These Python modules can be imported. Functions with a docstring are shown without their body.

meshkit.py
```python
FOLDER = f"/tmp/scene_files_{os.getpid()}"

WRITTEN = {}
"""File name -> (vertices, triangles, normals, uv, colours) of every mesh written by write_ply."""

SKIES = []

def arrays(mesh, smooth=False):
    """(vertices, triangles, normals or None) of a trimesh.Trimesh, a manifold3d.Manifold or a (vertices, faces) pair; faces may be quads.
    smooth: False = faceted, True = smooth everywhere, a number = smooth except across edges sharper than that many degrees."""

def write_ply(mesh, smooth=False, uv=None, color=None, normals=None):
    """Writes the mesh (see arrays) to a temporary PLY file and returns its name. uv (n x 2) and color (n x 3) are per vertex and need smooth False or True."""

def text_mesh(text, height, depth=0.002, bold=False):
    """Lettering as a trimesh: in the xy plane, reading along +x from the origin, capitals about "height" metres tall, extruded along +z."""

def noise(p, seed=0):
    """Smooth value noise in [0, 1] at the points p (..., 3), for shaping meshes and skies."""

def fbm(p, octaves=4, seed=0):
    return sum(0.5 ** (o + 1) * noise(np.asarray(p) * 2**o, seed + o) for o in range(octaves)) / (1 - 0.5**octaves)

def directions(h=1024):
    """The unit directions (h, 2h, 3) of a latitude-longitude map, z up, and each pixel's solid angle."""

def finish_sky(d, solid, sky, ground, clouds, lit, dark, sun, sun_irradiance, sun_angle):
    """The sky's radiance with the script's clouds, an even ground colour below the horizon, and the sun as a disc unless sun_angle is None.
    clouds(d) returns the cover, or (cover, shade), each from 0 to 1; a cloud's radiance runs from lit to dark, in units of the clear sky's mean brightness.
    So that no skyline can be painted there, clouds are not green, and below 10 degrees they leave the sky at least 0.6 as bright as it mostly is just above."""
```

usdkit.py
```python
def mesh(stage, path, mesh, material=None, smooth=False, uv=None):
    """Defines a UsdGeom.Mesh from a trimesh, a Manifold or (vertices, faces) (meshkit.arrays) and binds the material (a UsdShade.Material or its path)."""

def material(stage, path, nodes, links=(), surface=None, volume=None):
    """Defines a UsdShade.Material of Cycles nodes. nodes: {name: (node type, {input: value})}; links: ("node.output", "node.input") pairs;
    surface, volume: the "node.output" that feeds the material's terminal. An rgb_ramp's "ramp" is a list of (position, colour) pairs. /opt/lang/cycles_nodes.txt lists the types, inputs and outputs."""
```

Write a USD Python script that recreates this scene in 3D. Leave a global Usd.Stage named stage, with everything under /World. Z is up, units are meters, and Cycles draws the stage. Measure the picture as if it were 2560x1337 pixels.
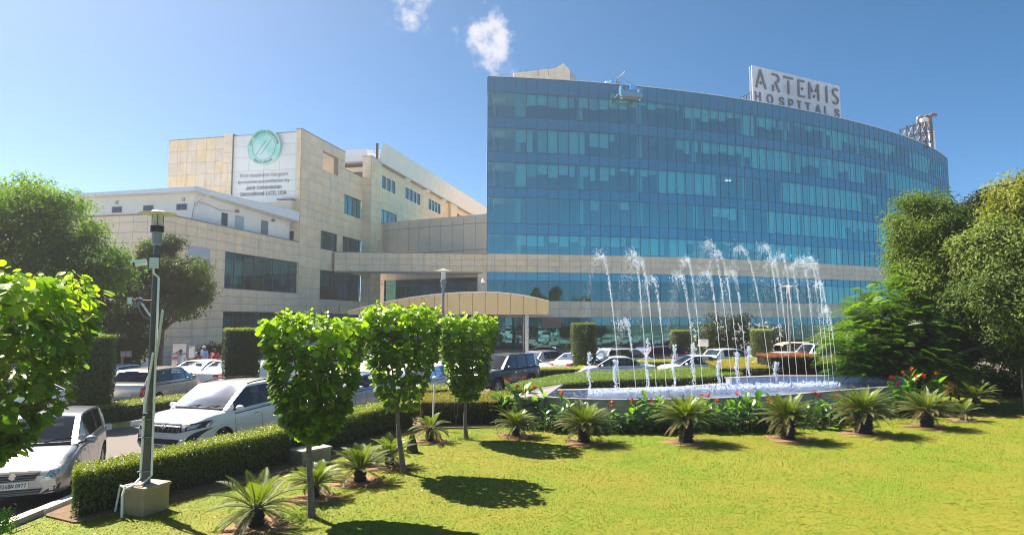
import math, random
import numpy as np, trimesh, usdkit, meshkit
from pxr import Usd, UsdGeom, UsdLux, UsdShade, Gf, Sdf, Vt

stage = Usd.Stage.CreateInMemory()
UsdGeom.SetStageUpAxis(stage, UsdGeom.Tokens.z)
UsdGeom.SetStageMetersPerUnit(stage, 1.0)
stage.SetDefaultPrim(UsdGeom.Xform.Define(stage, '/World').GetPrim())
UsdGeom.Scope.Define(stage, '/World/Looks')

# ---------------------------------------------------------------- camera, sky, sun, exposure
EYE = 3.5
FPX = 1600.0
PITCH = math.atan(126.5 / FPX)
cam = UsdGeom.Camera.Define(stage, '/World/camera')
cam.CreateHorizontalApertureAttr(36.0)
cam.CreateVerticalApertureAttr(36.0 * 534 / 1024)
cam.CreateFocalLengthAttr(FPX / 2560 * 36)
cam.CreateClippingRangeAttr(Gf.Vec2f(0.1, 3000))
cam.AddTranslateOp().Set(Gf.Vec3d(0, 0, EYE))
cam.AddRotateXOp().Set(90 + math.degrees(PITCH))
cam.CreateExposureAttr(2.3)

SUN_DIR = np.array([-0.62, 0.47, 0.0])
SUN_DIR = SUN_DIR / np.linalg.norm(SUN_DIR)
SUN_EL = math.radians(50)
SUN = np.array([SUN_DIR[0] * math.cos(SUN_EL), SUN_DIR[1] * math.cos(SUN_EL), math.sin(SUN_EL)])
sun = UsdLux.DistantLight.Define(stage, '/World/sun')
sun.CreateIntensityAttr(0.8)
sun.CreateNormalizeAttr(True)
sun.CreateAngleAttr(0.53)
sun.CreateColorAttr(Gf.Vec3f(1.0, 0.90, 0.77))
sun.AddRotateZOp().Set(math.degrees(math.atan2(-SUN[1], -SUN[0])) - 90)
sun.AddRotateXOp().Set(90 - math.degrees(SUN_EL))
dome = UsdLux.DomeLight.Define(stage, '/World/sky')
dome.CreateIntensityAttr(1.0)
HAZE = 0.00068
SKY_STRENGTH = 0.05


def mat(name, nodes, links=(), surface='p.BSDF', volume=None):
    return usdkit.material(stage, '/World/Looks/' + name, nodes, links, surface=surface, volume=volume)


def nrm(a):
    a = np.asarray(a, float)
    return a / np.linalg.norm(a)


def pixel_ray(px, py):
    u, v = (px - 1280) / FPX, (668.5 - py) / FPX
    return np.array([u, math.cos(PITCH) - v * math.sin(PITCH), math.sin(PITCH) + v * math.cos(PITCH)])


def at(px, py, y):
    r = pixel_ray(px, py)
    return np.array([0, 0, EYE]) + r * (y / r[1])


def ground(px, py, z=0.0):
    r = pixel_ray(px, py)
    return np.array([0, 0, EYE]) + r * ((z - EYE) / r[2])


CLOUD_DIR = nrm(pixel_ray(1222, 100))
CLOUD2_DIR = nrm(pixel_ray(1040, -6))
sky_mat = usdkit.material(stage, '/World/Looks/sky_air', {
    'sky': ('sky_texture', dict(sky_type='single_scattering', sun_disc=False, sun_elevation=SUN_EL,
                                sun_rotation=math.atan2(SUN[0], SUN[1]), altitude=100.0, air_density=0.40,
                                aerosol_density=0.5, ozone_density=2.2)),
    'geo': ('texture_coordinate', {}),
    'n': ('noise_texture', dict(scale=11.0, detail=9.0, roughness=0.62)),
    'n2': ('noise_texture', dict(scale=46.0, detail=6.0, roughness=0.6)),
    'd1': ('vector_math', dict(math_type='distance', vector2=CLOUD_DIR)),
    'd2': ('vector_math', dict(math_type='distance', vector2=CLOUD2_DIR)),
    'm1': ('map_range', dict(range_type='smoothstep', from_min=0.085, from_max=0.0, to_min=0.0, to_max=0.95, clamp=True)),
    'm2': ('map_range', dict(range_type='smoothstep', from_min=0.075, from_max=0.0, to_min=0.0, to_max=0.8, clamp=True)),
    'mx': ('math', dict(math_type='maximum')),
    'nn': ('math', dict(math_type='multiply_add', value2=3.4, value3=-1.95)),
    'nn2': ('math', dict(math_type='multiply_add', value2=1.3, value3=-0.65)),
    'ns': ('math', dict(math_type='add')),
    'ad': ('math', dict(math_type='add')),
    'ml': ('math', dict(math_type='multiply')),
    'mk': ('map_range', dict(range_type='smoothstep', from_min=0.0, from_max=0.25, to_min=0.0, to_max=1.0, clamp=True)),
    'cov': ('map_range', dict(range_type='smoothstep', from_min=0.12, from_max=0.85, to_min=0.0, to_max=0.8, clamp=True)),
    'mix': ('mix', dict(mix_type='mix', color2=(4.0, 3.9, 4.1))),
    'hs': ('hsv', dict(hue=0.486, saturation=1.28, value=0.90)),
    'bg': ('background_shader', dict(strength=SKY_STRENGTH)),
}, [('geo.generated', 'n.vector'), ('geo.generated', 'n2.vector'), ('geo.generated', 'd1.vector1'), ('geo.generated', 'd2.vector1'),
    ('d1.value', 'm1.value'), ('d2.value', 'm2.value'), ('m1.result', 'mx.value1'), ('m2.result', 'mx.value2'),
    ('n.fac', 'nn.value1'), ('n2.fac', 'nn2.value1'), ('nn.value', 'ns.value1'), ('nn2.value', 'ns.value2'), ('mx.value', 'ad.value1'), ('ns.value', 'ad.value2'), ('ad.value', 'cov.value'), ('mx.value', 'mk.value'), ('cov.result', 'ml.value1'), ('mk.result', 'ml.value2'), ('ml.value', 'mix.fac'),
    ('sky.color', 'hs.color'), ('hs.color', 'mix.color1'), ('mix.color', 'bg.color')], surface='bg.background')
UsdShade.MaterialBindingAPI.Apply(dome.GetPrim()).Bind(sky_mat)

# ---------------------------------------------------------------- helpers: meshes and things
names = {}


def numbered(parent, name):
    k = (parent, name)
    n = names.get(k, 0)
    names[k] = n + 1
    return name if n == 0 else '%s_%03d' % (name, n)


class B:
    """Collects shapes into one mesh."""

    def __init__(s):
        s.v, s.f, s.n = [], [], 0

    def add(s, v, f):
        v, f = np.asarray(v, float).reshape(-1, 3), np.asarray(f, int)
        if f.shape[1] == 4:
            f = np.vstack([f[:, [0, 1, 2]], f[:, [0, 2, 3]]])
        s.v.append(v)
        s.f.append(f + s.n)
        s.n += len(v)
        return s

    def addm(s, m):
        if isinstance(m, B):
            m = m.get()
        if isinstance(m, tuple):
            return s.add(*m)
        if hasattr(m, 'to_mesh'):
            m = m.to_mesh()
            return s.add(m.vert_properties[:, :3], m.tri_verts)
        return s.add(m.vertices, m.faces)

    def get(s):
        if not s.v:
            return np.zeros((0, 3)), np.zeros((0, 3), int)
        return np.vstack(s.v), np.vstack(s.f)

    def obox(s, o, a, b, c):
        """box from corner o with edge vectors a, b, c (right-handed)"""
        o, a, b, c = (np.asarray(x, float) for x in (o, a, b, c))
        if np.dot(np.cross(a, b), c) < 0:
            a, b = b, a
        v = [o, o + a, o + a + b, o + b, o + c, o + a + c, o + a + b + c, o + b + c]
        return s.add(v, [[0, 3, 2, 1], [4, 5, 6, 7], [0, 1, 5, 4], [1, 2, 6, 5], [2, 3, 7, 6], [3, 0, 4, 7]])

    def box(s, c, d, rz=0.0):
        c, d = np.asarray(c, float), np.asarray(d, float)
        ca, sa = math.cos(rz), math.sin(rz)
        a, b, e = np.array([ca, sa, 0]) * d[0], np.array([-sa, ca, 0]) * d[1], np.array([0, 0, d[2]])
        return s.obox(c - a / 2 - b / 2 - e / 2, a, b, e)

    def tube(s, pts, r, n=8, cap=True):
        pts = np.asarray(pts, float)
        r = np.broadcast_to(np.asarray(r, float), (len(pts),))
        d = np.gradient(pts, axis=0)
        d /= np.maximum(np.linalg.norm(d, axis=1, keepdims=True), 1e-9)
        ref = np.array([0, 0, 1.0]) if abs(d[:, 2]).mean() < 0.8 else np.array([1.0, 0, 0])
        x = np.cross(d, ref)
        x /= np.maximum(np.linalg.norm(x, axis=1, keepdims=True), 1e-9)
        y = np.cross(d, x)
        a = np.arange(n) / n * 2 * math.pi
        v = pts[:, None] + r[:, None, None] * (x[:, None] * np.cos(a)[None, :, None] + y[:, None] * np.sin(a)[None, :, None])
        f = []
        m = len(pts)
        i, j = np.meshgrid(np.arange(m - 1), np.arange(n), indexing='ij')
        q = np.stack([i * n + j, i * n + (j + 1) % n, (i + 1) * n + (j + 1) % n, (i + 1) * n + j], -1).reshape(-1, 4)
        tri = np.vstack([q[:, [0, 2, 1]], q[:, [0, 3, 2]]])
        vv = v.reshape(-1, 3)
        if cap:
            vv = np.vstack([vv, pts[:1], pts[-1:]])
            k = m * n
            jj = np.arange(n)
            tri = np.vstack([tri, np.stack([jj * 0 + k, jj, (jj + 1) % n], 1), np.stack([jj * 0 + k + 1, (m - 1) * n + (jj + 1) % n, (m - 1) * n + jj], 1)])
        return s.add(vv, tri)

    def cyl(s, p, r, h, n=16, r2=None):
        return s.tube([p, np.asarray(p, float) + [0, 0, h]], [r, r if r2 is None else r2], n)

    def lathe(s, c, prof, n=24):
        """prof: (r, z) from bottom to top"""
        prof = np.asarray(prof, float)
        a = np.arange(n) / n * 2 * math.pi
        v = np.stack([prof[:, 0, None] * np.cos(a), prof[:, 0, None] * np.sin(a), np.repeat(prof[:, 1, None], n, 1)], -1)
        m = len(prof)
        i, j = np.meshgrid(np.arange(m - 1), np.arange(n), indexing='ij')
        q = np.stack([i * n + j, i * n + (j + 1) % n, (i + 1) * n + (j + 1) % n, (i + 1) * n + j], -1).reshape(-1, 4)
        return s.add(v.reshape(-1, 3) + np.asarray(c, float), q)

    def prism(s, poly, z0, z1):
        """poly: xy outline"""
        from shapely.geometry import Polygon
        m = trimesh.creation.extrude_polygon(poly if hasattr(poly, 'exterior') else Polygon(poly), z1 - z0, engine='earcut')
        return s.add(m.vertices + [0, 0, z0], m.faces)


class Thing:
    def __init__(s, name, label, cat, loc=(0, 0, 0), rz=0.0, group=None, kind=None, scale=None):
        s.path = '/World/' + numbered('', name)
        s.loc = np.asarray(loc, float)
        x = UsdGeom.Xform.Define(stage, s.path)
        x.AddTranslateOp().Set(Gf.Vec3d(*map(float, s.loc)))
        if rz:
            x.AddRotateZOp().Set(math.degrees(rz))
        if scale is not None:
            x.AddScaleOp().Set(Gf.Vec3f(*np.broadcast_to(np.asarray(scale, float), 3).tolist()))
        s.prim = x.GetPrim()
        tag(s.prim, label, cat, group, kind)

    def part(s, name, vf, m, parent=None, smooth=False, label=None, world=True, kind=None, uv=None):
        """world: the given vertices are world coordinates (only for things that are not turned)"""
        if isinstance(vf, B):
            vf = vf.get()
        base = parent or s.path
        p = base + '/' + numbered(base, name)
        if world:
            vf = (np.asarray(vf[0], float) - s.loc, vf[1])
        me = usdkit.mesh(stage, p, vf, m, smooth=smooth)
        if label:
            me.GetPrim().SetCustomDataByKey('label', label)
        if kind:
            me.GetPrim().SetCustomDataByKey('kind', kind)
        return p


def tag(prim, label=None, cat=None, group=None, kind=None):
    for k, v in (('label', label), ('category', cat), ('group', group), ('kind', kind)):
        if v:
            prim.SetCustomDataByKey(k, v)


def single(name, vf, m, label=None, cat=None, group=None, kind=None, smooth=False):
    """a thing that is one mesh"""
    if isinstance(vf, B):
        vf = vf.get()
    p = '/World/' + numbered('', name)
    me = usdkit.mesh(stage, p, vf, m, smooth=smooth)
    tag(me.GetPrim(), label, cat, group, kind)
    return me


def copy_of(src, name, label, cat, loc, rz=0.0, scale=1.0, group=None):
    p = '/World/' + numbered('', name)
    x = UsdGeom.Xform.Define(stage, p)
    x.AddTranslateOp().Set(Gf.Vec3d(*map(float, loc)))
    x.AddRotateZOp().Set(math.degrees(rz))
    x.AddScaleOp().Set(Gf.Vec3f(*np.broadcast_to(np.asarray(scale, float), 3).tolist()))
    pr = x.GetPrim()
    pr.GetReferences().AddInternalReference(src)
    pr.SetInstanceable(True)
    tag(pr, label, cat, group)
    return pr


RNG = np.random.default_rng(7)


# ---------------------------------------------------------------- materials
def stone(name, base, var=0.12, rough=0.55, scale=0.9, streak=0.6):
    b = np.array(base)
    return mat(name, {
        'g': ('geometry', {}),
        'n': ('noise_texture', dict(scale=scale, detail=5.0, roughness=0.62)),
        'mp': ('mapping', dict(scale=(2.2, 2.2, 0.22))),
        'n2': ('noise_texture', dict(scale=1.0, detail=6.0, roughness=0.7)),
        'n3': ('noise_texture', dict(scale=60.0, detail=2.0)),
        'r': ('rgb_ramp', dict(ramp=[(0.25, tuple(b * (1 - var))), (0.5, tuple(b)), (0.8, tuple(b * (1 + var * 0.6)))])),
        's': ('map_range', dict(from_min=0.52, from_max=0.78, to_min=0.0, to_max=streak, clamp=True)),
        'm': ('mix', dict(mix_type='multiply', color2=(0.6, 0.53, 0.44))),
        'bp': ('bump', dict(strength=0.12, distance=0.01)),
        'p': ('principled_bsdf', dict(roughness=rough, specular_ior_level=0.4))},
        [('g.position', 'n.vector'), ('g.position', 'mp.vector'), ('mp.vector', 'n2.vector'), ('g.position', 'n3.vector'), ('n.fac', 'r.fac'),
         ('n2.fac', 's.value'), ('s.result', 'm.fac'), ('r.color', 'm.color1'), ('m.color', 'p.base_color'), ('n3.fac', 'bp.height'), ('bp.normal', 'p.normal')])


def plain(name, base, rough=0.5, metal=0.0, spec=0.5, var=0.0, scale=3.0, coat=0.0, bump=0.0, bscale=40.0):
    nodes = {'p': ('principled_bsdf', dict(base_color=base, roughness=rough, metallic=metal, specular_ior_level=spec, coat_weight=coat))}
    links = []
    if var or bump:
        nodes['g'] = ('geometry', {})
    if var:
        b = np.array(base)
        nodes['n'] = ('noise_texture', dict(scale=scale, detail=5.0, roughness=0.65))
        nodes['r'] = ('rgb_ramp', dict(ramp=[(0.3, tuple(b * (1 - var))), (0.7, tuple(np.minimum(b * (1 + var), 1)))]))
        links += [('g.position', 'n.vector'), ('n.fac', 'r.fac'), ('r.color', 'p.base_color')]
    if bump:
        nodes['nb'] = ('noise_texture', dict(scale=bscale, detail=3.0))
        nodes['bp'] = ('bump', dict(strength=bump, distance=0.02))
        links += [('g.position', 'nb.vector'), ('nb.fac', 'bp.height'), ('bp.normal', 'p.normal')]
    return mat(name, nodes, links)


def leafy(name, dark, light, trans, tf=0.4, rough=0.45, spec=0.4, old=None, oldf=0.0):
    """leaf material: every leaf is its own island and takes its own tone"""
    nodes = {'g': ('geometry', {}), 'oi': ('object_info', {}), 'ad': ('math', dict(math_type='add')), 'fr': ('math', dict(math_type='fraction')),
             'r': ('rgb_ramp', dict(ramp=[(0.0, dark), (0.6, tuple((np.array(dark) + np.array(light)) / 2)), (1.0, light)] if old is None else
                                    [(0.0, old), (oldf, old), (oldf + 0.01, dark), (0.65, tuple((np.array(dark) + np.array(light)) / 2)), (1.0, light)])),
             'tc': ('mix', dict(mix_type='multiply', fac=1.0, color2=trans)),
             't': ('translucent_bsdf', {}),
             'p': ('principled_bsdf', dict(roughness=rough, specular_ior_level=spec)),
             'mx': ('mix_closure', dict(fac=tf))}
    return mat(name, nodes, [('g.random_per_island', 'ad.value1'), ('oi.random', 'ad.value2'), ('ad.value', 'fr.value1'), ('fr.value', 'r.fac'), ('r.color', 'p.base_color'), ('r.color', 'tc.color1'), ('tc.color', 't.color'),
                             ('p.BSDF', 'mx.closure1'), ('t.BSDF', 'mx.closure2')], surface='mx.closure')


def pane(name, tint, refl, fac, rough=0.02, wavy=0.0, blend=0.25):
    nodes = {'t': ('transparent_bsdf', dict(color=tint)), 'gl': ('glossy_bsdf', dict(color=refl, roughness=rough)),
             'f': ('layer_weight', dict(blend=blend)), 'ma': ('math', dict(math_type='multiply_add', value2=1.0 - fac, value3=fac)),
             'mx': ('mix_closure', {})}
    links = [('f.fresnel', 'ma.value1'), ('ma.value', 'mx.fac'), ('t.BSDF', 'mx.closure1'), ('gl.BSDF', 'mx.closure2')]
    if wavy:
        nodes['g'] = ('geometry', {})
        nodes['n'] = ('noise_texture', dict(scale=0.55, detail=2.0))
        nodes['bp'] = ('bump', dict(strength=wavy, distance=0.05))
        links += [('g.position', 'n.vector'), ('n.fac', 'bp.height'), ('bp.normal', 'gl.normal')]
    return mat(name, nodes, links, surface='mx.closure')


STONES = [stone('stone_a', (0.80, 0.63, 0.43)), stone('stone_b', (0.76, 0.605, 0.415)), stone('stone_c', (0.82, 0.645, 0.43)),
          stone('stone_d', (0.73, 0.585, 0.41)), stone('stone_e', (0.80, 0.60, 0.37))]
WARM = [stone('warm_a', (0.80, 0.61, 0.40)), stone('warm_b', (0.76, 0.61, 0.44)), stone('warm_c', (0.82, 0.60, 0.35)),
        stone('warm_d', (0.73, 0.59, 0.43))]
PALE = [stone('pale_a', (0.72, 0.70, 0.66), var=0.05, streak=0.15), stone('pale_b', (0.70, 0.68, 0.64), var=0.05, streak=0.2)]
GREIGE = [stone('greige_a', (0.68, 0.555, 0.42), var=0.05, streak=0.1), stone('greige_b', (0.66, 0.54, 0.41), var=0.05, streak=0.1)]
M_JOINT = plain('joint', (0.22, 0.19, 0.165), 0.9)
M_GREIGE_J = plain('joint_grey', (0.24, 0.22, 0.21), 0.8)
M_PARAPET = plain('coping', (0.30, 0.27, 0.24), 0.7, var=0.1)
M_MULLION = plain('mullion', (0.05, 0.115, 0.16), 0.45, metal=0.3)
M_GLASS = pane('tower_glass', (0.40, 0.84, 0.80), (0.26, 0.74, 0.74), 0.36, wavy=0.05)
M_GLASS_LOW = pane('low_glass', (0.16, 0.42, 0.45), (0.18, 0.52, 0.58), 0.26, wavy=0.004)
M_SPANDREL = mat('spandrel', {'g': ('geometry', {}), 'n': ('noise_texture', dict(scale=0.15, detail=2.0)),
                              'r': ('rgb_ramp', dict(ramp=[(0.3, (0.022, 0.12, 0.165)), (0.7, (0.03, 0.145, 0.195))])),
                              'd': ('diffuse_bsdf', {}), 'gl': ('glossy_bsdf', dict(color=(0.17, 0.47, 0.53), roughness=0.06)),
                              'f': ('layer_weight', dict(blend=0.25)), 'ma': ('math', dict(math_type='multiply_add', value2=0.62, value3=0.38)), 'mx': ('mix_closure', {})},
                 [('g.position', 'n.vector'), ('n.fac', 'r.fac'), ('r.color', 'd.color'), ('f.fresnel', 'ma.value1'), ('ma.value', 'mx.fac'), ('d.BSDF', 'mx.closure1'), ('gl.BSDF', 'mx.closure2')], surface='mx.closure')
M_BLIND = plain('blind', (0.82, 0.84, 0.82), 0.8)
M_BLIND2 = plain('blind_grey', (0.60, 0.63, 0.63), 0.8)
M_INSIDE = plain('room_wall', (0.30, 0.32, 0.33), 0.9)
M_CEIL = plain('room_ceiling', (0.55, 0.55, 0.53), 0.9)
M_WHITE = plain('white_paint', (0.78, 0.77, 0.74), 0.6, var=0.06, scale=0.7)
M_CREAM = plain('cream_paint_and_glow', (0.80, 0.74, 0.62), 0.6, var=0.05, scale=0.7)  # cream frames; also carries the warm light painted on the roof house front
M_ROOFGREY = plain('roof_grey', (0.35, 0.34, 0.32), 0.8, var=0.15)
M_STEEL = plain('steel', (0.55, 0.55, 0.55), 0.3, metal=1.0)
M_DARKMETAL = plain('dark_metal', (0.06, 0.06, 0.065), 0.5, metal=0.4)
M_POLE = plain('pole_paint', (0.10, 0.095, 0.09), 0.55, metal=0.2, var=0.3, scale=9.0)
M_GREYPAINT = plain('grey_paint', (0.22, 0.23, 0.25), 0.5, var=0.08)
M_BLACK = plain('black_rubber', (0.02, 0.02, 0.02), 0.75)
M_LETTER = plain('letter_grey', (0.13, 0.145, 0.16), 0.45, metal=0.2)
M_TEXT = plain('text_grey', (0.05, 0.05, 0.055), 0.7)
M_BLUEPAINT = plain('blue_paint', (0.06, 0.36, 0.72), 0.4)

A_B = math.radians(12.5)
U = np.array([math.sin(A_B), math.cos(A_B), 0.0])
W = np.array([-math.cos(A_B), math.sin(A_B), 0.0])
Z = np.array([0, 0, 1.0])
O_B = np.array([-21.3, 63.6, 0.0])


def blk(s, t, z):
    """a point in the left building's frame: s along its right face, t along its left face"""
    return O_B + U * s + W * t + Z * z


def rect_minus(cell, holes):
    """cell minus holes, as rectangles (x0, x1, z0, z1)"""
    out = [cell]
    for h in holes:
        nxt = []
        for c in out:
            x0, x1, z0, z1 = c
            a0, a1, b0, b1 = max(x0, h[0]), min(x1, h[1]), max(z0, h[2]), min(z1, h[3])
            if a0 >= a1 or b0 >= b1:
                nxt.append(c)
                continue
            if b0 > z0:
                nxt.append((x0, x1, z0, b0))
            if b1 < z1:
                nxt.append((x0, x1, b1, z1))
            if a0 > x0:
                nxt.append((x0, a0, b0, b1))
            if a1 < x1:
                nxt.append((a1, x1, b0, b1))
        out = nxt
    return [c for c in out if c[1] - c[0] > 0.04 and c[3] - c[2] > 0.04]


def rect_sub_clad(th, o, d, n, xs, zs, holes, mats, rng, depth=0.06, gap=0.012, name='stone_panel', cap=None, back=None, count=None):
    """cladding of separate panels on the wall through o along d with outward normal n; xs, zs: joint lines; back: wall thickness behind"""
    o, d, n = np.asarray(o, float), np.asarray(d, float), np.asarray(n, float)
    cells = []
    for i in range(len(xs) - 1):
        for k in range(len(zs) - 1):
            cells += rect_minus((xs[i], xs[i + 1], zs[k], zs[k + 1]), holes)
    count = count if count is not None else [0]
    rest = [B() for _ in mats]
    for c in cells:
        x0, x1, z0, z1 = c[0] + gap, c[1] - gap, c[2] + gap, c[3] - gap
        pr = depth + rng.uniform(-0.004, 0.004)
        b = B().obox(o + d * x0 + Z * z0, d * (x1 - x0), n * pr, Z * (z1 - z0))
        k = int(rng.integers(len(mats)))
        if count[0] < 300:
            th.part(name, b, mats[k])
        else:
            rest[k].addm(b)
        count[0] += 1
    for k, b in enumerate(rest):
        if b.n:
            th.part(name + 's', b, mats[k], kind='stuff')
    if back:
        b = B()
        for c in rect_minus_all((xs[0], xs[-1], zs[0], zs[-1]), holes):
            b.obox(o + d * c[0] + Z * c[2], d * (c[1] - c[0]), -n * back, Z * (c[3] - c[2]))
        th.part('wall', b, M_JOINT)


def rect_minus_all(cell, holes):
    return rect_minus(cell, holes)


def lines(a, b, step):
    n = max(1, round((b - a) / step))
    return list(np.linspace(a, b, n + 1))


def glaze(th, o, d, n, x0, x1, z0, z1, cols, rows, rng, glass=None, recess=0.12, blinds=0.6, deep=2.5, room=True, drop=(0.2, 1.0)):
    """a glazed opening: frame bars, one pane per cell, blinds and a room behind. cols: mullion positions, rows: transom heights"""
    glass = glass or M_GLASS_LOW
    o, d, n = np.asarray(o, float), np.asarray(d, float), np.asarray(n, float)
    P = lambda x, z, y: o + d * x + Z * z + n * y
    for x in cols:
        th.part('mullion', B().obox(P(x - 0.03, z0, -recess - 0.05), d * 0.06, n * 0.1, Z * (z1 - z0)), M_MULLION)
    for z in rows:
        th.part('transom', B().obox(P(x0, z - 0.028, -recess - 0.045), d * (x1 - x0), n * 0.09, Z * 0.056), M_MULLION)
    for i in range(len(cols) - 1):
        for k in range(len(rows) - 1):
            a, b = cols[i] + 0.03, cols[i + 1] - 0.03
            c, e = rows[k] + 0.028, rows[k + 1] - 0.028
            j = rng.normal(0, 0.002, 3)
            v = [P(a, c, -recess), P(b, c, -recess + j[0]), P(b, e, -recess + j[1]), P(a, e, -recess + j[2])]
            th.part('pane', (np.array(v), np.array([[0, 1, 2, 3]])), glass)
    for i in range(len(cols) - 1):
        if rng.random() < blinds:
            a, b = cols[i] + 0.05, cols[i + 1] - 0.05
            h = (z1 - z0) * rng.uniform(*drop)
            th.part('blind', B().obox(P(a, z1 - h, -recess - 0.25), d * (b - a), n * 0.02, Z * (h - 0.03)), M_BLIND if rng.random() < 0.6 else M_BLIND2)
    if room:
        b = B()
        y = -recess - 0.1
        b.obox(P(x0, z0, y - deep), d * (x1 - x0), n * 0.05, Z * (z1 - z0))
        for x in (x0, x1):
            b.obox(P(x - 0.02, z0, y - deep), d * 0.04, n * deep, Z * (z1 - z0))
        b.obox(P(x0, z0 - 0.05, y - deep), d * (x1 - x0), n * deep, Z * 0.05)
        b.obox(P(x0, z1, y - deep), d * (x1 - x0), n * deep, Z * 0.05)
        th.part('room', b, M_INSIDE)
    # reveals
    rv = B()
    rv.obox(P(x0, z0 - 0.02, -recess - 0.08), d * (x1 - x0), n * (recess + 0.13), Z * 0.02)
    th.part('sill', rv, M_PARAPET)
# ---------------------------------------------------------------- ground (base sheet to the horizon)
M_ROAD = mat('road_concrete', {'g': ('geometry', {}), 'n': ('noise_texture', dict(scale=0.35, detail=8.0, roughness=0.7)), 'n2': ('noise_texture', dict(scale=35.0, detail=3.0)),
                               'r': ('rgb_ramp', dict(ramp=[(0.3, (0.115, 0.098, 0.085)), (0.7, (0.155, 0.132, 0.115))])), 'm': ('mix', dict(mix_type='multiply', fac=0.3)),
                               'bp': ('bump', dict(strength=0.2, distance=0.01)), 'p': ('principled_bsdf', dict(roughness=0.85))},
             [('g.position', 'n.vector'), ('g.position', 'n2.vector'), ('n.fac', 'r.fac'), ('r.color', 'm.color1'), ('n2.color', 'm.color2'), ('m.color', 'p.base_color'), ('n2.fac', 'bp.height'), ('bp.normal', 'p.normal')])
M_FARGROUND = plain('far_ground', (0.22, 0.20, 0.15), 0.95, var=0.2, scale=0.05)
b = B()
b.add([[-440, -380, -0.02], [440, -380, -0.02], [440, 500, -0.02], [-440, 500, -0.02]], [[0, 1, 2, 3]])
single('ground', b, M_FARGROUND, 'bare sandy ground stretching away around the hospital', 'ground', kind='structure')
b = B()
b.add([[-70, -25, 0], [60, -25, 0], [60, 34, 0], [-70, 34, 0]], [[0, 1, 2, 3]])
single('driveway', b, M_ROAD, 'worn concrete driveway beside the lawn and the hedges', 'driveway', kind='structure')
M_FORE = plain('forecourt_bounce', (0.52, 0.45, 0.37), .85, var=.12, scale=.4)  # paving made pale and warm to bounce light onto the shaded walls
b = B()
b.add([[-70, 34, 0], [60, 34, 0], [60, 112, 0], [-70, 112, 0]], [[0, 1, 2, 3]])
single('forecourt', b, M_FORE, 'paved forecourt and car park, made pale to bounce light onto the hospital', 'forecourt', kind='structure')

# ---------------------------------------------------------------- glass tower
rng = np.random.default_rng(11)
_s = np.array([-10, 7.3, 23.8, 42.2, 60.3, 74.6, 84.7, 100])
_a = np.radians([2.0, 8.9, 17.4, 25.2, 31.8, 37.9, 44.2, 52.0])
_ss = np.linspace(0, 96, 1921)
_ang = np.interp(_ss, _s, _a)
_ds = _ss[1] - _ss[0]
_px = np.concatenate([[0], np.cumsum(np.cos((_ang[1:] + _ang[:-1]) / 2) * _ds)]) - 2.82
_py = np.concatenate([[0], np.cumsum(np.sin((_ang[1:] + _ang[:-1]) / 2) * _ds)]) + 72.0


def arc(s, off=0.0, z=0.0):
    """a point on the tower's curved front; off: metres out of the face"""
    a = np.interp(s, _ss, _ang)
    return np.array([np.interp(s, _ss, _px) + math.sin(a) * off, np.interp(s, _ss, _py) - math.cos(a) * off, z])


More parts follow.
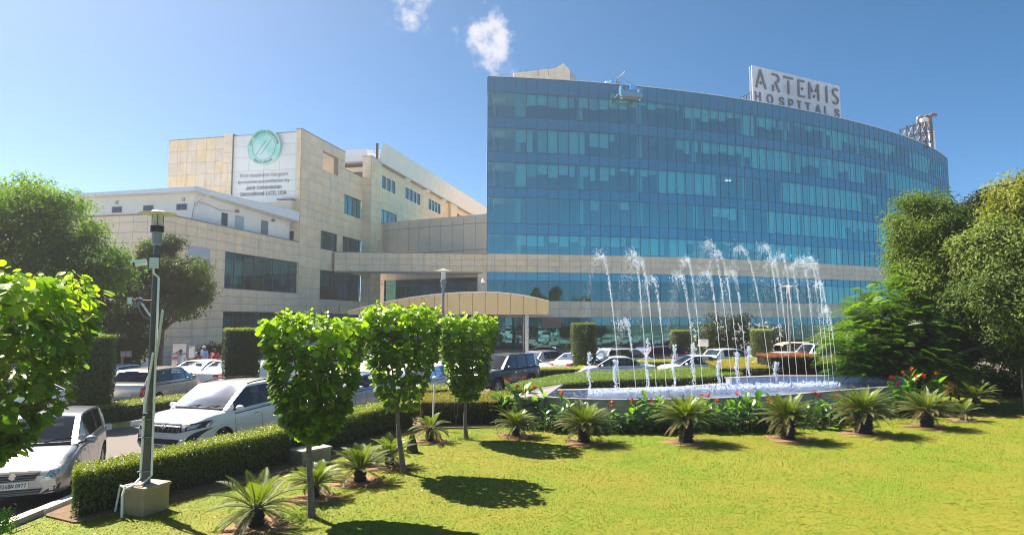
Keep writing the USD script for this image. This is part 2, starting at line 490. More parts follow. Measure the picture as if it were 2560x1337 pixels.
def ribbon(bm, s0, s1, z0, z1, off0, off1, step=1.25):
    """a solid curved band between two offsets"""
    n = max(1, int(round((s1 - s0) / step)))
    ss = np.linspace(s0, s1, n + 1)
    v = []
    for s in ss:
        v += [arc(s, off1, z0), arc(s, off1, z1), arc(s, off0, z1), arc(s, off0, z0)]
    f = []
    for i in range(n):
        q = 4 * i
        for k in range(4):
            f.append([q + k, q + 4 + k, q + 4 + (k + 1) % 4, q + (k + 1) % 4])
    f += [[0, 1, 2, 3], [4 * n + 3, 4 * n + 2, 4 * n + 1, 4 * n]]
    return bm.add(v, np.array(f))


SEND = 89.75
edges = [0.0, 0.8]
while edges[-1] < SEND - 0.6:
    edges.append(edges[-1] + 1.25)
SEND = edges[-1]
NE = len(edges) - 1
tower = Thing('glass_hospital_tower', 'curved blue glass hospital tower with stone bands and lettering on its roof', 'building', arc(0))
VIS = [(26.61, 29.49), (22.49, 25.30), (18.41, 21.28), (14.27, 17.21), (10.76, 12.99)]
SPA = [(29.49, 31.30), (25.30, 26.61), (21.28, 22.49), (17.21, 18.41), (12.99, 14.27)]
STN = [(8.67, 10.76, 3), (3.59, 5.43, 2)]
FIRST = [(5.43, 7.75), (7.75, 8.67)]
GRD = [(0.05, 1.25), (1.25, 2.62), (2.62, 3.59)]
# frames
for z in [31.30, 29.49, 26.61, 25.30, 22.49, 21.28, 18.41, 17.21, 14.27, 12.99]:
    tower.part('transom', ribbon(B(), 0, SEND, z - 0.025, z + 0.025, -0.04, 0.035), M_MULLION)
for z in [7.75, 2.62, 1.25]:
    tower.part('transom', ribbon(B(), 0, SEND, z - 0.025, z + 0.025, -0.04, 0.03), M_MULLION)
for i, s in enumerate(edges):
    b = B()
    for z0, z1 in ((10.76, 31.30), (5.43, 8.67), (0.0, 3.59)):
        d = arc(s + 0.01) - arc(s - 0.01)
        d = nrm(d)
        n_ = np.array([d[1], -d[0], 0])
        b.obox(arc(s, -0.05, z0) - d * 0.015, d * 0.03, n_ * 0.075, Z * (z1 - z0))
    tower.part('mullion', b, M_MULLION)
# panes: largest ones (nearest) singly, the rest joined
cnt_v, cnt_s, cnt_b = 0, 0, 0
rest_v, rest_s, rest_b, rest_b2 = B(), B(), B(), B()
ord_i = list(range(NE))


def pane_quad(i, z0, z1, off, tilt=0.004):
    a, c = edges[i] + 0.02, edges[i + 1] - 0.02
    j = rng.normal(0, tilt, 4)
    return np.array([arc(a, off + j[0], z0 + .02), arc(c, off + j[1], z0 + .02), arc(c, off + j[2], z1 - .02), arc(a, off + j[3], z1 - .02)]), np.array([[0, 1, 2, 3]])


for i in ord_i:
    for z0, z1 in VIS + FIRST[:1] + GRD[:2]:
        q = pane_quad(i, z0, z1, -0.01)
        if cnt_v < 300:
            tower.part('window_pane', q, M_GLASS if z0 > 9 else M_GLASS_LOW)
        else:
            rest_v.add(*q)
        cnt_v += 1
    for z0, z1 in SPA + FIRST[1:] + GRD[2:]:
        q = pane_quad(i, z0, z1, -0.012, 0.003)
        if cnt_s < 300:
            tower.part('spandrel_pane', q, M_SPANDREL)
        else:
            rest_s.add(*q)
        cnt_s += 1
tower.part('window_panes', rest_v, M_GLASS, kind='stuff')
tower.part('spandrel_panes', rest_s, M_SPANDREL, kind='stuff')
# blinds behind the panes, in runs as rooms have them
for fl, (z0, z1) in enumerate(VIS):
    i = 3
    while i < NE - 8:
        run = int(rng.integers(2, 7))
        mode = rng.random()
        for k in range(i, min(i + run, NE - 8)):
            if fl == 3 and 4 <= k < 13 and k != 10:
                continue
            if fl == 1 and 4 <= k <= 9:
                h = 1.0
            elif fl in (0, 2) and 4 <= k <= 9:
                h = 0.47 + rng.normal(0, 0.05)
            elif mode < 0.33:
                h = rng.uniform(0.3, 0.62)
            elif mode < 0.72:
                h = rng.uniform(0.92, 1.0)
            elif mode < 0.85:
                h = rng.uniform(0.1, 0.3)
            else:
                continue
            a, c = edges[k] + 0.05, edges[k + 1] - 0.05 - (0.45 if rng.random() < 0.15 else 0)
            zt = z1 - 0.06
            zb = zt - (z1 - z0 - 0.1) * min(h, 1)
            q = B()
            p0, p1 = arc(a, -0.3, zb), arc(c, -0.3, zb)
            q.obox(p0, p1 - p0, np.array([0, 0.02, 0]), Z * (zt - zb))
            if cnt_b < 300:
                tower.part('blind', q, M_BLIND if rng.random() < 0.75 else M_BLIND2)
            else:
                (rest_b if rng.random() < 0.75 else rest_b2).addm(q)
            cnt_b += 1
        i += run
if rest_b.n:
    tower.part('blinds', rest_b, M_BLIND, kind='stuff')
# slabs, back walls, columns, ceiling lamps
slab = B()
for z0, z1 in [(29.49, 31.2), (25.30, 26.61), (21.28, 22.49), (17.21, 18.41), (12.99, 14.27), (8.67, 10.76), (3.59, 5.43)]:
    ribbon(slab, 0.3, SEND - 0.3, z0 + 0.08, z1 - 0.08, -5.0, -0.45, 2.5)
tower.part('floor_slab', slab, M_CEIL)
back = B()
ribbon(back, 0.3, SEND - 0.3, 0.0, 31.0, -5.3, -5.05, 2.5)
tower.part('inner_wall', back, M_INSIDE)
for k in range(3, NE, 6):
    s = edges[k] + 0.3
    d = nrm(arc(s + .1) - arc(s - .1))
    n_ = np.array([d[1], -d[0], 0])
    tower.part('column', B().obox(arc(s, -1.0, 0) - d * .3, d * .6, n_ * .5, Z * 31), M_BLIND2)
for z in (17.1, 21.2):
    for _ in range(1):
        s = rng.uniform(8, 40)
        tower.part('ceiling_lamp', B().obox(arc(s, -2.2, z - 0.03), arc(s + 0.9, -2.2, 0) - arc(s, -2.2, 0), np.array([0, .15, 0]), Z * 0.03), mat('lamp_glow', {'e': ('emission', dict(color=(1, .97, .9), strength=1.2))}, surface='e.emission') if not stage.GetPrimAtPath('/World/Looks/lamp_glow') else UsdShade.Material.Get(stage, '/World/Looks/lamp_glow'))
# stone bands
cnt = 0
rest = [B() for _ in STONES]
for z0, z1, rows in STN:
    zz = np.linspace(z0, z1, rows + 1)
    i = 0
    for i in range(NE):
        for r in range(rows):
            a, c = edges[i] + 0.012, edges[i + 1] - 0.012
            b = B()
            pr = 0.07 + rng.uniform(-.004, .004)
            ribbon(b, a, c, zz[r] + 0.012, zz[r + 1] - 0.012, 0.0, pr, 1.3)
            k = int(rng.integers(len(STONES)))
            if cnt < 300:
                tower.part('stone_panel', b, STONES[k])
            else:
                rest[k].addm(b)
            cnt += 1
for k, b in enumerate(rest):
    if b.n:
        tower.part('stone_panels', b, STONES[k], kind='stuff')
jb = B()
for z0, z1, rows in STN:
    ribbon(jb, 0, SEND, z0, z1, -0.4, 0.0)
tower.part('band_backing', jb, M_JOINT)
cop = B()
ribbon(cop, -0.02, SEND, 31.32, 31.40, -0.35, 0.06)
tower.part('coping', cop, plain('light_coping', (0.62, 0.64, 0.66), 0.5))
# roof and the end walls
e0, e1 = arc(0, -0.06), arc(SEND, -0.06)
roof_pts = [tuple(arc(s, -0.3)[:2]) for s in np.linspace(0, SEND, 40)]
back_l = e0 + U * 26
back_r = e1 + np.array([-6, 20, 0])
rb = B().prism(roof_pts + [tuple(back_r[:2]), tuple(back_l[:2])], 30.7, 30.9)
tower.part('roof', rb, M_ROOFGREY)
lw = B()
lw.obox(e0, U * 26, np.array([0.25, 0, 0]), Z * 10.7)
tower.part('end_wall', lw, STONES[1])
for k in range(20):
    a = e0 + U * (k * 1.3)
    for z0, z1 in VIS + SPA:
        if k > 1 and k % 2 == 0:
            continue
        w = 1.3 if k < 2 else 2.6
        tower.part('side_pane', (np.array([a + U * .02 + Z * (z0 + .02), a + U * (w - .02) + Z * (z0 + .02), a + U * (w - .02) + Z * (z1 - .02), a + U * .02 + Z * (z1 - .02)]), np.array([[0, 3, 2, 1]])),
                   M_GLASS if (z0, z1) in VIS and k < 2 else M_SPANDREL)
for k in range(21):
    tower.part('side_mullion', B().obox(e0 + U * (k * 1.3 - .02) - np.array([.03, 0, 0]) + Z * 10.76, U * .04, np.array([.06, 0, 0]), Z * 20.5), M_MULLION)
rw = B()
rw.obox(e1, back_r - e1, np.array([-0.25, -.05, 0]), Z * 31.2)
tower.part('end_wall', rw, M_SPANDREL)
tower.part('rear_wall', B().obox(back_l, back_r - back_l, np.array([0, -0.25, 0]), Z * 31.2), STONES[1])

# vertical stone pier closing the tower's left edge below the glass
tower.part('corner_pier', B().obox(arc(0, 0.075, 3.0) - np.array([1.0, 0, 0]), np.array([0.98, 0, 0]), np.array([0, 0.6, 0]), Z * 5.7), STONES[0])

# ---------------------------------------------------------------- low wing, sign block, pier, rear wing
rng = np.random.default_rng(12)
wing = Thing('low_wing', 'low stone clad wing with ribbon windows behind the parked cars', 'building', blk(-18, 0, 0))
nR, nL = -W, -U          # outward normals of the right and the left face
S0 = -18.1
holesW = [(-11.25, 0.0, 5.95, 9.0), (-11.25, 0.0, 0.0, 4.05)]
xsR = lines(S0, -11.25, 1.12) + lines(-11.25, 0.0, 1.12)[1:]
zsR = [0, .7, 1.4, 2.1, 2.75, 3.4, 4.05, 4.7, 5.3, 5.95, 6.7, 7.45, 8.2, 9.0, 9.75, 10.5, 11.0]
rect_sub_clad(wing, blk(0, 0, 0), U, nR, xsR, zsR, holesW, STONES[:3] + WARM[1:2], rng, back=0.5)
wing.part('coping', B().obox(blk(S0 - .1, -.09, 11.0), U * 18.1, W * .5, Z * .1), M_PARAPET)
glaze(wing, blk(0, 0, 0), U, nR, -11.25, 0.0, 5.95, 9.0, lines(-11.25, 0, 1.4), [5.95, 8.2, 9.0], rng, blinds=.75, drop=(.5, 1.0))
glaze(wing, blk(0, 0, 0), U, nR, -11.25, 0.0, 0.0, 4.05, lines(-11.25, 0, 1.4), [0.0, 2.6, 4.05], rng, blinds=0.2)
holesL = [(1.3, 9.0, 0.0, 4.05)]
rect_sub_clad(wing, blk(S0, 0, 0), W, nL, [0, 1.3] + lines(1.3, 16.0, 1.25)[1:], zsR, holesL, WARM[1:2] + WARM[3:] + STONES[1:2], rng, back=0.5, count=[0])
wing.part('coping', B().obox(blk(S0 - .12, -.09, 11.003), W * 16.2, U * .5, Z * .1), M_PARAPET)
glaze(wing, blk(S0, 0, 0), W, nL, 1.3, 9.0, 0.0, 4.05, lines(1.3, 9.0, 1.4), [0.0, 2.6, 4.05], rng, blinds=0.2)
wing.part('roof', B().obox(blk(S0 + .5, .5, 10.2), U * 17.5, W * 15.3, Z * .2), M_ROOFGREY)
wing.part('rear_wall', B().obox(blk(S0 + .5, 15.8, 0), U * 17.5, W * .2, Z * 11.0), STONES[1])
# grey name plate on the wing
plate = Thing('wall_plate', 'pale blue-grey name plate on the stone wing, half hidden by the tree', 'sign', blk(-15.6, -.1, 6.4))
plate.part('board', B().obox(blk(-15.62, -.075, 6.4), U * 2.45, -W * .05, Z * 2.6), plain('plate_blue', (0.40, 0.43, 0.50), 0.4))


def text_on(th, text, h, o, d, up, n, m, depth=0.02, bold=False, name='lettering', center=True, squeeze=1.0, each=False, parent=None):
    """lettering standing on a wall: o is the middle of the base line"""
    tm = meshkit.text_mesh(text, h, depth, bold)
    v = np.array(tm.vertices)
    v[:, 0] *= squeeze
    if center:
        v[:, 0] -= (v[:, 0].min() + v[:, 0].max()) / 2
    p = np.asarray(o) + v[:, :1] * np.asarray(d) + v[:, 1:2] * np.asarray(up) + v[:, 2:3] * np.asarray(n)
    f = np.array(tm.faces)
    if np.dot(np.cross(d, up), n) < 0:
        f = f[:, ::-1]
    return th.part(name, (p, f), m, parent=parent)


text_on(plate, 'ARTEMIS', 0.5, blk(-14.4, -.126, 7.65), U, Z, -W, M_GREYPAINT, squeeze=.8)

block = Thing('sign_block', 'tall stone clad hospital block with green round emblem and accreditation text', 'building', blk(0, 0, 0))
TOPB = 22.55
holesB = [(4.2, 7.75, 19.45, 21.5), (9.25, 13.9, 20.55, 23.0), (9.25, 13.9, 15.45, 17.7), (4.15, 7.78, 10.86, 12.82), (9.05, 13.9, 10.86, 12.82), (4.2, 13.9, 5.5, 8.63), (4.2, 13.9, 0, 4.0)]
xsB = [0, 1.4, 2.8, 4.2, 5.95, 7.75, 9.25, 10.4, 11.55, 12.75, 13.9]
zsB = [0, .7, 1.4, 2.1, 2.75, 3.4, 4.0, 4.75, 5.5, 6.55, 7.6, 8.63, 9.75, 10.86, 11.84, 12.82, 13.8, 14.7, 15.45, 16.55, 17.7, 18.6, 19.45, 20.55, 21.5, TOPB]
rect_sub_clad(block, blk(0, 0, 0), U, nR, xsB, zsB, holesB, STONES, rng, back=0.55)
for (x0, x1, z0, z1) in holesB[2:]:
    glaze(block, blk(0, 0, 0), U, nR, x0, x1, z0, z1, lines(x0, x1, 1.3), [z0, z0 + (z1 - z0) * .72, z1] if z1 < 10 else [z0, z1], rng,
          blinds=.6 if z1 < 14 else 0.0, drop=(.5, 1.0), glass=M_GLASS if z1 > 14 else None)
block.part('coping', B().obox(blk(-.1, -.09, TOPB), U * 9.4, W * .66, Z * .09), M_PARAPET)
block.part('coping', B().obox(blk(9.25, -.09, 20.55), U * 4.7, W * .6, Z * .09), M_PARAPET)
block.part('opening_side', B().obox(blk(9.25, 0.02, 19.4), U * -.3, W * 3.0, Z * 3.1), STONES[2])
# left face: corner pier, white sign panels, second pier, warm panels
zsL = [4.0, 5, 6, 7, 8, 9, 10, 11.0, 12.1, 13.2, 14.3, 15.35, 16.4, 17.45, 18.45, 19.5, 20.55, 21.55, TOPB]
rect_sub_clad(block, blk(0, 0, 0), W, nL, [0.0, .56], zsL, [], STONES[:2] + STONES[4:], rng, depth=.10, back=.5)
rect_sub_clad(block, blk(.0, 0, 0), W, nL, [.56, 1.9, 3.2, 4.5, 6.0, 7.75], [4.0, 6, 8, 10, 11.0, 12.1, 13.2, 14.3, 15.2], [(.35, 1.55, 11.0, 12.35)], WARM, rng, depth=.04, back=.5)
rect_sub_clad(block, blk(.0, 0, 0), W, nL, [.56, 4.15, 7.75], [15.2, 16.25, 17.4, 18.55], [], PALE, rng, depth=.05, back=.5, name='white_panel')
rect_sub_clad(block, blk(.0, 0, 0), W, nL, [.56, 2.4, 4.15, 5.9, 7.75], [18.55, 20.0, 21.2, 22.3], [], PALE, rng, depth=.05, back=.5, name='white_panel')
rect_sub_clad(block, blk(-.22, 0, 0), W, nL, [7.75, 8.75], zsL, [], WARM[:2] + STONES[:1], rng, depth=.08, back=.6)
rect_sub_clad(block, blk(.0, 0, 0), W, nL, lines(8.75, 15.6, 1.14), [4.0, 6, 8, 10, 11.4, 12.9, 14.4, 15.8, 17.2, 18.5, 19.8, 21.05, 22.3], [], WARM, rng, depth=.05, back=.5)
block.part('coping', B().obox(blk(-.13, -.09, TOPB + .003), W * .7, U * .66, Z * .09), M_PARAPET)
block.part('coping', B().obox(blk(-.08, .6, 22.3), W * 15.0, U * .6, Z * .08), M_PARAPET)
block.part('left_end_wall', B().obox(blk(.1, 15.1, 4), U * 13.8, W * .5, Z * 18.3), WARM[1])
block.part('rear_wall', B().obox(blk(13.4, .6, 4), W * 14.5, U * .5, Z * 16.4), WARM[1])
block.part('roof', B().obox(blk(.5, .56, 19.0), U * 13, W * 14.6, Z * .2), M_ROOFGREY)
# stair house seen through the opening, orange sunlight put into its wall colour
block.part('roof_room', B().obox(blk(5.2, 3.6, 19.2), U * 2.2, W * 4, Z * 2.6), plain('orange_lit_wall', (0.66, 0.42, 0.30), .8, var=.1))
# window in the notch, with a white frame
fr = B()
for (a, c, d0, d1) in ((.35, 1.55, 12.2, 12.35), (.35, 1.55, 11.0, 11.1), (1.1, 1.55, 11.1, 12.2), (.35, .45, 11.1, 12.2)):
    fr.obox(blk(-.06, a, d0), W * (c - a), U * .2, Z * (d1 - d0))
wf = block.part('window_frame', fr, M_WHITE)
block.part('window_pane', B().obox(blk(.05, .45, 11.1), W * .65, U * .02, Z * 1.1), plain('dark_maroon_glass', (.05, .03, .05), .1))
block.part('small_eave', B().obox(blk(-1.0, .35, 15.25), W * 1.7, U * 1.0, Z * .12), M_PARAPET)
block.part('eave_box', B().obox(blk(-.75, .5, 14.2), W * 1.3, U * .65, Z * 1.0), WARM[3])
# text and emblem
for text, h, z, bold, wd in (('First hospital in Gurgaon', .37, 17.90, False, 5.4), ('to receive accreditation by', .37, 17.24, False, 5.9),
                             ('Joint Commission', .38, 16.60, True, 4.1), ('International (JCI), USA', .38, 15.98, True, 5.3)):
    tm = meshkit.text_mesh(text, h, .01, bold)
    w0 = np.ptp(np.array(tm.vertices)[:, 0])
    text_on(block, text, h, blk(-.055, 4.15, z), -W, Z, nL, M_TEXT, depth=.012, bold=bold, squeeze=wd / w0)
emb = Thing('round_emblem', 'round pale green accreditation emblem with ring lettering on the white panels', 'sign', blk(-.06, 4.04, 20.88))
M_EMB = mat('emblem_green', {'g': ('geometry', {}), 'n': ('noise_texture', dict(scale=.45, detail=1.0)), 'r': ('rgb_ramp', dict(ramp=[(.35, (.24, .62, .52)), (.65, (.52, .70, .64))])), 'p': ('principled_bsdf', dict(roughness=.35))},
            [('g.position', 'n.vector'), ('n.fac', 'r.fac'), ('r.color', 'p.base_color')])
M_EMBD = plain('emblem_dark', (0.06, 0.20, 0.17), .5)


def disc_on(th, name, c, r, n, d, up, depth, m, k=72, r_in=0.0, parent=None):
    a = np.arange(k) / k * 2 * math.pi
    ring = np.asarray(c) + r * (np.cos(a)[:, None] * d + np.sin(a)[:, None] * up)
    if r_in:
        inn = np.asarray(c) + r_in * (np.cos(a)[:, None] * d + np.sin(a)[:, None] * up)
        v = np.vstack([ring, ring + n * depth, inn, inn + n * depth])
        f = []
        for i in range(k):
            j = (i + 1) % k
            f += [[i, j, k + j, k + i], [k + i, k + j, 3 * k + j, 3 * k + i], [3 * k + i, 3 * k + j, 2 * k + j, 2 * k + i]]
    else:
        v = np.vstack([ring, ring + n * depth, [c + n * depth]])
        f = []
        for i in range(k):
            j = (i + 1) % k
            f += [[i, j, k + j, k + i], [k + i, k + j, 2 * k, 2 * k]]
        f = [q for q in f]
    v, f = np.array(v), np.array(f)
    t = np.vstack([f[:, [0, 1, 2]], f[:, [0, 2, 3]]])
    t = t[(t[:, 0] != t[:, 1]) & (t[:, 1] != t[:, 2]) & (t[:, 0] != t[:, 2])]
    if np.dot(np.cross(d, up), n) < 0:
        t = t[:, ::-1]
    return th.part(name, (v, t), m, parent=parent, smooth=30)


ec = blk(-.06, 4.04, 20.88)
disc_on(emb, 'disc', ec, 1.86, nL, -W, Z, .30, M_EMB)
disc_on(emb, 'ring', ec + nL * .30, 1.34, nL, -W, Z, .012, M_EMBD, r_in=1.30)
disc_on(emb, 'outer_rim', ec + nL * .30, 1.86, nL, -W, Z, .03, M_EMB, r_in=1.80)
for off in (-.28, .28):
    c = ec + nL * .302 - W * off
    q = nrm(-W * .62 + Z * .78)
    nn = np.cross(q, nL)
    emb.part('slash', B().obox(c - q * .95 - nn * .025, q * 1.9, nn * .05, nL * .012), M_EMBD)
for txt, a0, a1, inward in (('JOINT COMMISSION INTERNATIONAL', 172, 8, False), ('QUALITY APPROVAL', 232, 308, True)):
    L = len(txt)
    for i, ch in enumerate(txt):
        if ch == ' ':
            continue
        a = math.radians(a0 + (a1 - a0) * (i / (L - 1)))
        rad = -W * math.cos(a) + Z * math.sin(a)
        tan = -W * math.sin(a) - Z * math.cos(a)
        if inward:
            rad2, tan2, r = -rad, -tan, 1.71
        else:
            rad2, tan2, r = rad, tan, 1.46
        text_on(emb, ch, .25, ec + nL * .302 + rad * r, tan2, rad2, nL, M_EMBD, depth=.01, name='ring_letter', bold=True)

# pier between the block and the rear wing
pier = Thing('corner_pier', 'tall square stone pier between the sign block and the rear wing', 'pier', blk(13.95, -1.1, 0))
rect_sub_clad(pier, blk(13.97, 0.02, 0), -W, nL, [0, 1.12], lines(0, 20.6, .95) + lines(20.6, 23.2, .87)[1:], [], STONES, rng, back=.1)
rect_sub_clad(pier, blk(13.97, -1.1, 0), U, nR, [0, 1.55, 3.1], lines(0, 20.6, .95) + lines(20.6, 23.2, .87)[1:], [], STONES, rng, back=.8)
pier.part('coping', B().obox(blk(13.9, -1.2, 23.2), U * 3.25, W * 1.3, Z * .08), M_PARAPET)

rear = Thing('rear_wing', 'long stone rear wing with jutting white parapet and small windows', 'building', blk(17, -.5, 0))
hr = [(18.2, 22.8, 20.2, 21.9), (26.2, 32.3, 20.3, 22.0), (35.8, 41.6, 20.4, 22.1), (18.05, 23.4, 15.6, 17.5), (50.5, 54, 20.5, 22.1)]
rect_sub_clad(rear, blk(0, -.5, 0), U, nR, lines(17.1, 69, 1.7), lines(11, 15.6, 1.15) + lines(15.6, 17.5, .95)[1:] + lines(17.5, 20.2, .9)[1:] + lines(20.2, 22.1, .95)[1:] + [23.4], hr, STONES[:3] + WARM[1:2], rng, back=.5)
for (x0, x1, z0, z1) in hr:
    glaze(rear, blk(0, -.5, 0), U, nR, x0, x1, z0, z1, lines(x0, x1, 1.5), [z0, z1], rng, glass=M_GLASS, recess=.06, blinds=.15)
    if z0 > 18:
        rear.part('window_frame', B().obox(blk(x0 - .08, -.61, z0 - .1), U * (x1 - x0 + .16), W * .1, Z * .09), M_WHITE)
        rear.part('window_frame', B().obox(blk(x0 - .08, -.61, z1), U * (x1 - x0 + .16), W * .1, Z * .09), M_WHITE)
        for x in lines(x0, x1, 1.5):
            rear.part('window_frame', B().obox(blk(x - .05, -.60, z0), U * .1, W * .1, Z * (z1 - z0)), M_WHITE)
rear.part('pier', B().obox(blk(45.5, -1.1, 11), U * 3.4, W * .58, Z * 12.3), STONES[0])
# jutting parapet of tall panels, its soffit and brackets
M_PARAW = plain('parapet_white', (.70, .68, .65), .55, var=.06, scale=.5)
xs = lines(15.9, 66.7, 2.2)
for i in range(len(xs) - 1):
    a, c = xs[i] + .02, xs[i + 1] - .02
    ta, tc = 25.40 + .006 * (a - 15.9), 25.40 + .006 * (c - 15.9)
    v = np.array([blk(a, -1.9, ta), blk(c, -1.9, tc), blk(c, -1.25, 23.1), blk(a, -1.25, 23.1), blk(a, -1.75, ta), blk(c, -1.75, tc), blk(c, -1.1, 23.1), blk(a, -1.1, 23.1)])
    rear.part('parapet_panel', (v, np.array([[0, 3, 2, 1], [4, 5, 6, 7], [0, 1, 5, 4], [1, 2, 6, 5], [2, 3, 7, 6], [3, 0, 4, 7]])), M_PARAW)
rear.part('soffit', B().obox(blk(16.2, -1.2, 23.0), U * 50.5, W * 1.2, Z * .09), M_PARAPET)
for x in (25, 33, 41, 57):
    rear.part('bracket', B().obox(blk(x, -1.25, 22.75), U * 1.6, W * .7, Z * .18), M_WHITE)
rear.part('roof', B().obox(blk(17, -.4, 23.3), U * 50, W * 14, Z * .2), M_ROOFGREY)
rear.part('parapet_back', B().obox(blk(16.0, -1.05, 23.3), U * .15, W * .3, Z * 2.1), M_DARKMETAL)
# stair house and louvre screen on the roof behind
rear.part('roof_house', B().obox(blk(21, 2.8, 20.0), U * 8, W * 10, Z * 6.2), M_PARAW)
rear.part('roof_house_base', B().obox(blk(16.5, 1.2, 19.0), U * 3, W * 8, Z * 3.6), STONES[1])
for k in range(7):
    rear.part('louvre', B().obox(blk(19.5, -.9, 23.5 + k * .32), W * 2.4, U * .12, Z * .07), M_WHITE)
for k in range(4):
    rear.part('louvre_post', B().obox(blk(19.45, -.9 + k * .8, 23.3), W * .06, U * .06, Z * 2.4), M_WHITE)
rear.part('louvre_dark', B().obox(blk(14.6, .2, 20.6), W * 2.3, U * .1, Z * .9), M_DARKMETAL)

# ---------------------------------------------------------------- beige panel link and the band over it
link = Thing('panel_link', 'beige metal panelled link building between the pier and the glass tower', 'building', (-2.98, 75, 0))
c0, c1 = np.array([-17.4, 82.6, 0]), np.array([-2.9, 75.0, 0])
dl = nrm(c1 - c0)
nl = np.array([dl[1], -dl[0], 0])
Lk = np.linalg.norm(c1 - c0)
zl = [4.0, 5.1, 7.9, 9.4, 11.6, 14.75, 15.8]
rect_sub_clad(link, c0, dl, nl, lines(0, Lk, 1.64), zl, [(1.2, Lk - 1.4, 4.6, 8.3)], GREIGE, rng, depth=.08, gap=.03, name='metal_panel', back=.3)
glaze(link, c0, dl, nl, 1.2, Lk - 1.4, 4.6, 8.3, lines(1.2, Lk - 1.4, 1.65), [4.6, 7.6, 8.3], rng, blinds=.5, drop=(.6, 1.0))
link.part('ground_glazing', B().obox(c0 + Z * 0, dl * Lk, nl * .05, Z * 3.95), M_SPANDREL)
link.part('roof', B().obox(c0 + Z * 15.5, dl * Lk, -nl * 12, Z * .2), M_ROOFGREY)

band = Thing('link_band', 'long stone faced band bridging from the sign block to the glass tower', 'bridge', (-19.5, 70, 8.6))
b0, b1 = np.array([-19.5, 70.0, 0]), np.array([-2.84, 72.0, 0])
db = nrm(b1 - b0)
nb = np.array([db[1], -db[0], 0])
Lb = np.linalg.norm(b1 - b0)
rect_sub_clad(band, b0, db, nb, [0, 1.3] + lines(1.3, Lb, 1.4)[1:], [8.66, 9.35, 10.04, 10.7], [], STONES[:3] + STONES[4:], rng, depth=.06, back=1.4)
band.part('lower_channel', B().obox(b0 + Z * 8.48 + nb * .02, db * Lb, -nb * 1.3, Z * .17), M_PARAPET)
band.part('coping', B().obox(b0 + Z * 10.7 + nb * .1, db * Lb, -nb * 1.5, Z * .07), M_PARAPET)

# ---------------------------------------------------------------- white roof house on the low wing
ph = Thing('roof_house', 'white single storey roof house with small windows on top of the low wing', 'building', blk(-14, .85, 10.4))
ph.part('front_wall', B().obox(blk(-14, .85, 10.4), W * 13.6, U * .2, Z * 3.0), M_CREAM)  # warm light on this white wall is put into a cream colour
ph.part('side_wall', B().obox(blk(-13.8, .85, 10.4), U * 13.4, W * .2, Z * 3.0), M_WHITE)
ph.part('rear_wall', B().obox(blk(-.6, 1.05, 10.4), U * .2, W * 13.4, Z * 3.0), M_WHITE)
rb = B()
v = [blk(-14.7, 15.2, 13.42), blk(-14.9, .1, 13.36), blk(-.9, -.5, 13.0), blk(-.9, 15.2, 13.42), blk(-14.7, 15.2, 13.62), blk(-14.9, .1, 13.70), blk(-.9, -.5, 13.95), blk(-.9, 15.2, 13.62)]
rb.add(v, [[0, 1, 2, 3], [7, 6, 5, 4], [0, 4, 5, 1], [1, 5, 6, 2], [2, 6, 7, 3], [3, 7, 4, 0]])
ph.part('roof', rb, plain('white_sheet', (.72, .74, .76), .45, var=.04))
M_DKWIN = plain('dark_window', (.03, .06, .10), .08)
for t0 in (1.5, 4.6, 7.6):
    f = ph.part('window', B().obox(blk(-14.05, t0, 12.05), W * .95, U * .06, Z * .5), M_GREYPAINT)
    for q in (0, 1):
        ph.part('pane', B().obox(blk(-14.07, t0 + .06 + q * .43, 12.1), W * .38, U * .04, Z * .4), M_DKWIN, parent=f)
for t0 in (1.6, 7.9):
    v_ = ph.part('vent', B().obox(blk(-14.04, t0 + .1, 12.75), W * .28, U * .05, Z * .3), M_GREYPAINT)
    for q in range(4):
        ph.part('slat', B().obox(blk(-14.07, t0 + .12, 12.77 + q * .07), W * .24, U * .04, Z * .03), M_WHITE, parent=v_)
ph.part('glazed_screen', B().obox(blk(-14.05, 11.6, 11.2), W * 1.6, U * .06, Z * 1.0), plain('pale_screen', (.5, .6, .58), .4))
for s0, w, z0, h, mm in ((-10.75, .75, 11.2, 1.15, M_DKWIN), (-8.95, 1.15, 11.2, 1.2, plain('pale_glass', (.28, .42, .46), .2)), (-5.2, 1.05, 11.3, 1.25, plain('grey_glass', (.10, .17, .22), .15))):
    f = ph.part('window', B().obox(blk(s0 - .08, .80, z0 - .08), U * (w + .16), W * .06, Z * (h + .16)), M_CREAM)
    ph.part('pane', B().obox(blk(s0, .76, z0), U * w, W * .05, Z * h), mm, parent=f)
for s0 in (-8.9, -3.5):
    c = blk(s0, .78, 12.75)
    th = B().tube([c, c - W * .25], [.13, .15], 10)
    ph.part('exhaust_pipe', th, M_GREYPAINT)
ph.part('cable', B().tube([blk(-13.9, .80, 12.3), blk(-13.6, .78, 12.75), blk(-12.3, .78, 12.7), blk(-11.2, .78, 12.5), blk(-9.0, .78, 12.72)], .02, 5), M_GREYPAINT)
ph.part('cable', B().tube([blk(-13.95, .80, 12.7), blk(-14.02, .9, 12.0), blk(-14.04, 1.0, 11.2)], .025, 5), M_GREYPAINT)
for s0 in (-13.6, -.9):
    ph.part('roof_strut', B().tube([blk(s0, .84, 12.75), blk(s0, -.2, 13.3)], .035, 6), M_WHITE)

# ---------------------------------------------------------------- entrance canopy
can = Thing('entrance_canopy', 'arched tan panelled entrance canopy on a steel column', 'canopy', (-5, 56, 0))
M_TAN = plain('tan_panel', (.60, .45, .22), .5, var=.05, scale=.5)
xc = np.linspace(-14.6, 3.22, 17)


def can_top(x):
    return 5.76 - .0235 * (x + 2.6) ** 2 if x > -2.6 else 5.76 - .0118 * (x + 2.6) ** 2


def can_y(x):
    return 56.0 + .012 * (x - 3.2) ** 2 * 0.25


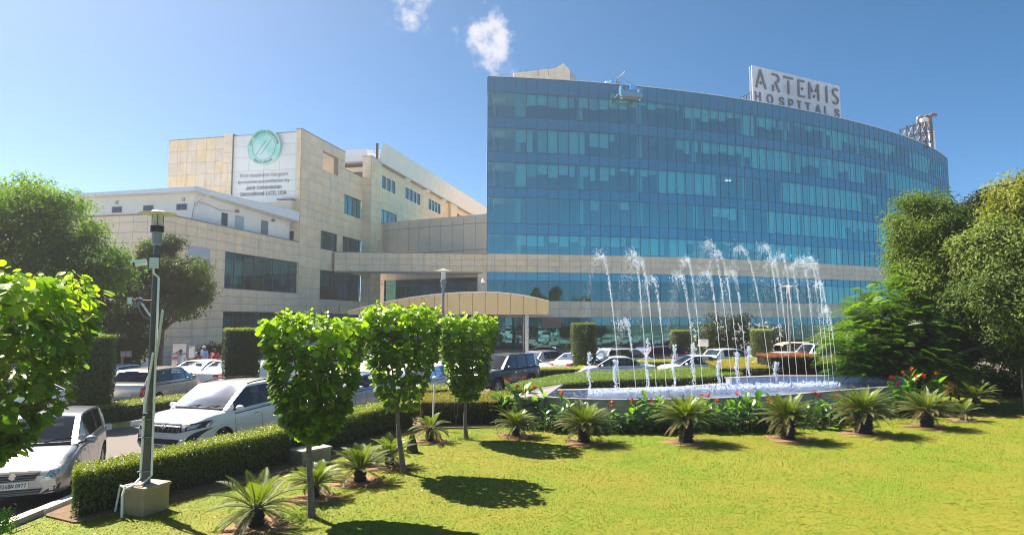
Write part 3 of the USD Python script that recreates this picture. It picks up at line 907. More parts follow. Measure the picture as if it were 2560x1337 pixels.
for i in range(16):
    a, c = xc[i] + .02, xc[i + 1] - .02
    v = np.array([[a, can_y(a), 3.81], [c, can_y(c), 3.81], [c, can_y(c), can_top(c)], [a, can_y(a), can_top(a)]])
    v = np.vstack([v, v + [0, .12, 0]])
    can.part('fascia_panel', (v, np.array([[0, 1, 2, 3], [7, 6, 5, 4], [0, 4, 5, 1], [1, 5, 6, 2], [2, 6, 7, 3], [3, 7, 4, 0]])), M_TAN)
n = 48
xx = np.linspace(-14.6, 3.22, n + 1)
v, f = [], []
for x in xx:
    y = can_y(x)
    v += [[x, y + .10, 3.86], [x, y + .10, can_top(x) - .02], [x, 70.6, can_top(x) - .02], [x, 70.6, 3.86]]
for i in range(n):
    q = 4 * i
    for k in range(4):
        f.append([q + k, q + (k + 1) % 4, q + 4 + (k + 1) % 4, q + 4 + k])
f += [[0, 1, 2, 3], [4 * n, 4 * n + 3, 4 * n + 2, 4 * n + 1]]
can.part('roof', (np.array(v), np.array(f)), plain('canopy_lining', (.30, .23, .14), .6))
fl = B()
for i in range(n):
    a, c = xx[i], xx[i + 1]
    fl.add([[a, can_y(a) - .05, can_top(a)], [c, can_y(c) - .05, can_top(c)], [c, can_y(c) + .5, can_top(c)], [a, can_y(a) + .5, can_top(a)],
            [a, can_y(a) - .05, can_top(a) + .07], [c, can_y(c) - .05, can_top(c) + .07], [c, can_y(c) + .5, can_top(c) + .07], [a, can_y(a) + .5, can_top(a) + .07]],
           [[0, 3, 2, 1], [4, 5, 6, 7], [0, 1, 5, 4], [2, 3, 7, 6]])
can.part('flashing', fl, M_WHITE)
for x, y in ((1.28, 56.8), (-12.5, 57.2), (1.28, 68)):
    c = can.part('column', B().cyl([x, y, 0], .21, 3.85, 24), M_STEEL, smooth=40)
M_REDSIGN = plain('brown_board', (.22, .13, .10), .5)
wb = Thing('wall_board', 'dark brown notice board on the ground floor glass beside the canopy column', 'sign', (3.3, 72, 2.7))
wb.part('board', B().obox(arc(6.3, .08, 2.5), arc(8.4, .08, 0) - arc(6.3, .08, 0), np.array([0, -.06, 0]), Z * 1.0), M_REDSIGN)
wb.part('frame', B().obox(arc(6.25, .08, 2.45), arc(8.45, .08, 0) - arc(6.25, .08, 0), np.array([0, -.04, 0]), Z * 1.1), M_GREYPAINT)
# dome camera on its tripod on top of the canopy
dc = Thing('dome_camera', 'white dome security camera on a small tripod above the canopy', 'camera', at(1208, 729, 57.0))
p = at(1208, 729, 57.0)
q = at(1208, 699, 57.0)
for k in range(3):
    a = k * 2.1 + .3
    dc.part('tripod_leg', B().tube([p + [math.cos(a) * .32, math.sin(a) * .3, -.1], q - Z * .25], .018, 5), M_GREYPAINT)
dc.part('housing', B().lathe(q - Z * .3, [(.0, 0), (.14, .02), (.17, .12), (.17, .22), (.07, .32), (.06, .42), (.0, .45)], 14), M_WHITE, smooth=40)
dc.part('bubble', B().lathe(q - Z * .42, [(0, 0), (.09, .02), (.13, .08), (.13, .12)], 12), M_DARKMETAL, smooth=40)
# ---------------------------------------------------------------- on the tower roof
rng = np.random.default_rng(13)
sg = Thing('roof_sign', 'large white grid roof sign with grey hospital lettering on the glass tower', 'sign', (33.72, 88, 31))
sA, sB = np.array([33.9, 88.0, 0]), np.array([50.6, 96.3, 0])
sd = nrm(sB - sA)
sn = np.array([sd[1], -sd[0], 0])
SL = np.linalg.norm(sB - sA)
M_GRID = mat('sign_grid', {'g': ('geometry', {}), 'm': ('mapping', dict(rotation=(0, 0, -math.atan2(sd[1], sd[0])))), 'sp': ('separate_xyz', {}), 'cm': ('combine_xyz', {}),
                           'b': ('brick_texture', dict(offset=0.0, scale=3.2, mortar_size=0.03, mortar_smooth=0.3, brick_width=0.6, row_height=0.6, color1=(.66, .65, .67), color2=(.61, .60, .63), mortar=(.40, .40, .44))),
                           'p': ('principled_bsdf', dict(roughness=.6))},
             [('g.position', 'm.vector'), ('m.vector', 'sp.vector'), ('sp.x', 'cm.x'), ('sp.z', 'cm.y'), ('cm.vector', 'b.vector'), ('b.color', 'p.base_color')])
xs = lines(0, SL, 2.33)
for i in range(len(xs) - 1):
    for z0, z1 in ((31.2, 33.6), (33.6, 36.15), (36.15, 39.15)):
        sg.part('grid_panel', B().obox(sA + sd * (xs[i] + .02) + Z * (z0 + .02), sd * (xs[i + 1] - xs[i] - .04), -sn * .12, Z * (z1 - z0 - .04)), M_GRID)
for x in xs:
    sg.part('rear_post', B().obox(sA + sd * (x - .06) - sn * .35 + Z * 31, sd * .12, -sn * .12, Z * 8.1), M_STEEL)
for k in range(5):
    a = sA + sd * (-.2 - .55 * k) + Z * 31 - sn * .4
    sg.part('side_brace', B().tube([a, a + Z * (4.2 - .35 * k)], .05, 6), M_DARKMETAL)
sg.part('side_brace', B().tube([sA + sd * -.2 + Z * 35.2, sA + sd * -3.0 + Z * 33.6], .05, 6), M_DARKMETAL)
sg.part('side_brace', B().tube([sA + sd * -.2 + Z * 31.5, sA + sd * -1.8 + Z * 34.2, sA + sd * -2.9 + Z * 32.2], .05, 6), M_DARKMETAL)
sg.part('side_screen', B().obox(sA + sd * -3.0 - sn * 1.2 + Z * 31, sd * 2.9, -sn * .1, Z * 2.9), M_WHITE)


def stroke(pts, w, rnd=True):
    from shapely.geometry import LineString
    return LineString(pts).buffer(w / 2, cap_style=2, join_style=1, quad_segs=6)


def plate_letter(th, name, shapes, o, d, up, n, m, depth=.18):
    from shapely import union_all
    s = union_all(shapes)
    bm = B()
    for g in getattr(s, 'geoms', [s]):
        q = trimesh.creation.extrude_polygon(g, depth, engine='earcut')
        v = o + q.vertices[:, :1] * d + q.vertices[:, 1:2] * up + q.vertices[:, 2:3] * n
        f = q.faces if np.dot(np.cross(d, up), n) > 0 else q.faces[:, ::-1]
        bm.add(v, f)
    return th.part(name, bm, m)


def dia(x, y, r):
    from shapely.geometry import Polygon
    return Polygon([(x - r * .75, y), (x, y - r), (x + r * .75, y), (x, y + r)])


def arcpts(cx, cy, rx, ry, a0, a1, n=12):
    a = np.radians(np.linspace(a0, a1, n))
    return list(zip(cx + rx * np.cos(a), cy + ry * np.sin(a)))


w_ = .24
LET = {
    'A': [stroke([(0, 0), (.78, 2.5), (1.75, 0)], w_), dia(.82, .75, .26)],
    'R': [stroke([(.02, 2.36), (.7, 2.36)] + arcpts(.75, 1.82, .55, .54, 90, -90) + [(.62, 1.28)], w_), stroke([(.62, 1.28), (1.35, 0)], w_), stroke([(.16, 0), (.16, .85)], w_)],
    'T': [stroke([(-.1, 2.36), (1.7, 2.36)], w_), stroke([(.8, 0), (.8, 1.95)], w_)],
    'E': [stroke([(1.35, 2.36), (.14, 2.36), (.14, .14), (1.35, .14)], w_), dia(.85, 1.25, .24)],
    'M': [stroke([(.14, 0), (.14, 2.45)], w_), stroke([(.14, 2.3), (.82, 1.1)], w_), stroke([(2.0, 0), (2.0, 2.45)], w_), stroke([(2.0, 2.3), (1.42, 1.25)], w_), dia(1.08, .55, .26)],
    'I': [stroke([(.14, 0), (.14, 2.5)], w_)],
    'S': [stroke([(1.25, 2.2)] + arcpts(.72, 1.83, .55, .53, 50, 255) + arcpts(.66, .68, .58, .55, 75, -140) + [(.08, .3)], w_)],
}
lx = 1.05
for ch, x in zip('ARTEMIS', (.66, 3.80, 6.30, 9.14, 11.42, 15.24, 16.64)):
    plate_letter(sg, 'large_letter', LET[ch], sA + sd * x + Z * 35.97 + sn * .06, sd * 1.05, Z * 1.05, sn, M_LETTER)
for ch, x in zip('HOSPITALS', (.95, 3.31, 5.68, 7.60, 9.34, 11.18, 13.40, 15.25, 17.65)):
    text_on(sg, ch, 1.32, sA + sd * x + Z * 34.03 + sn * .02, sd, Z, sn, M_LETTER, depth=.15, name='small_letter', bold=True)
for i in range(9):
    for k in range(6):
        sg.part('grille_bar', B().obox(sA + sd * (6.2 + i * .26) + Z * (36.2 if k < 1 else 37.6 - k * .26) + sn * .005, sd * .07, sn * .02, Z * .12), M_GREYPAINT) if k else None

# rooftop plant room behind the left parapet
rr = Thing('roof_plant_room', 'cream panelled plant room on the roof at the left end of the glass tower', 'building', (0.2, 85, 31))
q0 = at(1284, 183, 84.0)
q1 = at(1385, 172, 86.0)
q2 = at(1409, 159, 86.5)
q3 = at(1425, 176, 90.0)
q4 = at(1440, 193, 95.0)
pts = [q0, q1, q2, q3, q4]
for i in range(4):
    a, c = pts[i], pts[i + 1]
    m = 4 if i == 0 else 1
    for k in range(m):
        u0, u1 = a + (c - a) * (k / m), a + (c - a) * ((k + 1) / m)
        dd = nrm((u1 - u0) * [1, 1, 0])
        nn = np.array([-dd[1], dd[0], 0]) * .2
        v = np.array([[u0[0], u0[1], 30.8], [u1[0], u1[1], 30.8], u1, u0])
        v[:, :2] += dd[:2] * np.array([[.02], [-.02], [-.02], [.02]])
        v = np.vstack([v, v + nn])
        rr.part('wall_panel', (v, np.array([[0, 1, 2, 3], [7, 6, 5, 4], [0, 4, 5, 1], [1, 5, 6, 2], [2, 6, 7, 3], [3, 7, 4, 0]])), STONES[0] if i < 3 else M_PARAPET)
for x in (1300, 1316, 1345, 1372):
    p = at(x, 182, 84.8)
    rr.part('parapet_rod', B().tube([p - Z * .5, p + Z * .55], .03, 5), M_DARKMETAL)
rr.part('aerial', B().tube([at(1250, 192, 80), at(1252, 186, 80)], .04, 5), M_DARKMETAL)

# window cleaning cradle and its roof trolley
gd = Thing('cleaning_cradle', 'blue window cleaning cradle hanging at the roof edge of the glass tower', 'cradle', arc(16, 1.5, 29))
ga, gb = at(1550, 240, 73.2), at(1602, 246, 73.9)
gz = (ga[2] + gb[2]) / 2 - .1
gd_d = nrm((gb - ga) * [1, 1, 0])
gn = np.array([gd_d[1], -gd_d[0], 0])
GL = np.linalg.norm((gb - ga)[:2])
M_LBLUE = plain('light_blue_paint', (.09, .26, .42), .45)
o = np.array([ga[0], ga[1], gz])
gd.part('deck', B().obox(o - gn * .5, gd_d * GL, gn * 1.0, Z * .1), M_GREYPAINT)
for z in (.55, 1.15):
    for y in (-.48, .46):
        gd.part('rail', B().obox(o + gn * y + Z * z, gd_d * GL, gn * .04, Z * .04), M_LBLUE)
for x in np.linspace(0, GL - .05, 5):
    for y in (-.48, .46):
        gd.part('post', B().obox(o + gn * y + gd_d * x, gd_d * .05, gn * .04, Z * 1.2), M_LBLUE)
gd.part('mesh_side', B().obox(o + gn * .47 + Z * .1, gd_d * GL, gn * .015, Z * .5), M_LBLUE)
for x in (0, GL - .3):
    gd.part('hoist', B().obox(o + gd_d * x - gn * .2 + Z * .1, gd_d * .3, gn * .4, Z * 1.2), M_LBLUE)
    gd.part('roller', B().lathe(o + gd_d * (x + .15) - Z * .25, [(0, 0), (.11, .05), (.11, .17), (0, .22)], 10), M_WHITE)
gd.part('control_box', B().obox(o + gd_d * GL * .38 + gn * .48 + Z * .75, gd_d * .8, gn * .2, Z * .55), M_BLUEPAINT)
gd.part('fender', B().tube([o - gd_d * .5 - gn * .5, o - gn * .3 + Z * .5, o - gd_d * .5 + Z * .1], .04, 6), M_WHITE)
for x in (.1, GL - .1):
    gd.part('rope', B().tube([o + gd_d * x + Z * 1.2, o + gd_d * (x * .4 - .6) - gn * 1.6 + Z * 3.2], .02, 5), M_DARKMETAL)
tr = Thing('roof_trolley', 'blue and white roof trolley with a jib that holds the cradle ropes', 'trolley', arc(14, -2.0, 31))
t0 = at(1527, 206, 76.2)
td = nrm((arc(16) - arc(14)))
tn = np.array([td[1], -td[0], 0])
tb = np.array([t0[0], t0[1], 30.9])
tr.part('cabinet', B().obox(tb, td * .65, -tn * .9, Z * 1.55), M_BLUEPAINT)
tr.part('cabinet', B().obox(tb + td * 1.15, td * .6, -tn * .9, Z * 1.5), M_BLUEPAINT)
tr.part('white_cabinet', B().obox(tb - td * .55 - tn * .2, td * .52, -tn * 1.1, Z * 1.5), M_WHITE)
tr.part('jib', B().tube([tb + td * .85 + Z * .2, tb + td * .95 + Z * 1.85, tb + td * 1.1 + tn * 2.0 + Z * 2.0], .09, 6), M_GREYPAINT)
tr.part('mast', B().obox(tb + td * .8 - tn * .3, td * .28, -tn * .2, Z * 1.8), M_GREYPAINT)

# flue stacks with their lattice frame
fs = Thing('flue_stacks', 'three flue pipes with bent tops in a steel lattice frame on the roof', 'chimney', at(2300, 365, 103))
M_FLUE = plain('flue_metal', (.26, .24, .25), .5, metal=.3, var=.2)
M_RUST = plain('flue_rust', (.13, .085, .09), .6, var=.3)


def flue(px, y0, y1, r, m, dep=103.0, name='flue_pipe', ext=0.9):
    top = at(px, y1, dep)
    bot = np.array([top[0], top[1], 30.8])
    pts = [bot, top - Z * .6, top - Z * .25 + [.08, 0, 0], top + [.45, 0, 0.02], top + [ext, 0, -.1]]
    fs.part(name, B().tube(pts, [r, r, r, r * .95, r * .8], 10), m, smooth=40)


flue(2294, 370, 292, .27, M_FLUE, 102.5)
flue(2310, 370, 291, .33, M_RUST, 104)
flue(2324, 370, 287, .36, M_RUST, 105.5, ext=1.1)
cp = at(2310, 303, 104)
fs.part('collar', B().lathe(cp - Z * .5, [(.34, 0), (.6, .5), (.6, .9), (.4, 1.0)], 14), M_WHITE, smooth=40)
p = at(2331, 326, 105.5)
fs.part('white_duct', B().obox([p[0] - .35, p[1], 30.8], [.75, 0, 0], [0, .5, 0], Z * (p[2] - 30.8)), M_WHITE)
fx = [at(x, 316, 101.5)[0] for x in (2266, 2283, 2300, 2315, 2330)]
zt = [at(2266, 317, 101.5)[2], at(2283, 314, 101.5)[2], at(2300, 308, 101.5)[2], at(2315, 305, 101.5)[2], at(2330, 307, 101.5)[2]]
for yy in (101.5, 103.3):
    for i, x in enumerate(fx):
        fs.part('frame_post', B().tube([[x, yy, 30.8], [x, yy, zt[i]]], .10, 6), M_DARKMETAL)
        if i < 4:
            for z in (.25, .6, 1.0):
                fs.part('frame_rail', B().tube([[x, yy, 30.8 + (zt[i] - 30.8) * z], [fx[i + 1], yy, 30.8 + (zt[i + 1] - 30.8) * z]], .07, 5), M_DARKMETAL)
            for a, c in ((0, .5), (.5, 1.0)):
                z0, z1 = 30.8 + (zt[i] - 30.8) * a, 30.8 + (zt[i + 1] - 30.8) * c
                fs.part('frame_brace', B().tube([[x, yy, z0], [fx[i + 1], yy, z1]], .055, 5), M_DARKMETAL)
                fs.part('frame_brace', B().tube([[x, yy, z1], [fx[i + 1], yy, z0]], .055, 5), M_DARKMETAL)
for i, x in enumerate(fx):
    for z in (.6, 1.0):
        fs.part('frame_rail', B().tube([[x, 101.5, 30.8 + (zt[i] - 30.8) * z], [x, 103.3, 30.8 + (zt[i] - 30.8) * z]], .07, 5), M_DARKMETAL)

# ---------------------------------------------------------------- lawn, soil bed, kerbs
LAWN_Z = 0.12
NOISE_G = dict(scale=0.42, detail=5.0, roughness=0.62)


def grass_mat(name, k=1.0, trans=0.0):
    c = lambda *a: tuple(np.array(a) * k)
    nodes = {'g': ('geometry', {}), 'n': ('noise_texture', NOISE_G), 'n2': ('noise_texture', dict(scale=2.6, detail=4.0, roughness=.65)), 'n3': ('noise_texture', dict(scale=55.0, detail=2.0)),
             'a': ('math', dict(math_type='multiply_add', value2=.55)), 'a2': ('math', dict(math_type='multiply_add', value2=.04)),
             'r': ('rgb_ramp', dict(ramp=[(.50, c(.10, .182, .011)), (.68, c(.138, .188, .014)), (.92, c(.19, .188, .022))])),
             'p': ('principled_bsdf', dict(roughness=.75, specular_ior_level=.15))}
    links = [('g.position', 'n.vector'), ('g.position', 'n2.vector'), ('g.position', 'n3.vector'), ('n2.fac', 'a.value1'), ('n.fac', 'a.value3'), ('n3.fac', 'a2.value1'), ('a.value', 'a2.value3'), ('a2.value', 'r.fac'), ('r.color', 'p.base_color')]
    if trans:
        nodes.update({'t': ('translucent_bsdf', {}), 'mx': ('mix_closure', dict(fac=trans))})
        links += [('r.color', 't.color'), ('p.BSDF', 'mx.closure1'), ('t.BSDF', 'mx.closure2')]
        return mat(name, nodes, links, surface='mx.closure')
    nodes['bp'] = ('bump', dict(strength=.12, distance=.02))
    links += [('n3.fac', 'bp.height'), ('bp.normal', 'p.normal')]
    return mat(name, nodes, links)


M_LAWN = grass_mat('lawn', .95)
M_BLADE = grass_mat('grass_blades', 1.1, .3)
M_SOIL = mat('soil', {'g': ('geometry', {}), 'n': ('noise_texture', dict(scale=6.0, detail=8.0, roughness=.7)), 'r': ('rgb_ramp', dict(ramp=[(.3, (.10, .065, .035)), (.7, (.22, .145, .08))])),
                      'bp': ('bump', dict(strength=.8, distance=.05)), 'p': ('principled_bsdf', dict(roughness=.95))},
             [('g.position', 'n.vector'), ('n.fac', 'r.fac'), ('n.fac', 'bp.height'), ('bp.normal', 'p.normal'), ('r.color', 'p.base_color')])
M_LITTER = mat('leaf_litter', {'g': ('geometry', {}), 'n': ('voronoi_texture', dict(scale=26.0)), 'r': ('rgb_ramp', dict(ramp=[(.0, (.34, .19, .09)), (.5, (.26, .15, .07)), (1, (.16, .10, .05))])),
                               'bp': ('bump', dict(strength=.8, distance=.03)), 'p': ('principled_bsdf', dict(roughness=.9))},
               [('g.position', 'n.vector'), ('n.distance', 'r.fac'), ('n.distance', 'bp.height'), ('bp.normal', 'p.normal'), ('r.color', 'p.base_color')])
lawn_poly = [(-8.02, -4), (-8.02, 11.3), (-7.2, 11.35), (-6.3, 12.9), (-5.5, 14.3), (-4.9, 15.9), (-4.3, 17.4), (-3.5, 19.3), (-2.8, 20.5), (-.2, 20.7), (2.6, 20.4), (6, 20.8), (10, 22.5), (14, 25), (19, 28), (42, 34), (42, -4)]
from shapely.geometry import Polygon, Point, LineString
LP = Polygon(lawn_poly)


def compact(v, f):
    u_, inv = np.unique(f, return_inverse=True)
    return v[u_], inv.reshape(f.shape)


def lawn_h(x, y):
    return LAWN_Z + .05 * (meshkit.fbm(np.stack([np.asarray(x) * .35, np.asarray(y) * .35, 0 * np.asarray(x)], -1), 3) - .5)


gx = np.linspace(-8.02, 42, 170)
gy = np.linspace(-4, 34, 130)
X, Y = np.meshgrid(gx, gy)
hz = lawn_h(X, Y)
idx = np.arange(X.size).reshape(X.shape)
q = np.stack([idx[:-1, :-1], idx[:-1, 1:], idx[1:, 1:], idx[1:, :-1]], -1).reshape(-1, 4)
import shapely
cx_ = X.ravel()[q].mean(1)
cy_ = Y.ravel()[q].mean(1)
keep = shapely.contains_xy(LP.buffer(.15), cx_, cy_)
single('lawn', compact(np.stack([X.ravel(), Y.ravel(), hz.ravel()], 1), q[keep]), M_LAWN, 'mown yellow-green lawn in front of the fountain', 'lawn', kind='structure', smooth=True)
# mown grass blades
n = 360000
d_ = 8.2 * (27.0 / 8.2) ** rng.random(n)
ang = rng.uniform(-.68, .86, n)
x, y = d_ * np.tan(ang), d_
k = shapely.contains_xy(LP, x, y) & (np.hypot(x, y) < 40)
x, y = x[k], y[k]
n = len(x)
hgt = rng.uniform(.006, .014, n) * (1 + y / 26)
a = rng.uniform(0, 2 * math.pi, n)
w = rng.uniform(.004, .007, n) * (.6 + y / 9)
lean = rng.normal(0, .018, (n, 2))
base = np.stack([x, y, lawn_h(x, y) - .004], 1)
dv = np.stack([np.cos(a), np.sin(a), 0 * a], 1) * w[:, None]
tip = base + np.stack([lean[:, 0], lean[:, 1], hgt], 1)
v = np.stack([base - dv, base + dv, tip], 1).reshape(-1, 3)
gm_ = single('grass', (v, np.arange(3 * n).reshape(-1, 3)), M_BLADE, 'short mown grass blades covering the lawn', 'grass', kind='stuff')
gn_ = np.repeat(np.column_stack([rng.normal(0, .16, (n, 2)), np.ones(n)]), 3, 0)
gm_.CreateNormalsAttr(Vt.Vec3fArray.FromNumpy((gn_ / np.linalg.norm(gn_, axis=1, keepdims=True)).astype(np.float32)))
gm_.SetNormalsInterpolation('vertex')
# soil bed along the hedge
sb = [(-7.9, 11.3), (-7.2, 10.95), (-6.25, 12.35), (-5.4, 13.6), (-4.7, 15.2), (-4.1, 16.8), (-3.35, 18.7), (-2.6, 20.0), (-.3, 20.2), (-.3, 22.6), (-3.4, 22.6), (-4.6, 19.6), (-6.2, 16.2), (-7.9, 12.0)]
b = B().prism(Polygon(sb).buffer(.1).simplify(.03), .02, LAWN_Z + .035)
single('soil_bed', b, M_SOIL, 'bare brown soil bed running along the foot of the clipped hedge', 'soil', kind='structure')
M_KERB = plain('kerb_concrete', (.38, .34, .30), .85, var=.25, scale=6, bump=.2)
M_KERBW = plain('kerb_white', (.70, .68, .64), .7, var=.12, scale=5)
M_KERBG = plain('kerb_green', (.20, .21, .06), .7, var=.2, scale=5)
kb = Thing('lawn_kerb', 'worn concrete kerb stones between the silver car and the lawn', 'kerb', (-8.1, 8, 0))
for k in range(9):
    y0 = 3.2 + k * 1.02
    x0 = -8.32 + .018 * (y0 - 8)
    kb.part('kerb_stone', B().box([x0 + .1, y0 + .5, .1], [.2, 1.0, .24 + rng.uniform(-.006, .006)], rng.normal(0, .008)), M_KERB if k % 2 else M_KERBW)

# ---------------------------------------------------------------- fountain
fb = np.array([(.75, 20.75), (1.6, 20.05), (2.69, 19.8), (3.9, 19.76), (5.16, 19.9), (6.5, 20.15), (7.86, 20.53), (9.5, 21.3), (11.28, 22.27), (12.7, 22.95), (14.4, 23.75)])
bk = np.array([(1.45, 22.1), (3.5, 22.5), (5.9, 22.95), (8.0, 24.2), (10.3, 25.15), (13.0, 25.1), (15.2, 24.9)])


def resample(pl, n):
    pl = np.asarray(pl, float)
    s = np.concatenate([[0], np.cumsum(np.linalg.norm(np.diff(pl, axis=0), axis=1))])
    t = np.linspace(0, s[-1], n)
    return np.stack([np.interp(t, s, pl[:, i]) for i in range(pl.shape[1])], 1)


fo = Thing('fountain_basin', 'raised curved fountain basin with stone tiled wall and blue tiled pool', 'fountain', (3, 20, 0))
M_TILEWALL = [plain('basin_tile_a', (.36, .31, .25), .5, var=.2, scale=3), plain('basin_tile_b', (.32, .28, .23), .5, var=.2, scale=3)]
M_RIM = plain('basin_rim', (.30, .28, .26), .35, var=.1)
M_POOL = mat('pool_tile', {'g': ('geometry', {}), 'b': ('brick_texture', dict(offset=0.0, scale=1.0, mortar_size=.008, brick_width=.1, row_height=.1, color1=(.30, .34, .48), color2=(.36, .41, .55), mortar=(.4, .44, .52))), 'p': ('principled_bsdf', dict(roughness=.2))},
             [('g.position', 'b.vector'), ('b.color', 'p.base_color')])
WZ = 1.045
frs = resample(fb, 19)
for i in range(18):
    a, c = frs[i], frs[i + 1]
    d = nrm(c - a)
    L = np.linalg.norm(c - a)
    n2 = np.array([d[1], -d[0]])
    for z0, z1 in ((.0, .52), (.52, 1.0)):
        o = np.array([*(a + d * .006), z0 + .006])
        fo.part('wall_tile', B().obox(o, np.array([*(d * (L - .012)), 0]), np.array([*(-n2 * .16), 0]), Z * (z1 - z0 - .012)), M_TILEWALL[(i + int(z0 > 0)) % 2])
    o = np.array([*(a + n2 * .04), 1.0])
    fo.part('rim_slab', B().obox(o, np.array([*(d * (L - .004)), 0]), np.array([*(-n2 * .16), 0]), Z * .035), M_RIM)
brs = resample(bk, 13)
for i in range(12):
    a, c = brs[i], brs[i + 1]
    d = nrm(c - a)
    L = np.linalg.norm(c - a)
    n2 = np.array([-d[1], d[0]])
    hh = 1.0 if i < 6 else 1.22
    fo.part('rear_wall', B().obox([*(a), 0], [*(d * L), 0], [*(n2 * .25), 0], Z * hh), M_POOL)
    fo.part('rim_slab', B().obox([*(a - n2 * .04), hh], [*(d * (L - .004)), 0], [*(n2 * .36), 0], Z * .05), M_RIM)
poly = np.vstack([frs, brs[::-1]])
fo.part('floor', B().prism(Polygon(poly).buffer(-.03), .6, .7), M_POOL)
for (a, c) in ((frs[0], brs[0]), (frs[-1], brs[-1])):
    d = nrm(c - a)
    fo.part('end_wall', B().obox([*a, 0], [*(d * np.linalg.norm(c - a)), 0], [.12 * d[1], -.12 * d[0], 0], Z * 1.0), M_TILEWALL[0])
# tilted ledge at the left end
v = np.array([[.15, 20.4, 1.02], [1.0, 20.35, 1.02], [1.75, 22.3, 1.24], [.9, 21.5, 1.2]])
v = np.vstack([v, v - [0, 0, .07]])
fo.part('tilted_ledge', (v, np.array([[0, 1, 2, 3], [7, 6, 5, 4], [0, 4, 5, 1], [1, 5, 6, 2], [2, 6, 7, 3], [3, 7, 4, 0]])), M_RIM)
fo.part('ledge_base', B().prism([(.2, 20.5), (1.0, 20.45), (1.65, 22.1), (.9, 21.4)], 0, .98), M_TILEWALL[1])
M_WATER = mat('water', {'g': ('geometry', {}), 'n': ('noise_texture', dict(scale=5.5, detail=5.0, roughness=.7)), 'bp': ('bump', dict(strength=.55, distance=.08)),
                        'n2': ('noise_texture', dict(scale=9.0, detail=6.0, roughness=.75)), 'fm': ('map_range', dict(from_min=.56, from_max=.66, to_min=0, to_max=.55, clamp=True)),
                        't': ('transparent_bsdf', dict(color=(.62, .74, .92))), 'gl': ('glossy_bsdf', dict(color=(.95, .97, 1), roughness=.08)), 'f': ('fresnel', dict(IOR=1.33)),
                        'mx': ('mix_closure', {}), 'd': ('diffuse_bsdf', dict(color=(.8, .85, .92))), 'mx2': ('mix_closure', {})},
              [('g.position', 'n.vector'), ('n.fac', 'bp.height'), ('bp.normal', 'gl.normal'), ('bp.normal', 'f.normal'), ('g.position', 'n2.vector'), ('n2.fac', 'fm.value'), ('f.fac', 'mx.fac'), ('t.BSDF', 'mx.closure1'), ('gl.BSDF', 'mx.closure2'),
               ('fm.result', 'mx2.fac'), ('mx.closure', 'mx2.closure1'), ('d.BSDF', 'mx2.closure2')], surface='mx2.closure')
wp = Polygon(poly).buffer(-.08)
gx = np.linspace(.5, 15.5, 150)
gy = np.linspace(19.5, 25.5, 70)
X, Y = np.meshgrid(gx, gy)
zz_ = WZ - .03 + .025 * (meshkit.fbm(np.stack([X * 5, Y * 5, X * 0], -1), 3) - .5)
idx = np.arange(X.size).reshape(X.shape)
q = np.stack([idx[:-1, :-1], idx[:-1, 1:], idx[1:, 1:], idx[1:, :-1]], -1).reshape(-1, 4)
keep = shapely.contains_xy(Polygon(poly).buffer(-.02), X.ravel()[q].mean(1), Y.ravel()[q].mean(1))
single('pool_water', compact(np.stack([X.ravel(), Y.ravel(), zz_.ravel()], 1), q[keep]), M_WATER, 'rippled pale blue water filling the fountain basin', 'water', kind='structure', smooth=True)

M_SPRAY = mat('spray_water', {'d': ('diffuse_bsdf', dict(color=(.86, .90, .94))), 't': ('translucent_bsdf', dict(color=(.86, .90, .95))), 'gl': ('glossy_bsdf', dict(color=(1, 1, 1), roughness=.1)), 'tp': ('transparent_bsdf', dict(color=(.92, .95, .98))),
                              'm1': ('mix_closure', dict(fac=.55)), 'm2': ('mix_closure', dict(fac=.18)), 'm3': ('mix_closure', dict(fac=.5))},
              [('d.BSDF', 'm1.closure1'), ('t.BSDF', 'm1.closure2'), ('m1.closure', 'm2.closure1'), ('gl.BSDF', 'm2.closure2'), ('m2.closure', 'm3.closure1'), ('tp.BSDF', 'm3.closure2')], surface='m3.closure')
ico = trimesh.creation.icosphere(subdivisions=0)
IV, IF = np.array(ico.vertices), np.array(ico.faces)


def drops(c, r, stretch=None):
    c, r = np.asarray(c, float), np.broadcast_to(np.asarray(r, float), (len(c),))
    s = np.ones((len(c), 3)) if stretch is None else stretch
    v = c[:, None] + IV[None] * r[:, None, None] * s[:, None]
    f = IF[None] + (np.arange(len(c)) * len(IV))[:, None, None]
    return v.reshape(-1, 3), f.reshape(-1, 3)


JETS = [(1503, 641, 1550, 976), (1585, 634, 1617, 972), (1602, 652, 1641, 972), (1632, 697, 1666, 971), (1701, 690, 1740, 970), (1720, 649, 1757, 972), (1768, 682, 1808, 970), (1776, 611, 1830, 966), (1795, 634, 1851, 966),
        (1832, 679, 1869, 960), (1854, 622, 1928, 962), (1917, 616, 1960, 955), (1934, 653, 1977, 962), (1956, 637, 1994, 956), (1977, 670, 2018, 958), (2006, 653, 2043, 962), (2024, 645, 2063, 962), (2035, 658, 2073, 960),
        (2053, 707, 2084, 957), (2068, 773, 2094, 954), (1563, 802, 1590, 978)]
ordn = ['first', 'second', 'third', 'fourth', 'fifth', 'sixth', 'seventh', 'eighth', 'ninth', 'tenth', 'eleventh', 'twelfth', 'thirteenth', 'fourteenth', 'fifteenth', 'sixteenth', 'seventeenth', 'eighteenth', 'nineteenth', 'twentieth', 'twenty-first']
order = sorted(range(len(JETS)), key=lambda i: JETS[i][2])
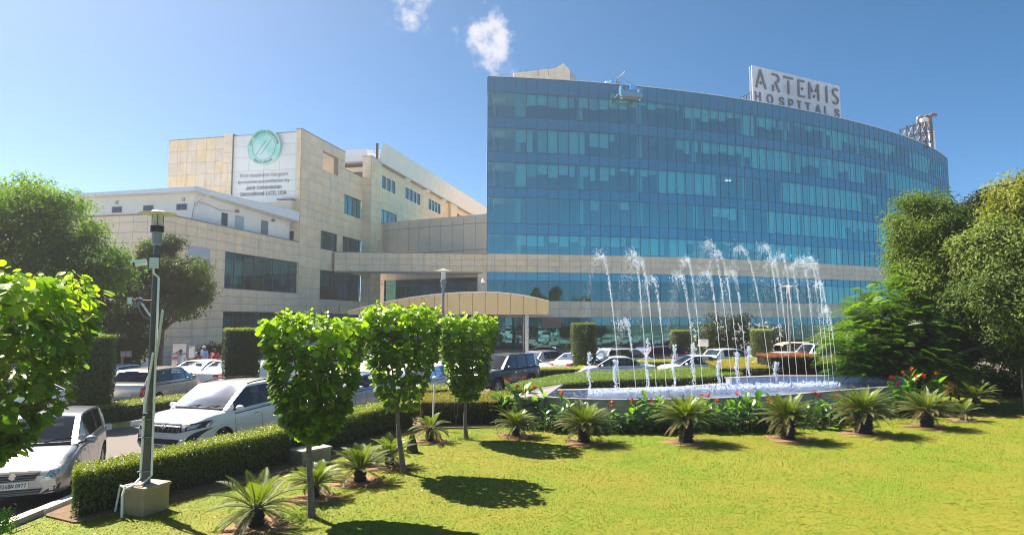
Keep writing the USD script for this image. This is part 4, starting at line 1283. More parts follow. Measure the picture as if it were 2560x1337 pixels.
for rank, ji in enumerate(order):
    tx, ty, bx_, by_ = JETS[ji]
    p0 = ground(bx_, by_, WZ)
    p1 = at(tx, ty, p0[1] + rng.uniform(-.1, .1))
    hgt = p1[2] - p0[2]
    jt = Thing('water_jet', '%s leaning water jet from the left in the fountain, counted at the water' % ordn[rank] if rank else 'leftmost leaning water jet of the fountain, counted at the water', 'water jet', p0, group='water jets of the fountain')
    # rising stream: slows towards the top and breaks up into drops
    t = np.linspace(0, .9, 60)
    s = 1 - (1 - t) ** 2
    pts = p0 + np.stack([t * (p1[0] - p0[0]), t * (p1[1] - p0[1]), s * hgt], 1)
    wob = rng.normal(0, .008, (60, 3)) * (t[:, None] * 2)
    rad = .0085 + .006 * t + .005 * np.abs(np.sin(np.arange(60) * 1.9)) * t
    jt.part('stream', B().tube(pts[:38] + wob[:38], rad[:38], 5), M_SPRAY)
    m = 210
    tt = rng.uniform(.35, 1.0, m)
    ss = 1 - (1 - tt) ** 2
    c = p0 + np.stack([tt * (p1[0] - p0[0]), tt * 0, ss * hgt], 1) + rng.normal(0, .022, (m, 3)) * (.4 + 1.6 * tt[:, None])
    r = rng.uniform(.007, .016, m)
    m2 = 300
    f_ = rng.random(m2) ** 1.5
    c2 = p1 + np.stack([-(.06 + f_ ** .5 * .55) * (hgt / 4.5) + rng.normal(0, .09, m2), rng.normal(0, .1, m2), .08 - f_ * hgt * .62 + rng.normal(0, .06, m2)], 1)
    r2 = rng.uniform(.004, .012, m2) * (1 - .35 * f_)
    m3 = 70
    c3 = p1 + np.stack([rng.normal(-.08, .14, m3), rng.normal(0, .1, m3), rng.normal(-.05, .13, m3)], 1)
    r3 = rng.uniform(.007, .017, m3)
    st = np.ones((m + m2 + m3, 3))
    st[:, 2] = rng.uniform(1.0, 2.2, len(st))
    jt.part('droplets', drops(np.vstack([c, c2, c3]), np.concatenate([r, r2, r3]), st), M_SPRAY, kind='stuff')
BUB = [(1473, 882, 976), (1538, 900, 980), (1619, 847, 975), (1686, 862, 971), (1733, 858, 966), (1798, 899, 966), (1843, 880, 961), (1873, 865, 957), (1940, 905, 955)]
for i, (bx_, ty, by_) in enumerate(BUB):
    p0 = ground(bx_, by_, WZ)
    h = at(bx_, ty, p0[1])[2] - p0[2]
    bt = Thing('bubbling_jet', '%s short upright foaming jet from the left in the fountain' % ordn[i], 'water jet', p0, group='foaming jets of the fountain')
    m = 170
    t = rng.random(m)
    c = p0 + np.stack([rng.normal(0, .028, m) * (.5 + t) + .03 * np.sin(t * 9), rng.normal(0, .02, m), t * h], 1)
    r = rng.uniform(.010, .026, m) * (.6 + .7 * t)
    m2 = 60
    t2 = rng.random(m2)
    c2 = p0 + np.stack([rng.normal(0, .07, m2), rng.normal(0, .06, m2), t2 * h], 1)
    st = np.ones((m + m2, 3))
    st[:, 2] = 1.6
    bt.part('foam', drops(np.vstack([c, c2]), np.concatenate([r, rng.uniform(.006, .015, m2)]), st), M_SPRAY, kind='stuff')
# splashing foam where the jets fall back
m = 2600
px_ = rng.uniform(1470, 2100, m)
py_ = 980 - (px_ - 1470) / 630 * 22 + rng.normal(0, 3.5, m)
cc = np.array([ground(a, c, WZ) for a, c in zip(px_, py_)])
kk = shapely.contains_xy(wp, cc[:, 0], cc[:, 1])
cc = cc[kk]
cc[:, 2] += np.abs(rng.normal(0, .035, len(cc)))
single('splash_foam', drops(cc, rng.uniform(.008, .026, len(cc))), M_SPRAY, 'white splashing foam on the water below the jets', 'foam', kind='stuff')
# ---------------------------------------------------------------- vegetation
rng = np.random.default_rng(14)


def unit(a):
    return a / np.maximum(np.linalg.norm(a, axis=-1, keepdims=True), 1e-9)


def quad_leaves(p, n, t, L, Wd, fold=.22, droop=.0):
    """simple leaves: two triangles folded along the midrib. p: stalk ends, n: leaf normals, t: tip directions"""
    p, n = np.asarray(p, float), unit(np.asarray(n, float))
    t = unit(t - (t * n).sum(-1, keepdims=True) * n)
    s = np.cross(n, t)
    L, Wd = (np.broadcast_to(np.asarray(q, float), (len(p),))[:, None] for q in (L, Wd))
    tip = p + t * L - n * L * droop
    m = p + t * L * .45
    a, b = m + s * Wd / 2 + n * fold * Wd, m - s * Wd / 2 + n * fold * Wd
    v = np.stack([p, b, tip, a], 1).reshape(-1, 3)
    i = np.arange(len(p))[:, None] * 4
    f = np.stack([i + [0, 1, 2], i + [0, 2, 3]], 1).reshape(-1, 3)
    return v, f


_lobe = np.array([[0, 0], [.22, .02], [.42, .16], [.52, .40], [.48, .66], [.34, .86], [.18, .97], [.05, .90], [0, .78]])
_lobe_m = _lobe[1:-1][::-1] * [-1, 1]
_OUT = np.vstack([_lobe, _lobe_m])


def broad_leaves(p, n, t, L, fold=.18, cup=.12):
    """round two-lobed leaves with a fold along the midrib: a fan from the middle"""
    p, n = np.asarray(p, float), unit(np.asarray(n, float))
    t = unit(t - (t * n).sum(-1, keepdims=True) * n)
    s = np.cross(n, t)
    L = np.broadcast_to(np.asarray(L, float), (len(p),))[:, None, None]
    o = np.vstack([[0, .42], _OUT])
    x, y = o[:, 0], o[:, 1]
    z = fold * np.abs(x) - cup * (y - .3) ** 2
    z[0] = -.02
    v = p[:, None] + L * (s[:, None] * x[None, :, None] + t[:, None] * y[None, :, None] + n[:, None] * z[None, :, None])
    k = len(o)
    m = k - 1
    tri = np.array([[0, 1 + i, 1 + (i + 1) % m] for i in range(m)])
    f = tri[None, :, ::-1] + (np.arange(len(p)) * k)[:, None, None]
    return v.reshape(-1, 3), f.reshape(-1, 3)


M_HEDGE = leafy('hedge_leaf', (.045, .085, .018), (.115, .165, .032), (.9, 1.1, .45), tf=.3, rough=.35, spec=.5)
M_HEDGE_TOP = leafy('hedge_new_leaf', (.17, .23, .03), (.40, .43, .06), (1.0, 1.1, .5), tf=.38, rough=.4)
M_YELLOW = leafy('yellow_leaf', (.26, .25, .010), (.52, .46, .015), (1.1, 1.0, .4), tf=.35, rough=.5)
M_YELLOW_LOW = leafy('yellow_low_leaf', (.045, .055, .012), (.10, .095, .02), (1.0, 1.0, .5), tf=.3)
M_RED = leafy('red_leaf', (.20, .09, .03), (.36, .17, .06), (1.1, .8, .5), tf=.35)
M_CORE = plain('light_block_core', (.012, .02, .008), .95)  # dark fill added inside hedges and topiary to block light
M_BARK = plain('bark', (.15, .12, .095), .9, var=.35, scale=14, bump=.6, bscale=50)
M_BARKD = plain('dark_bark', (.06, .05, .04), .9, var=.3, scale=10)
M_TWIG = plain('twig', (.10, .075, .05), .9)


def ring_points(front, back, z0, z1, n, rng, jitter=.035, bump=.05, seed=0, round_=.06, ends=True, top_share=None):
    """points and outward normals spread over a clipped hedge between two ground lines"""
    F, K = resample(front, 60), resample(back, 60)
    lf, lb = np.linalg.norm(np.diff(F, axis=0), axis=1).sum(), np.linalg.norm(np.diff(K, axis=0), axis=1).sum()
    wid = np.linalg.norm(F - K, axis=1).mean()
    areas = np.array([lf * (z1 - z0), lb * (z1 - z0) * .5, (lf + lb) / 2 * wid, wid * (z1 - z0) if ends else 0, wid * (z1 - z0) if ends else 0])
    cnt = (n * areas / areas.sum()).astype(int)
    P, N = [], []

    def line(L, u):
        x = u * 59
        i = np.clip(x.astype(int), 0, 58)
        return L[i] + (L[i + 1] - L[i]) * (x - i)[:, None], unit(L[i + 1] - L[i])
    c2 = (F.mean(0) + K.mean(0)) / 2
    for k, L in ((0, F), (1, K)):
        u = rng.random(cnt[k])
        q, d = line(L, u)
        nn = np.stack([d[:, 1], -d[:, 0]], 1)
        other, _ = line(K if k == 0 else F, u)
        nn *= np.sign(((q - other) * nn).sum(1, keepdims=True))
        z = z0 + (z1 - z0) * rng.random(cnt[k])
        P.append(np.column_stack([q, z]))
        N.append(np.column_stack([nn, np.zeros(len(q))]))
    u, w = rng.random(cnt[2]), rng.random(cnt[2])
    a, _ = line(F, u)
    b_, _ = line(K, u)
    P.append(np.column_stack([a + (b_ - a) * w[:, None], np.full(len(u), z1)]))
    N.append(np.tile([0, 0, 1.0], (len(u), 1)))
    for k, e in ((3, 0), (4, -1)):
        w = rng.random(cnt[k])
        q = F[e] + (K[e] - F[e]) * w[:, None]
        inward = unit((F[1 if e == 0 else -2] - F[e])[None])
        P.append(np.column_stack([q, z0 + (z1 - z0) * rng.random(cnt[k])]))
        N.append(np.column_stack([np.tile(-inward, (len(q), 1)), np.zeros(len(q))]))
    P, N = np.vstack(P), np.vstack(N)
    nz = meshkit.fbm(P * 2.3 + seed, 3, seed) - .5
    P = P + N * (nz[:, None] * bump * 2 - np.abs(rng.normal(0, jitter, len(P)))[:, None])
    return P, N, F, K


def hedge(name, label, front, back, z0, z1, n, L, mats, core_in=.09, group=None, bump=.045, thin_bottom=0.0, twigs=0, cat='hedge', seed=0, sprigs=0, jit=.05):
    side_m, top_m = mats
    th = Thing(name, label, cat, (front[0][0], front[0][1], z0), group=group)
    P, N, F, K = ring_points(front, back, z0, z1, n, rng, bump=bump, seed=seed, jitter=jit)
    if thin_bottom:
        k = rng.random(len(P)) < np.clip((P[:, 2] - z0) / thin_bottom, .25, 1)
        P, N = P[k], N[k]
    up = N[:, 2] > .5
    rnd = rng.normal(0, 1, P.shape)
    nn = unit(N * .9 + rnd * .55 + [0, 0, .35])
    t = unit(rng.normal(0, 1, P.shape) + N * .5 + [0, 0, .5])
    Ls = L * rng.uniform(.7, 1.25, len(P))
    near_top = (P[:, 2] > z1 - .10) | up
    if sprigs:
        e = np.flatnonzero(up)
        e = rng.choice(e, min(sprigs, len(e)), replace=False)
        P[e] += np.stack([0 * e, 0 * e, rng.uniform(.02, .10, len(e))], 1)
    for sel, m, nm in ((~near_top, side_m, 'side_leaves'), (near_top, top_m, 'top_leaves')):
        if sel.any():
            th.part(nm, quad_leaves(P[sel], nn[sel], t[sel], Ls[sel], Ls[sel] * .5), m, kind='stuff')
    # solid dark box added inside the leaves to block light
    c = (F + K) / 2
    Fi, Ki = F + unit(c - F) * core_in * 1.4, K + unit(c - K) * core_in * 1.4
    v = np.vstack([np.column_stack([Fi, np.full(60, z0)]), np.column_stack([Fi, np.full(60, z1 - core_in)]), np.column_stack([Ki, np.full(60, z1 - core_in)]), np.column_stack([Ki, np.full(60, z0)])])
    v[[0, 60, 120, 180], :2] += (F[1] - F[0]) / np.linalg.norm(F[1] - F[0]) * core_in
    v[[59, 119, 179, 239], :2] -= (F[-1] - F[-2]) / np.linalg.norm(F[-1] - F[-2]) * core_in
    f = []
    for i in range(59):
        for a, b in ((0, 60), (60, 120), (120, 180)):
            f.append([a + i, a + i + 1, b + i + 1, b + i])
    f += [[0, 60, 120, 180], [239, 179, 119, 59]]
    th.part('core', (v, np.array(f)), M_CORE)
    if twigs:
        bm = B()
        for _ in range(twigs):
            u = rng.random()
            i = int(u * 58)
            q = F[i] + (c[i] - F[i]) * rng.uniform(.05, .4)
            bm.tube([[q[0], q[1], z0 - .02], [q[0] + rng.normal(0, .04), q[1] + rng.normal(0, .04), z0 + .45]], [.014, .008], 5)
        th.part('stems', bm, M_TWIG, kind='stuff')
    return th


near_f = [(-7.38, 11.02), (-7.2, 11.1), (-6.41, 12.72), (-5.7, 14.0), (-5.05, 15.6), (-4.43, 17.06), (-3.66, 19.0), (-2.95, 20.3)]
near_k = [(-7.75, 11.6), (-7.5, 11.9), (-6.98, 13.1), (-6.35, 14.4), (-5.78, 15.95), (-5.15, 17.4), (-4.4, 19.3), (-3.7, 20.8)]
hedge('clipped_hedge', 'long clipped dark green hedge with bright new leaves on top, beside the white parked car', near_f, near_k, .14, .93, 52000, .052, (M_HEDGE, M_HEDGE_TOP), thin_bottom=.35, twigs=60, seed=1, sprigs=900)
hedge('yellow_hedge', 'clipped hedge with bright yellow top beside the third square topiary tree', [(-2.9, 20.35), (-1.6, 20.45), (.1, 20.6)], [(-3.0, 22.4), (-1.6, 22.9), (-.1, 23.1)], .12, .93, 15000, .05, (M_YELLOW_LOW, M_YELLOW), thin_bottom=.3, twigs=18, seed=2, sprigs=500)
hedge('low_hedge', 'small clipped green bush between the near hedge and the yellow hedge', [(-3.6, 22.3), (-2.5, 22.9), (-1.75, 23.2)], [(-4.2, 23.6), (-3.0, 24.0), (-2.0, 24.3)], .05, 1.05, 8000, .05, (M_HEDGE, M_HEDGE_TOP), seed=3, sprigs=200)
isl_f = [(-14.6, 18.6), (-12.98, 20.8), (-11.8, 22.5), (-10.3, 25.0), (-8.8, 27.8), (-7.4, 30.6)]
isl_k = [(-15.6, 19.3), (-14.0, 21.5), (-12.8, 23.2), (-11.3, 25.7), (-9.8, 28.5), (-8.4, 31.2)]
hedge('island_hedge', 'clipped hedge on the kerbed island behind the white car', isl_f, isl_k, .12, .70, 22000, .06, (M_HEDGE, M_HEDGE_TOP), seed=4)
ik = Thing('island_kerb', 'green and white striped kerb around the hedge island', 'kerb', (-13, 20, 0))
il = resample(np.array(isl_f) + [.34, -.17], 27)
for i in range(26):
    a, c = il[i], il[i + 1]
    d = nrm(c - a)
    ik.part('kerb_stone', B().obox([*(a + d * .005), 0], [*(d * (np.linalg.norm(c - a) - .01)), 0], [-d[1] * .2, d[0] * .2, 0], Z * .17), M_KERBG if i % 2 else M_KERBW)
fh_f = [(.45, 21.9), (.9, 22.9), (1.79, 24.07), (3.5, 25.6), (5.2, 26.2), (6.92, 26.6), (8.6, 27.4), (10.1, 28.3)]
fh_k = [(-.2, 23.0), (.5, 25.2), (2.05, 27.9), (4.5, 30.0), (6.4, 30.9), (8.28, 31.5), (9.8, 32.0), (11.0, 32.2)]
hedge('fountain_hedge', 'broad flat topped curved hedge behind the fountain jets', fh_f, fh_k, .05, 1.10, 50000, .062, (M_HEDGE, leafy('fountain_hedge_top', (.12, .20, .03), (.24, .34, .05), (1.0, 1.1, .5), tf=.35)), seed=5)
hedge('mid_hedge', 'low clipped hedge in the car park at the foot of the tall topiary column', [(.9, 33.4), (3.6, 34.0), (6.2, 37.2)], [(.8, 34.3), (3.5, 34.9), (6.0, 38.1)], .0, .9, 12000, .07, (M_HEDGE, M_HEDGE_TOP), seed=6)
hedge('mid_hedge', 'low clipped hedge between the two white saloon cars and the red off-roader', [(7.4, 38.2), (10.2, 39.0)], [(7.2, 39.8), (10.0, 40.6)], .0, .95, 7000, .07, (M_HEDGE, M_HEDGE_TOP), seed=7)
hedge('mid_hedge', 'low clipped hedge in front of the white hatchback beyond the second saloon car', [(12.4, 38.2), (15.6, 39.4)], [(12.2, 39.8), (15.4, 41)], .0, 1.0, 7000, .07, (M_HEDGE, M_HEDGE_TOP), seed=8)
hedge('yellow_strip_hedge', 'dark hedge with a thin yellow top at the right end of the fountain hedge', [(9.3, 28.9), (12.3, 29.2)], [(10.0, 33.4), (13.2, 33.2)], .05, 1.32, 14000, .06, (M_HEDGE, leafy('yellow_strip', (.30, .27, .02), (.48, .40, .03), (1.1, 1, .4))), seed=9)
hedge('red_topped_hedge', 'tall box hedge with reddish new growth on top beside the fountain', [(11.7, 29.2), (14.2, 29.8)], [(11.9, 31.4), (14.4, 32.0)], .05, 1.80, 15000, .065, (leafy('box_dark', (.04, .045, .02), (.09, .085, .035), (1, .9, .5)), M_RED), seed=10, bump=.09, sprigs=400)
hedge('yellow_green_hedge', 'low yellow-green hedge between the red topped box hedge and the feathery shrub', [(14.5, 30.0), (17.6, 31.0)], [(14.7, 34.5), (17.9, 35.2)], .05, 1.45, 12000, .065, (M_HEDGE, leafy('lime_leaf', (.20, .26, .02), (.36, .40, .04), (1, 1, .4))), seed=11)


def topiary(label, px0, px1, ytop, dep, z0, taper=.75, n=13000, L=.06, group='clipped topiary columns', low=.45):
    """clipped column: upright sides, narrowing towards the foot"""
    c = at((px0 + px1) / 2, 800, dep)
    r = (px1 - px0) / 2 / FPX * dep
    z1 = at((px0 + px1) / 2, ytop, dep)[2]
    th = Thing('topiary_column', label, 'topiary', (c[0], dep, 0), group=group)
    u = rng.random(n)
    top = u < .2
    z = z0 + (z1 - z0) * rng.random(n)
    h = (z - z0) / (z1 - z0)
    rad = r * np.where(h < low, taper + (1 - taper) * np.sqrt(np.clip(h / low, 0, 1)), 1.0)
    edge = np.clip((h - .93) / .07, 0, 1)
    rad = rad * (1 - .10 * edge ** 2)
    a = rng.uniform(0, 2 * math.pi, n)
    rr = np.where(top, r * .92 * np.sqrt(rng.random(n)), rad)
    z = np.where(top, z1, z)
    P = np.stack([c[0] + rr * np.cos(a), dep + rr * np.sin(a), z], 1)
    N = np.stack([np.cos(a) * ~top, np.sin(a) * ~top, top * 1.0], 1)
    P += N * ((meshkit.fbm(P * 2.0, 3) - .5) * .12 - np.abs(rng.normal(0, .05, n)))[:, None]
    nn = unit(N * .9 + rng.normal(0, .55, P.shape) + [0, 0, .3])
    t = unit(rng.normal(0, 1, P.shape) + N * .4 + [0, 0, .5])
    Ls = L * rng.uniform(.7, 1.25, n)
    new = (z > z1 - .1)
    th.part('side_leaves', quad_leaves(P[~new], nn[~new], t[~new], Ls[~new], Ls[~new] * .5), M_HEDGE, kind='stuff')
    th.part('top_leaves', quad_leaves(P[new], nn[new], t[new], Ls[new], Ls[new] * .5), M_HEDGE_TOP, kind='stuff')
    prof = [(.0, z0)] + [(max(.05, r * (taper + (1 - taper) * math.sqrt(min(k / 8 / low, 1))) - .1), z0 + (z1 - z0 - .1) * k / 8) for k in range(9)] + [(.0, z1 - .1)]
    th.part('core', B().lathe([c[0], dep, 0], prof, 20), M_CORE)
    th.part('trunk', B().cyl([c[0], dep, 0], .09, z0 + .3, 8), M_BARKD)
    return th


topiary('clipped column topiary behind the silver hatchback, narrowing at its foot', 180, 286, 838, 21.4, .3, .7, 17000)
topiary('clipped column topiary left of the first square topiary tree', 562, 652, 820, 27.0, .3, .72, 15000)
topiary('tallest clipped column topiary, standing in the hedge behind the white saloon', 1427, 1491, 808, 36.0, .25, .45, 13000, .07)
topiary('clipped block topiary to the left of the white notice board', 1675, 1728, 825, 45.0, .5, .9, 7000, .08)
topiary('clipped block topiary to the right of the white notice board', 1875, 1926, 823, 46.0, .5, .9, 7000, .08)
topiary('rightmost clipped block topiary, beside the feathery green shrub', 2048, 2102, 822, 48.0, .5, .9, 7000, .08)

# ------------------------------------------------ square topiary trees with broad two-lobed leaves
M_BROAD_TOP = leafy('broad_leaf_glow', (.20, .36, .025), (.40, .54, .05), (1.15, 1.2, .35), tf=.5, rough=.45)  # lighter leaf: sun glow of the crown top put into the colour
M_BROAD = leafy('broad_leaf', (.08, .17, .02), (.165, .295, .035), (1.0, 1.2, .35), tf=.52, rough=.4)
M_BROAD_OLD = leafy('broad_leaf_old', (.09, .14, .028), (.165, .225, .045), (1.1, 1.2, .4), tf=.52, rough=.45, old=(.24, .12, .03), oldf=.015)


def square_tree(label, base, r_top, r_low, z_low, z_top, n, Lf, leanx=0.0, seed=0, density_low=1.0, sprig=40, trunk_r=.047, off=(0, 0), mats=(M_BROAD, M_BROAD_OLD)):
    g = np.random.default_rng(100 + seed)
    bx, by = base
    th = Thing('square_topiary_tree', label, 'tree', (bx, by, LAWN_Z), group='square clipped broad-leaved trees on the lawn edge')
    cx, cy = bx + leanx + off[0], by + off[1]
    # trunk and limbs
    zs = np.linspace(LAWN_Z - .05, z_low + .25, 12)
    k = (zs - zs[0]) / (zs[-1] - zs[0])
    pts = np.stack([bx + leanx * k ** 1.2 + .02 * np.sin(k * 5 + seed), by + .03 * np.sin(k * 4 + seed * 2), zs], 1)
    th.part('trunk', B().tube(pts, trunk_r * (1.35 - .5 * k) * (1 + .25 * np.exp(-k * 9)), 10), M_BARK, smooth=40)
    top = pts[-1]
    for j in range(9):
        a = j * 2.4 + seed
        e = np.array([cx + math.cos(a) * r_top * .75, cy + math.sin(a) * r_top * .75, g.uniform(z_low + .5, z_top - .1)])
        m = (top + e) / 2 + g.normal(0, .06, 3) + [0, 0, -.05]
        th.part('limb', B().tube([top - Z * .1, m, e], [trunk_r * .55, trunk_r * .33, .008], 6), M_BARK)
        for q in range(2):
            e2 = e + g.normal(0, .3, 3)
            th.part('twig', B().tube([m, (m + e2) / 2 + g.normal(0, .05, 3), e2], [.014, .009, .004], 5), M_TWIG)
    # leaves: near the surface of a box that narrows downwards with rounded corners
    m = int(n * 1.6)
    h = g.random(m) ** .85
    h = np.where(g.random(m) < .16, g.uniform(.93, 1.0, m), h)
    a = g.uniform(0, 2 * math.pi, m)
    sq = 1.0 / np.maximum(np.abs(np.cos(a)), np.abs(np.sin(a))) ** .45
    R = np.interp(h, [0, .1, .25, .5, .75, 1.0], [.30, .48, .66, .84, .95, 1.0]) * r_top * sq * .95
    shell = np.where(h > .93, np.sqrt(g.random(m)), 1 - np.abs(g.normal(0, .14, m)))
    shell = np.where(g.random(m) < .2, np.sqrt(g.random(m)), shell)
    P = np.stack([cx + R * shell * np.cos(a), cy + R * shell * np.sin(a), z_low + h * (z_top - z_low)], 1)
    nz = meshkit.fbm(P * 1.9 + seed * 7, 3, seed)
    P[:, :2] += (P[:, :2] - [cx, cy]) * ((nz - .5) * .28)[:, None]
    P[:, 2] += (nz - .5) * .22
    keep = g.random(m) < np.where(h < .42, density_low, 1.0) * np.clip((nz - .30) * 4.5, 0, 1)
    P, h, a = P[keep][:n], h[keep][:n], a[keep][:n]
    out = np.stack([np.cos(a), np.sin(a), 0 * a], 1)
    N = unit(out * .55 + [0, 0, .75] + g.normal(0, .42, P.shape))
    T = unit(out * .9 + g.normal(0, .6, P.shape) + [0, 0, -.35])
    Ls = Lf * g.uniform(.5, 1.2, len(P))
    # upright sprigs above the clipped top
    sp, sn_, st_, sl = [], [], [], []
    for _ in range(sprig):
        aa, rr = g.uniform(0, 2 * math.pi), r_top * math.sqrt(g.random())
        b0 = np.array([cx + rr * math.cos(aa), cy + rr * math.sin(aa), z_top - .1])
        d = unit(np.array([math.cos(aa) * .35, math.sin(aa) * .35, 1.0]) + g.normal(0, .25, 3))
        Lq = g.uniform(.12, .36)
        th.part('sprig', B().tube([b0, b0 + d * Lq], [.006, .003], 4), M_TWIG)
        for q in range(int(g.integers(3, 7))):
            sp.append(b0 + d * Lq * (.3 + .7 * q / 6))
            sn_.append([g.normal(0, .5), g.normal(0, .5), 1])
            st_.append(g.normal(0, 1, 3))
            sl.append(Lf * g.uniform(.45, .8))
    P, N, T = np.vstack([P, sp]), np.vstack([N, unit(np.array(sn_))]), np.vstack([T, st_])
    Ls = np.concatenate([Ls, sl])
    young = (P[:, 2] > z_top - .26 - .30 * g.random(len(P)) ** 1.5) | (g.random(len(P)) < .09)  # top leaves and shoots take the colour with the sun glow in it
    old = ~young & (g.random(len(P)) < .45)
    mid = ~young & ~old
    # the leaves nearest to the viewer singly, the rest together
    depth = np.linalg.norm(P - [0, 0, EYE], axis=1) - .8 * Ls / Lf
    near = np.zeros(len(P), bool)
    near[np.argsort(depth)[:300]] = True
    mm = np.where(young, 0, np.where(old, 2, 1))
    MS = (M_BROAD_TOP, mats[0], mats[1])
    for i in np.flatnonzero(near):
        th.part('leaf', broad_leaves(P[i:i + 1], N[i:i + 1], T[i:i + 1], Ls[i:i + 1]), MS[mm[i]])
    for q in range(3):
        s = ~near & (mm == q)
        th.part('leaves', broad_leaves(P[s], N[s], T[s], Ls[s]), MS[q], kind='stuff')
    return th


square_tree('largest square topiary tree on a straight trunk in the middle of the lawn edge', (-3.44, 11.19), 0.84, .55, 1.42, 3.46, 2300, .145, seed=1, leanx=-.02, off=(.02, .1))
square_tree('middle square topiary tree with a leaning trunk and thin dark lower crown', (-2.40, 14.4), .88, .55, 1.50, 3.70, 2000, .145, seed=2, leanx=-.18, density_low=.45, off=(.12, 0), sprig=30)
square_tree('farthest square topiary tree beside the yellow hedge, with two tall shoots', (-1.28, 18.23), .84, .62, 1.25, 3.48, 2300, .145, seed=3, leanx=-.05, off=(.05, 0), sprig=26)
square_tree('square topiary tree cut off by the left edge of the picture', (-7.1, 8.5), 1.32, .75, 1.62, 3.98, 3300, .155, seed=4, sprig=60)

# ------------------------------------------------ sago palms
M_FROND = leafy('sago_leaflet', (.055, .085, .014), (.135, .165, .026), (1.0, 1.1, .45), tf=.36, rough=.5, spec=.3)
M_FROND_Y = leafy('sago_leaflet_young', (.13, .19, .02), (.24, .30, .03), (1.0, 1.1, .4), tf=.35, rough=.4)
M_FROND_O = leafy('sago_leaflet_old', (.12, .10, .035), (.22, .19, .06), (1, .9, .5), tf=.25, rough=.5)
M_STUB = plain('sago_trunk', (.035, .028, .022), .95, var=.5, scale=18, bump=1.0, bscale=30)
M_RACHIS = plain('sago_rib', (.10, .12, .03), .6)


def frond(L, a, el, droop, g, pairs=26, wid=.13):
    """an arching rib with two rows of stiff leaflets"""
    t = np.linspace(0, 1, 12)
    ca, sa = math.cos(a), math.sin(a)
    ang = el - droop * t ** 1.3
    ds = L / 11
    rr = np.concatenate([[0], np.cumsum(np.cos(ang[:-1]) * ds)])
    zz = np.concatenate([[0], np.cumsum(np.sin(ang[:-1]) * ds)])
    rib = np.stack([rr * ca, rr * sa, zz], 1)
    k = np.linspace(.14, .99, pairs)
    p = np.stack([np.interp(k, t, rib[:, i]) for i in range(3)], 1)
    d = unit(np.stack([np.interp(np.minimum(k + .03, 1), t, rib[:, i]) - np.interp(k - .03, t, rib[:, i]) for i in range(3)], 1))
    side = np.array([-sa, ca, 0.0])
    upn = np.cross(d, side)
    upn *= np.sign(upn[:, 2:3] + 1e-6)
    ln = wid * (.35 + 1.0 * np.sin(np.clip(k * 1.08, 0, 1) * math.pi) ** .6) * (1 - .25 * k)
    V, Fc = [], []
    for s in (1, -1):
        tip = unit(side * s + d * .85 + upn * .28) + g.normal(0, .05, (pairs, 3))
        v, f = quad_leaves(p, upn + side * s * -.3, tip, ln, .017, fold=.1)
        V.append(v)
        Fc.append(f + sum(len(x) for x in V[:-1]))
    leaf = (np.vstack(V), np.vstack(Fc))
    ribm = B().tube(rib, np.linspace(.010, .003, 12), 4)
    return leaf, ribm


def sago(name_label, loc, n_fr, L, trunk_h, trunk_r, seed, young=.25, old=.15, el0=1.25, el1=-.35, rz=0.0, group='sago palms on the lawn', base_litter=True, dead=0):
    g = np.random.default_rng(500 + seed)
    th = Thing('sago_palm', name_label, 'palm', loc, rz=rz, group=group)
    prof = [(trunk_r * 1.05, -.06)]
    for i in range(int(trunk_h / .035)):
        z = i * .035
        prof += [(trunk_r * (1.0 + .10 * ((i * 7) % 3 - 1)), z), (trunk_r * .88, z + .02)]
    prof += [(trunk_r * .8, trunk_h + .02), (trunk_r * .4, trunk_h + .07), (.0, trunk_h + .08)]
    th.part('trunk', B().lathe([0, 0, 0], prof, 14), M_STUB, world=False)
    for i in range(n_fr):
        q = i / max(n_fr - 1, 1)
        a = i * 2.39996 + g.normal(0, .1)
        el = el0 + (el1 - el0) * q ** .85 + g.normal(0, .08)
        m = M_FROND_Y if q < young else (M_FROND_O if q > 1 - old and g.random() < .7 else M_FROND)
        leaf, rib = frond(L * g.uniform(.82, 1.08) * (.75 + .25 * min(1, q * 3)), a, el, g.uniform(.35, 1.05), g, pairs=28)
        o = np.array([math.cos(a) * trunk_r * .35, math.sin(a) * trunk_r * .35, trunk_h + .02])
        p = th.part('frond', (leaf[0] + o, leaf[1]), m, world=False)
        rv, rf_ = rib.get()
        th.part('rib', (rv + o, rf_), M_RACHIS, parent=p, world=False)
    for i in range(dead):
        a = g.uniform(0, 2 * math.pi)
        leaf, rib = frond(L * g.uniform(.55, .8), a, -.35 + g.normal(0, .12), g.uniform(.5, .9), g, pairs=18, wid=.09)
        o = np.array([math.cos(a) * trunk_r * .8, math.sin(a) * trunk_r * .8, trunk_h * .85])
        th.part('dead_frond', (leaf[0] + o, leaf[1]), M_FROND_O, world=False, label='dry brown frond hanging against the trunk')
    if base_litter:
        single('mulch_ring', litter(loc, .42 + trunk_r), M_LITTER, 'ring of dry brown leaf litter around the ' + name_label.split(',')[0], 'mulch', kind='stuff')
    return th


def litter(loc, r):
    a = np.linspace(0, 2 * math.pi, 33)[:-1]
    k = r * (1 + .18 * np.sin(a * 3 + loc[0]) + .1 * np.sin(a * 7 + loc[1]))
    k = np.concatenate([[0], k])
    a = np.concatenate([[0], a])
    x, y = loc[0] + k * np.cos(a), loc[1] + k * np.sin(a)
    z = lawn_h(x, y) + .03
    z[1:] -= .03
    f = [[0, 1 + i, 1 + (i + 1) % 32] for i in range(32)]
    return np.stack([x, y, z], 1), np.array(f)


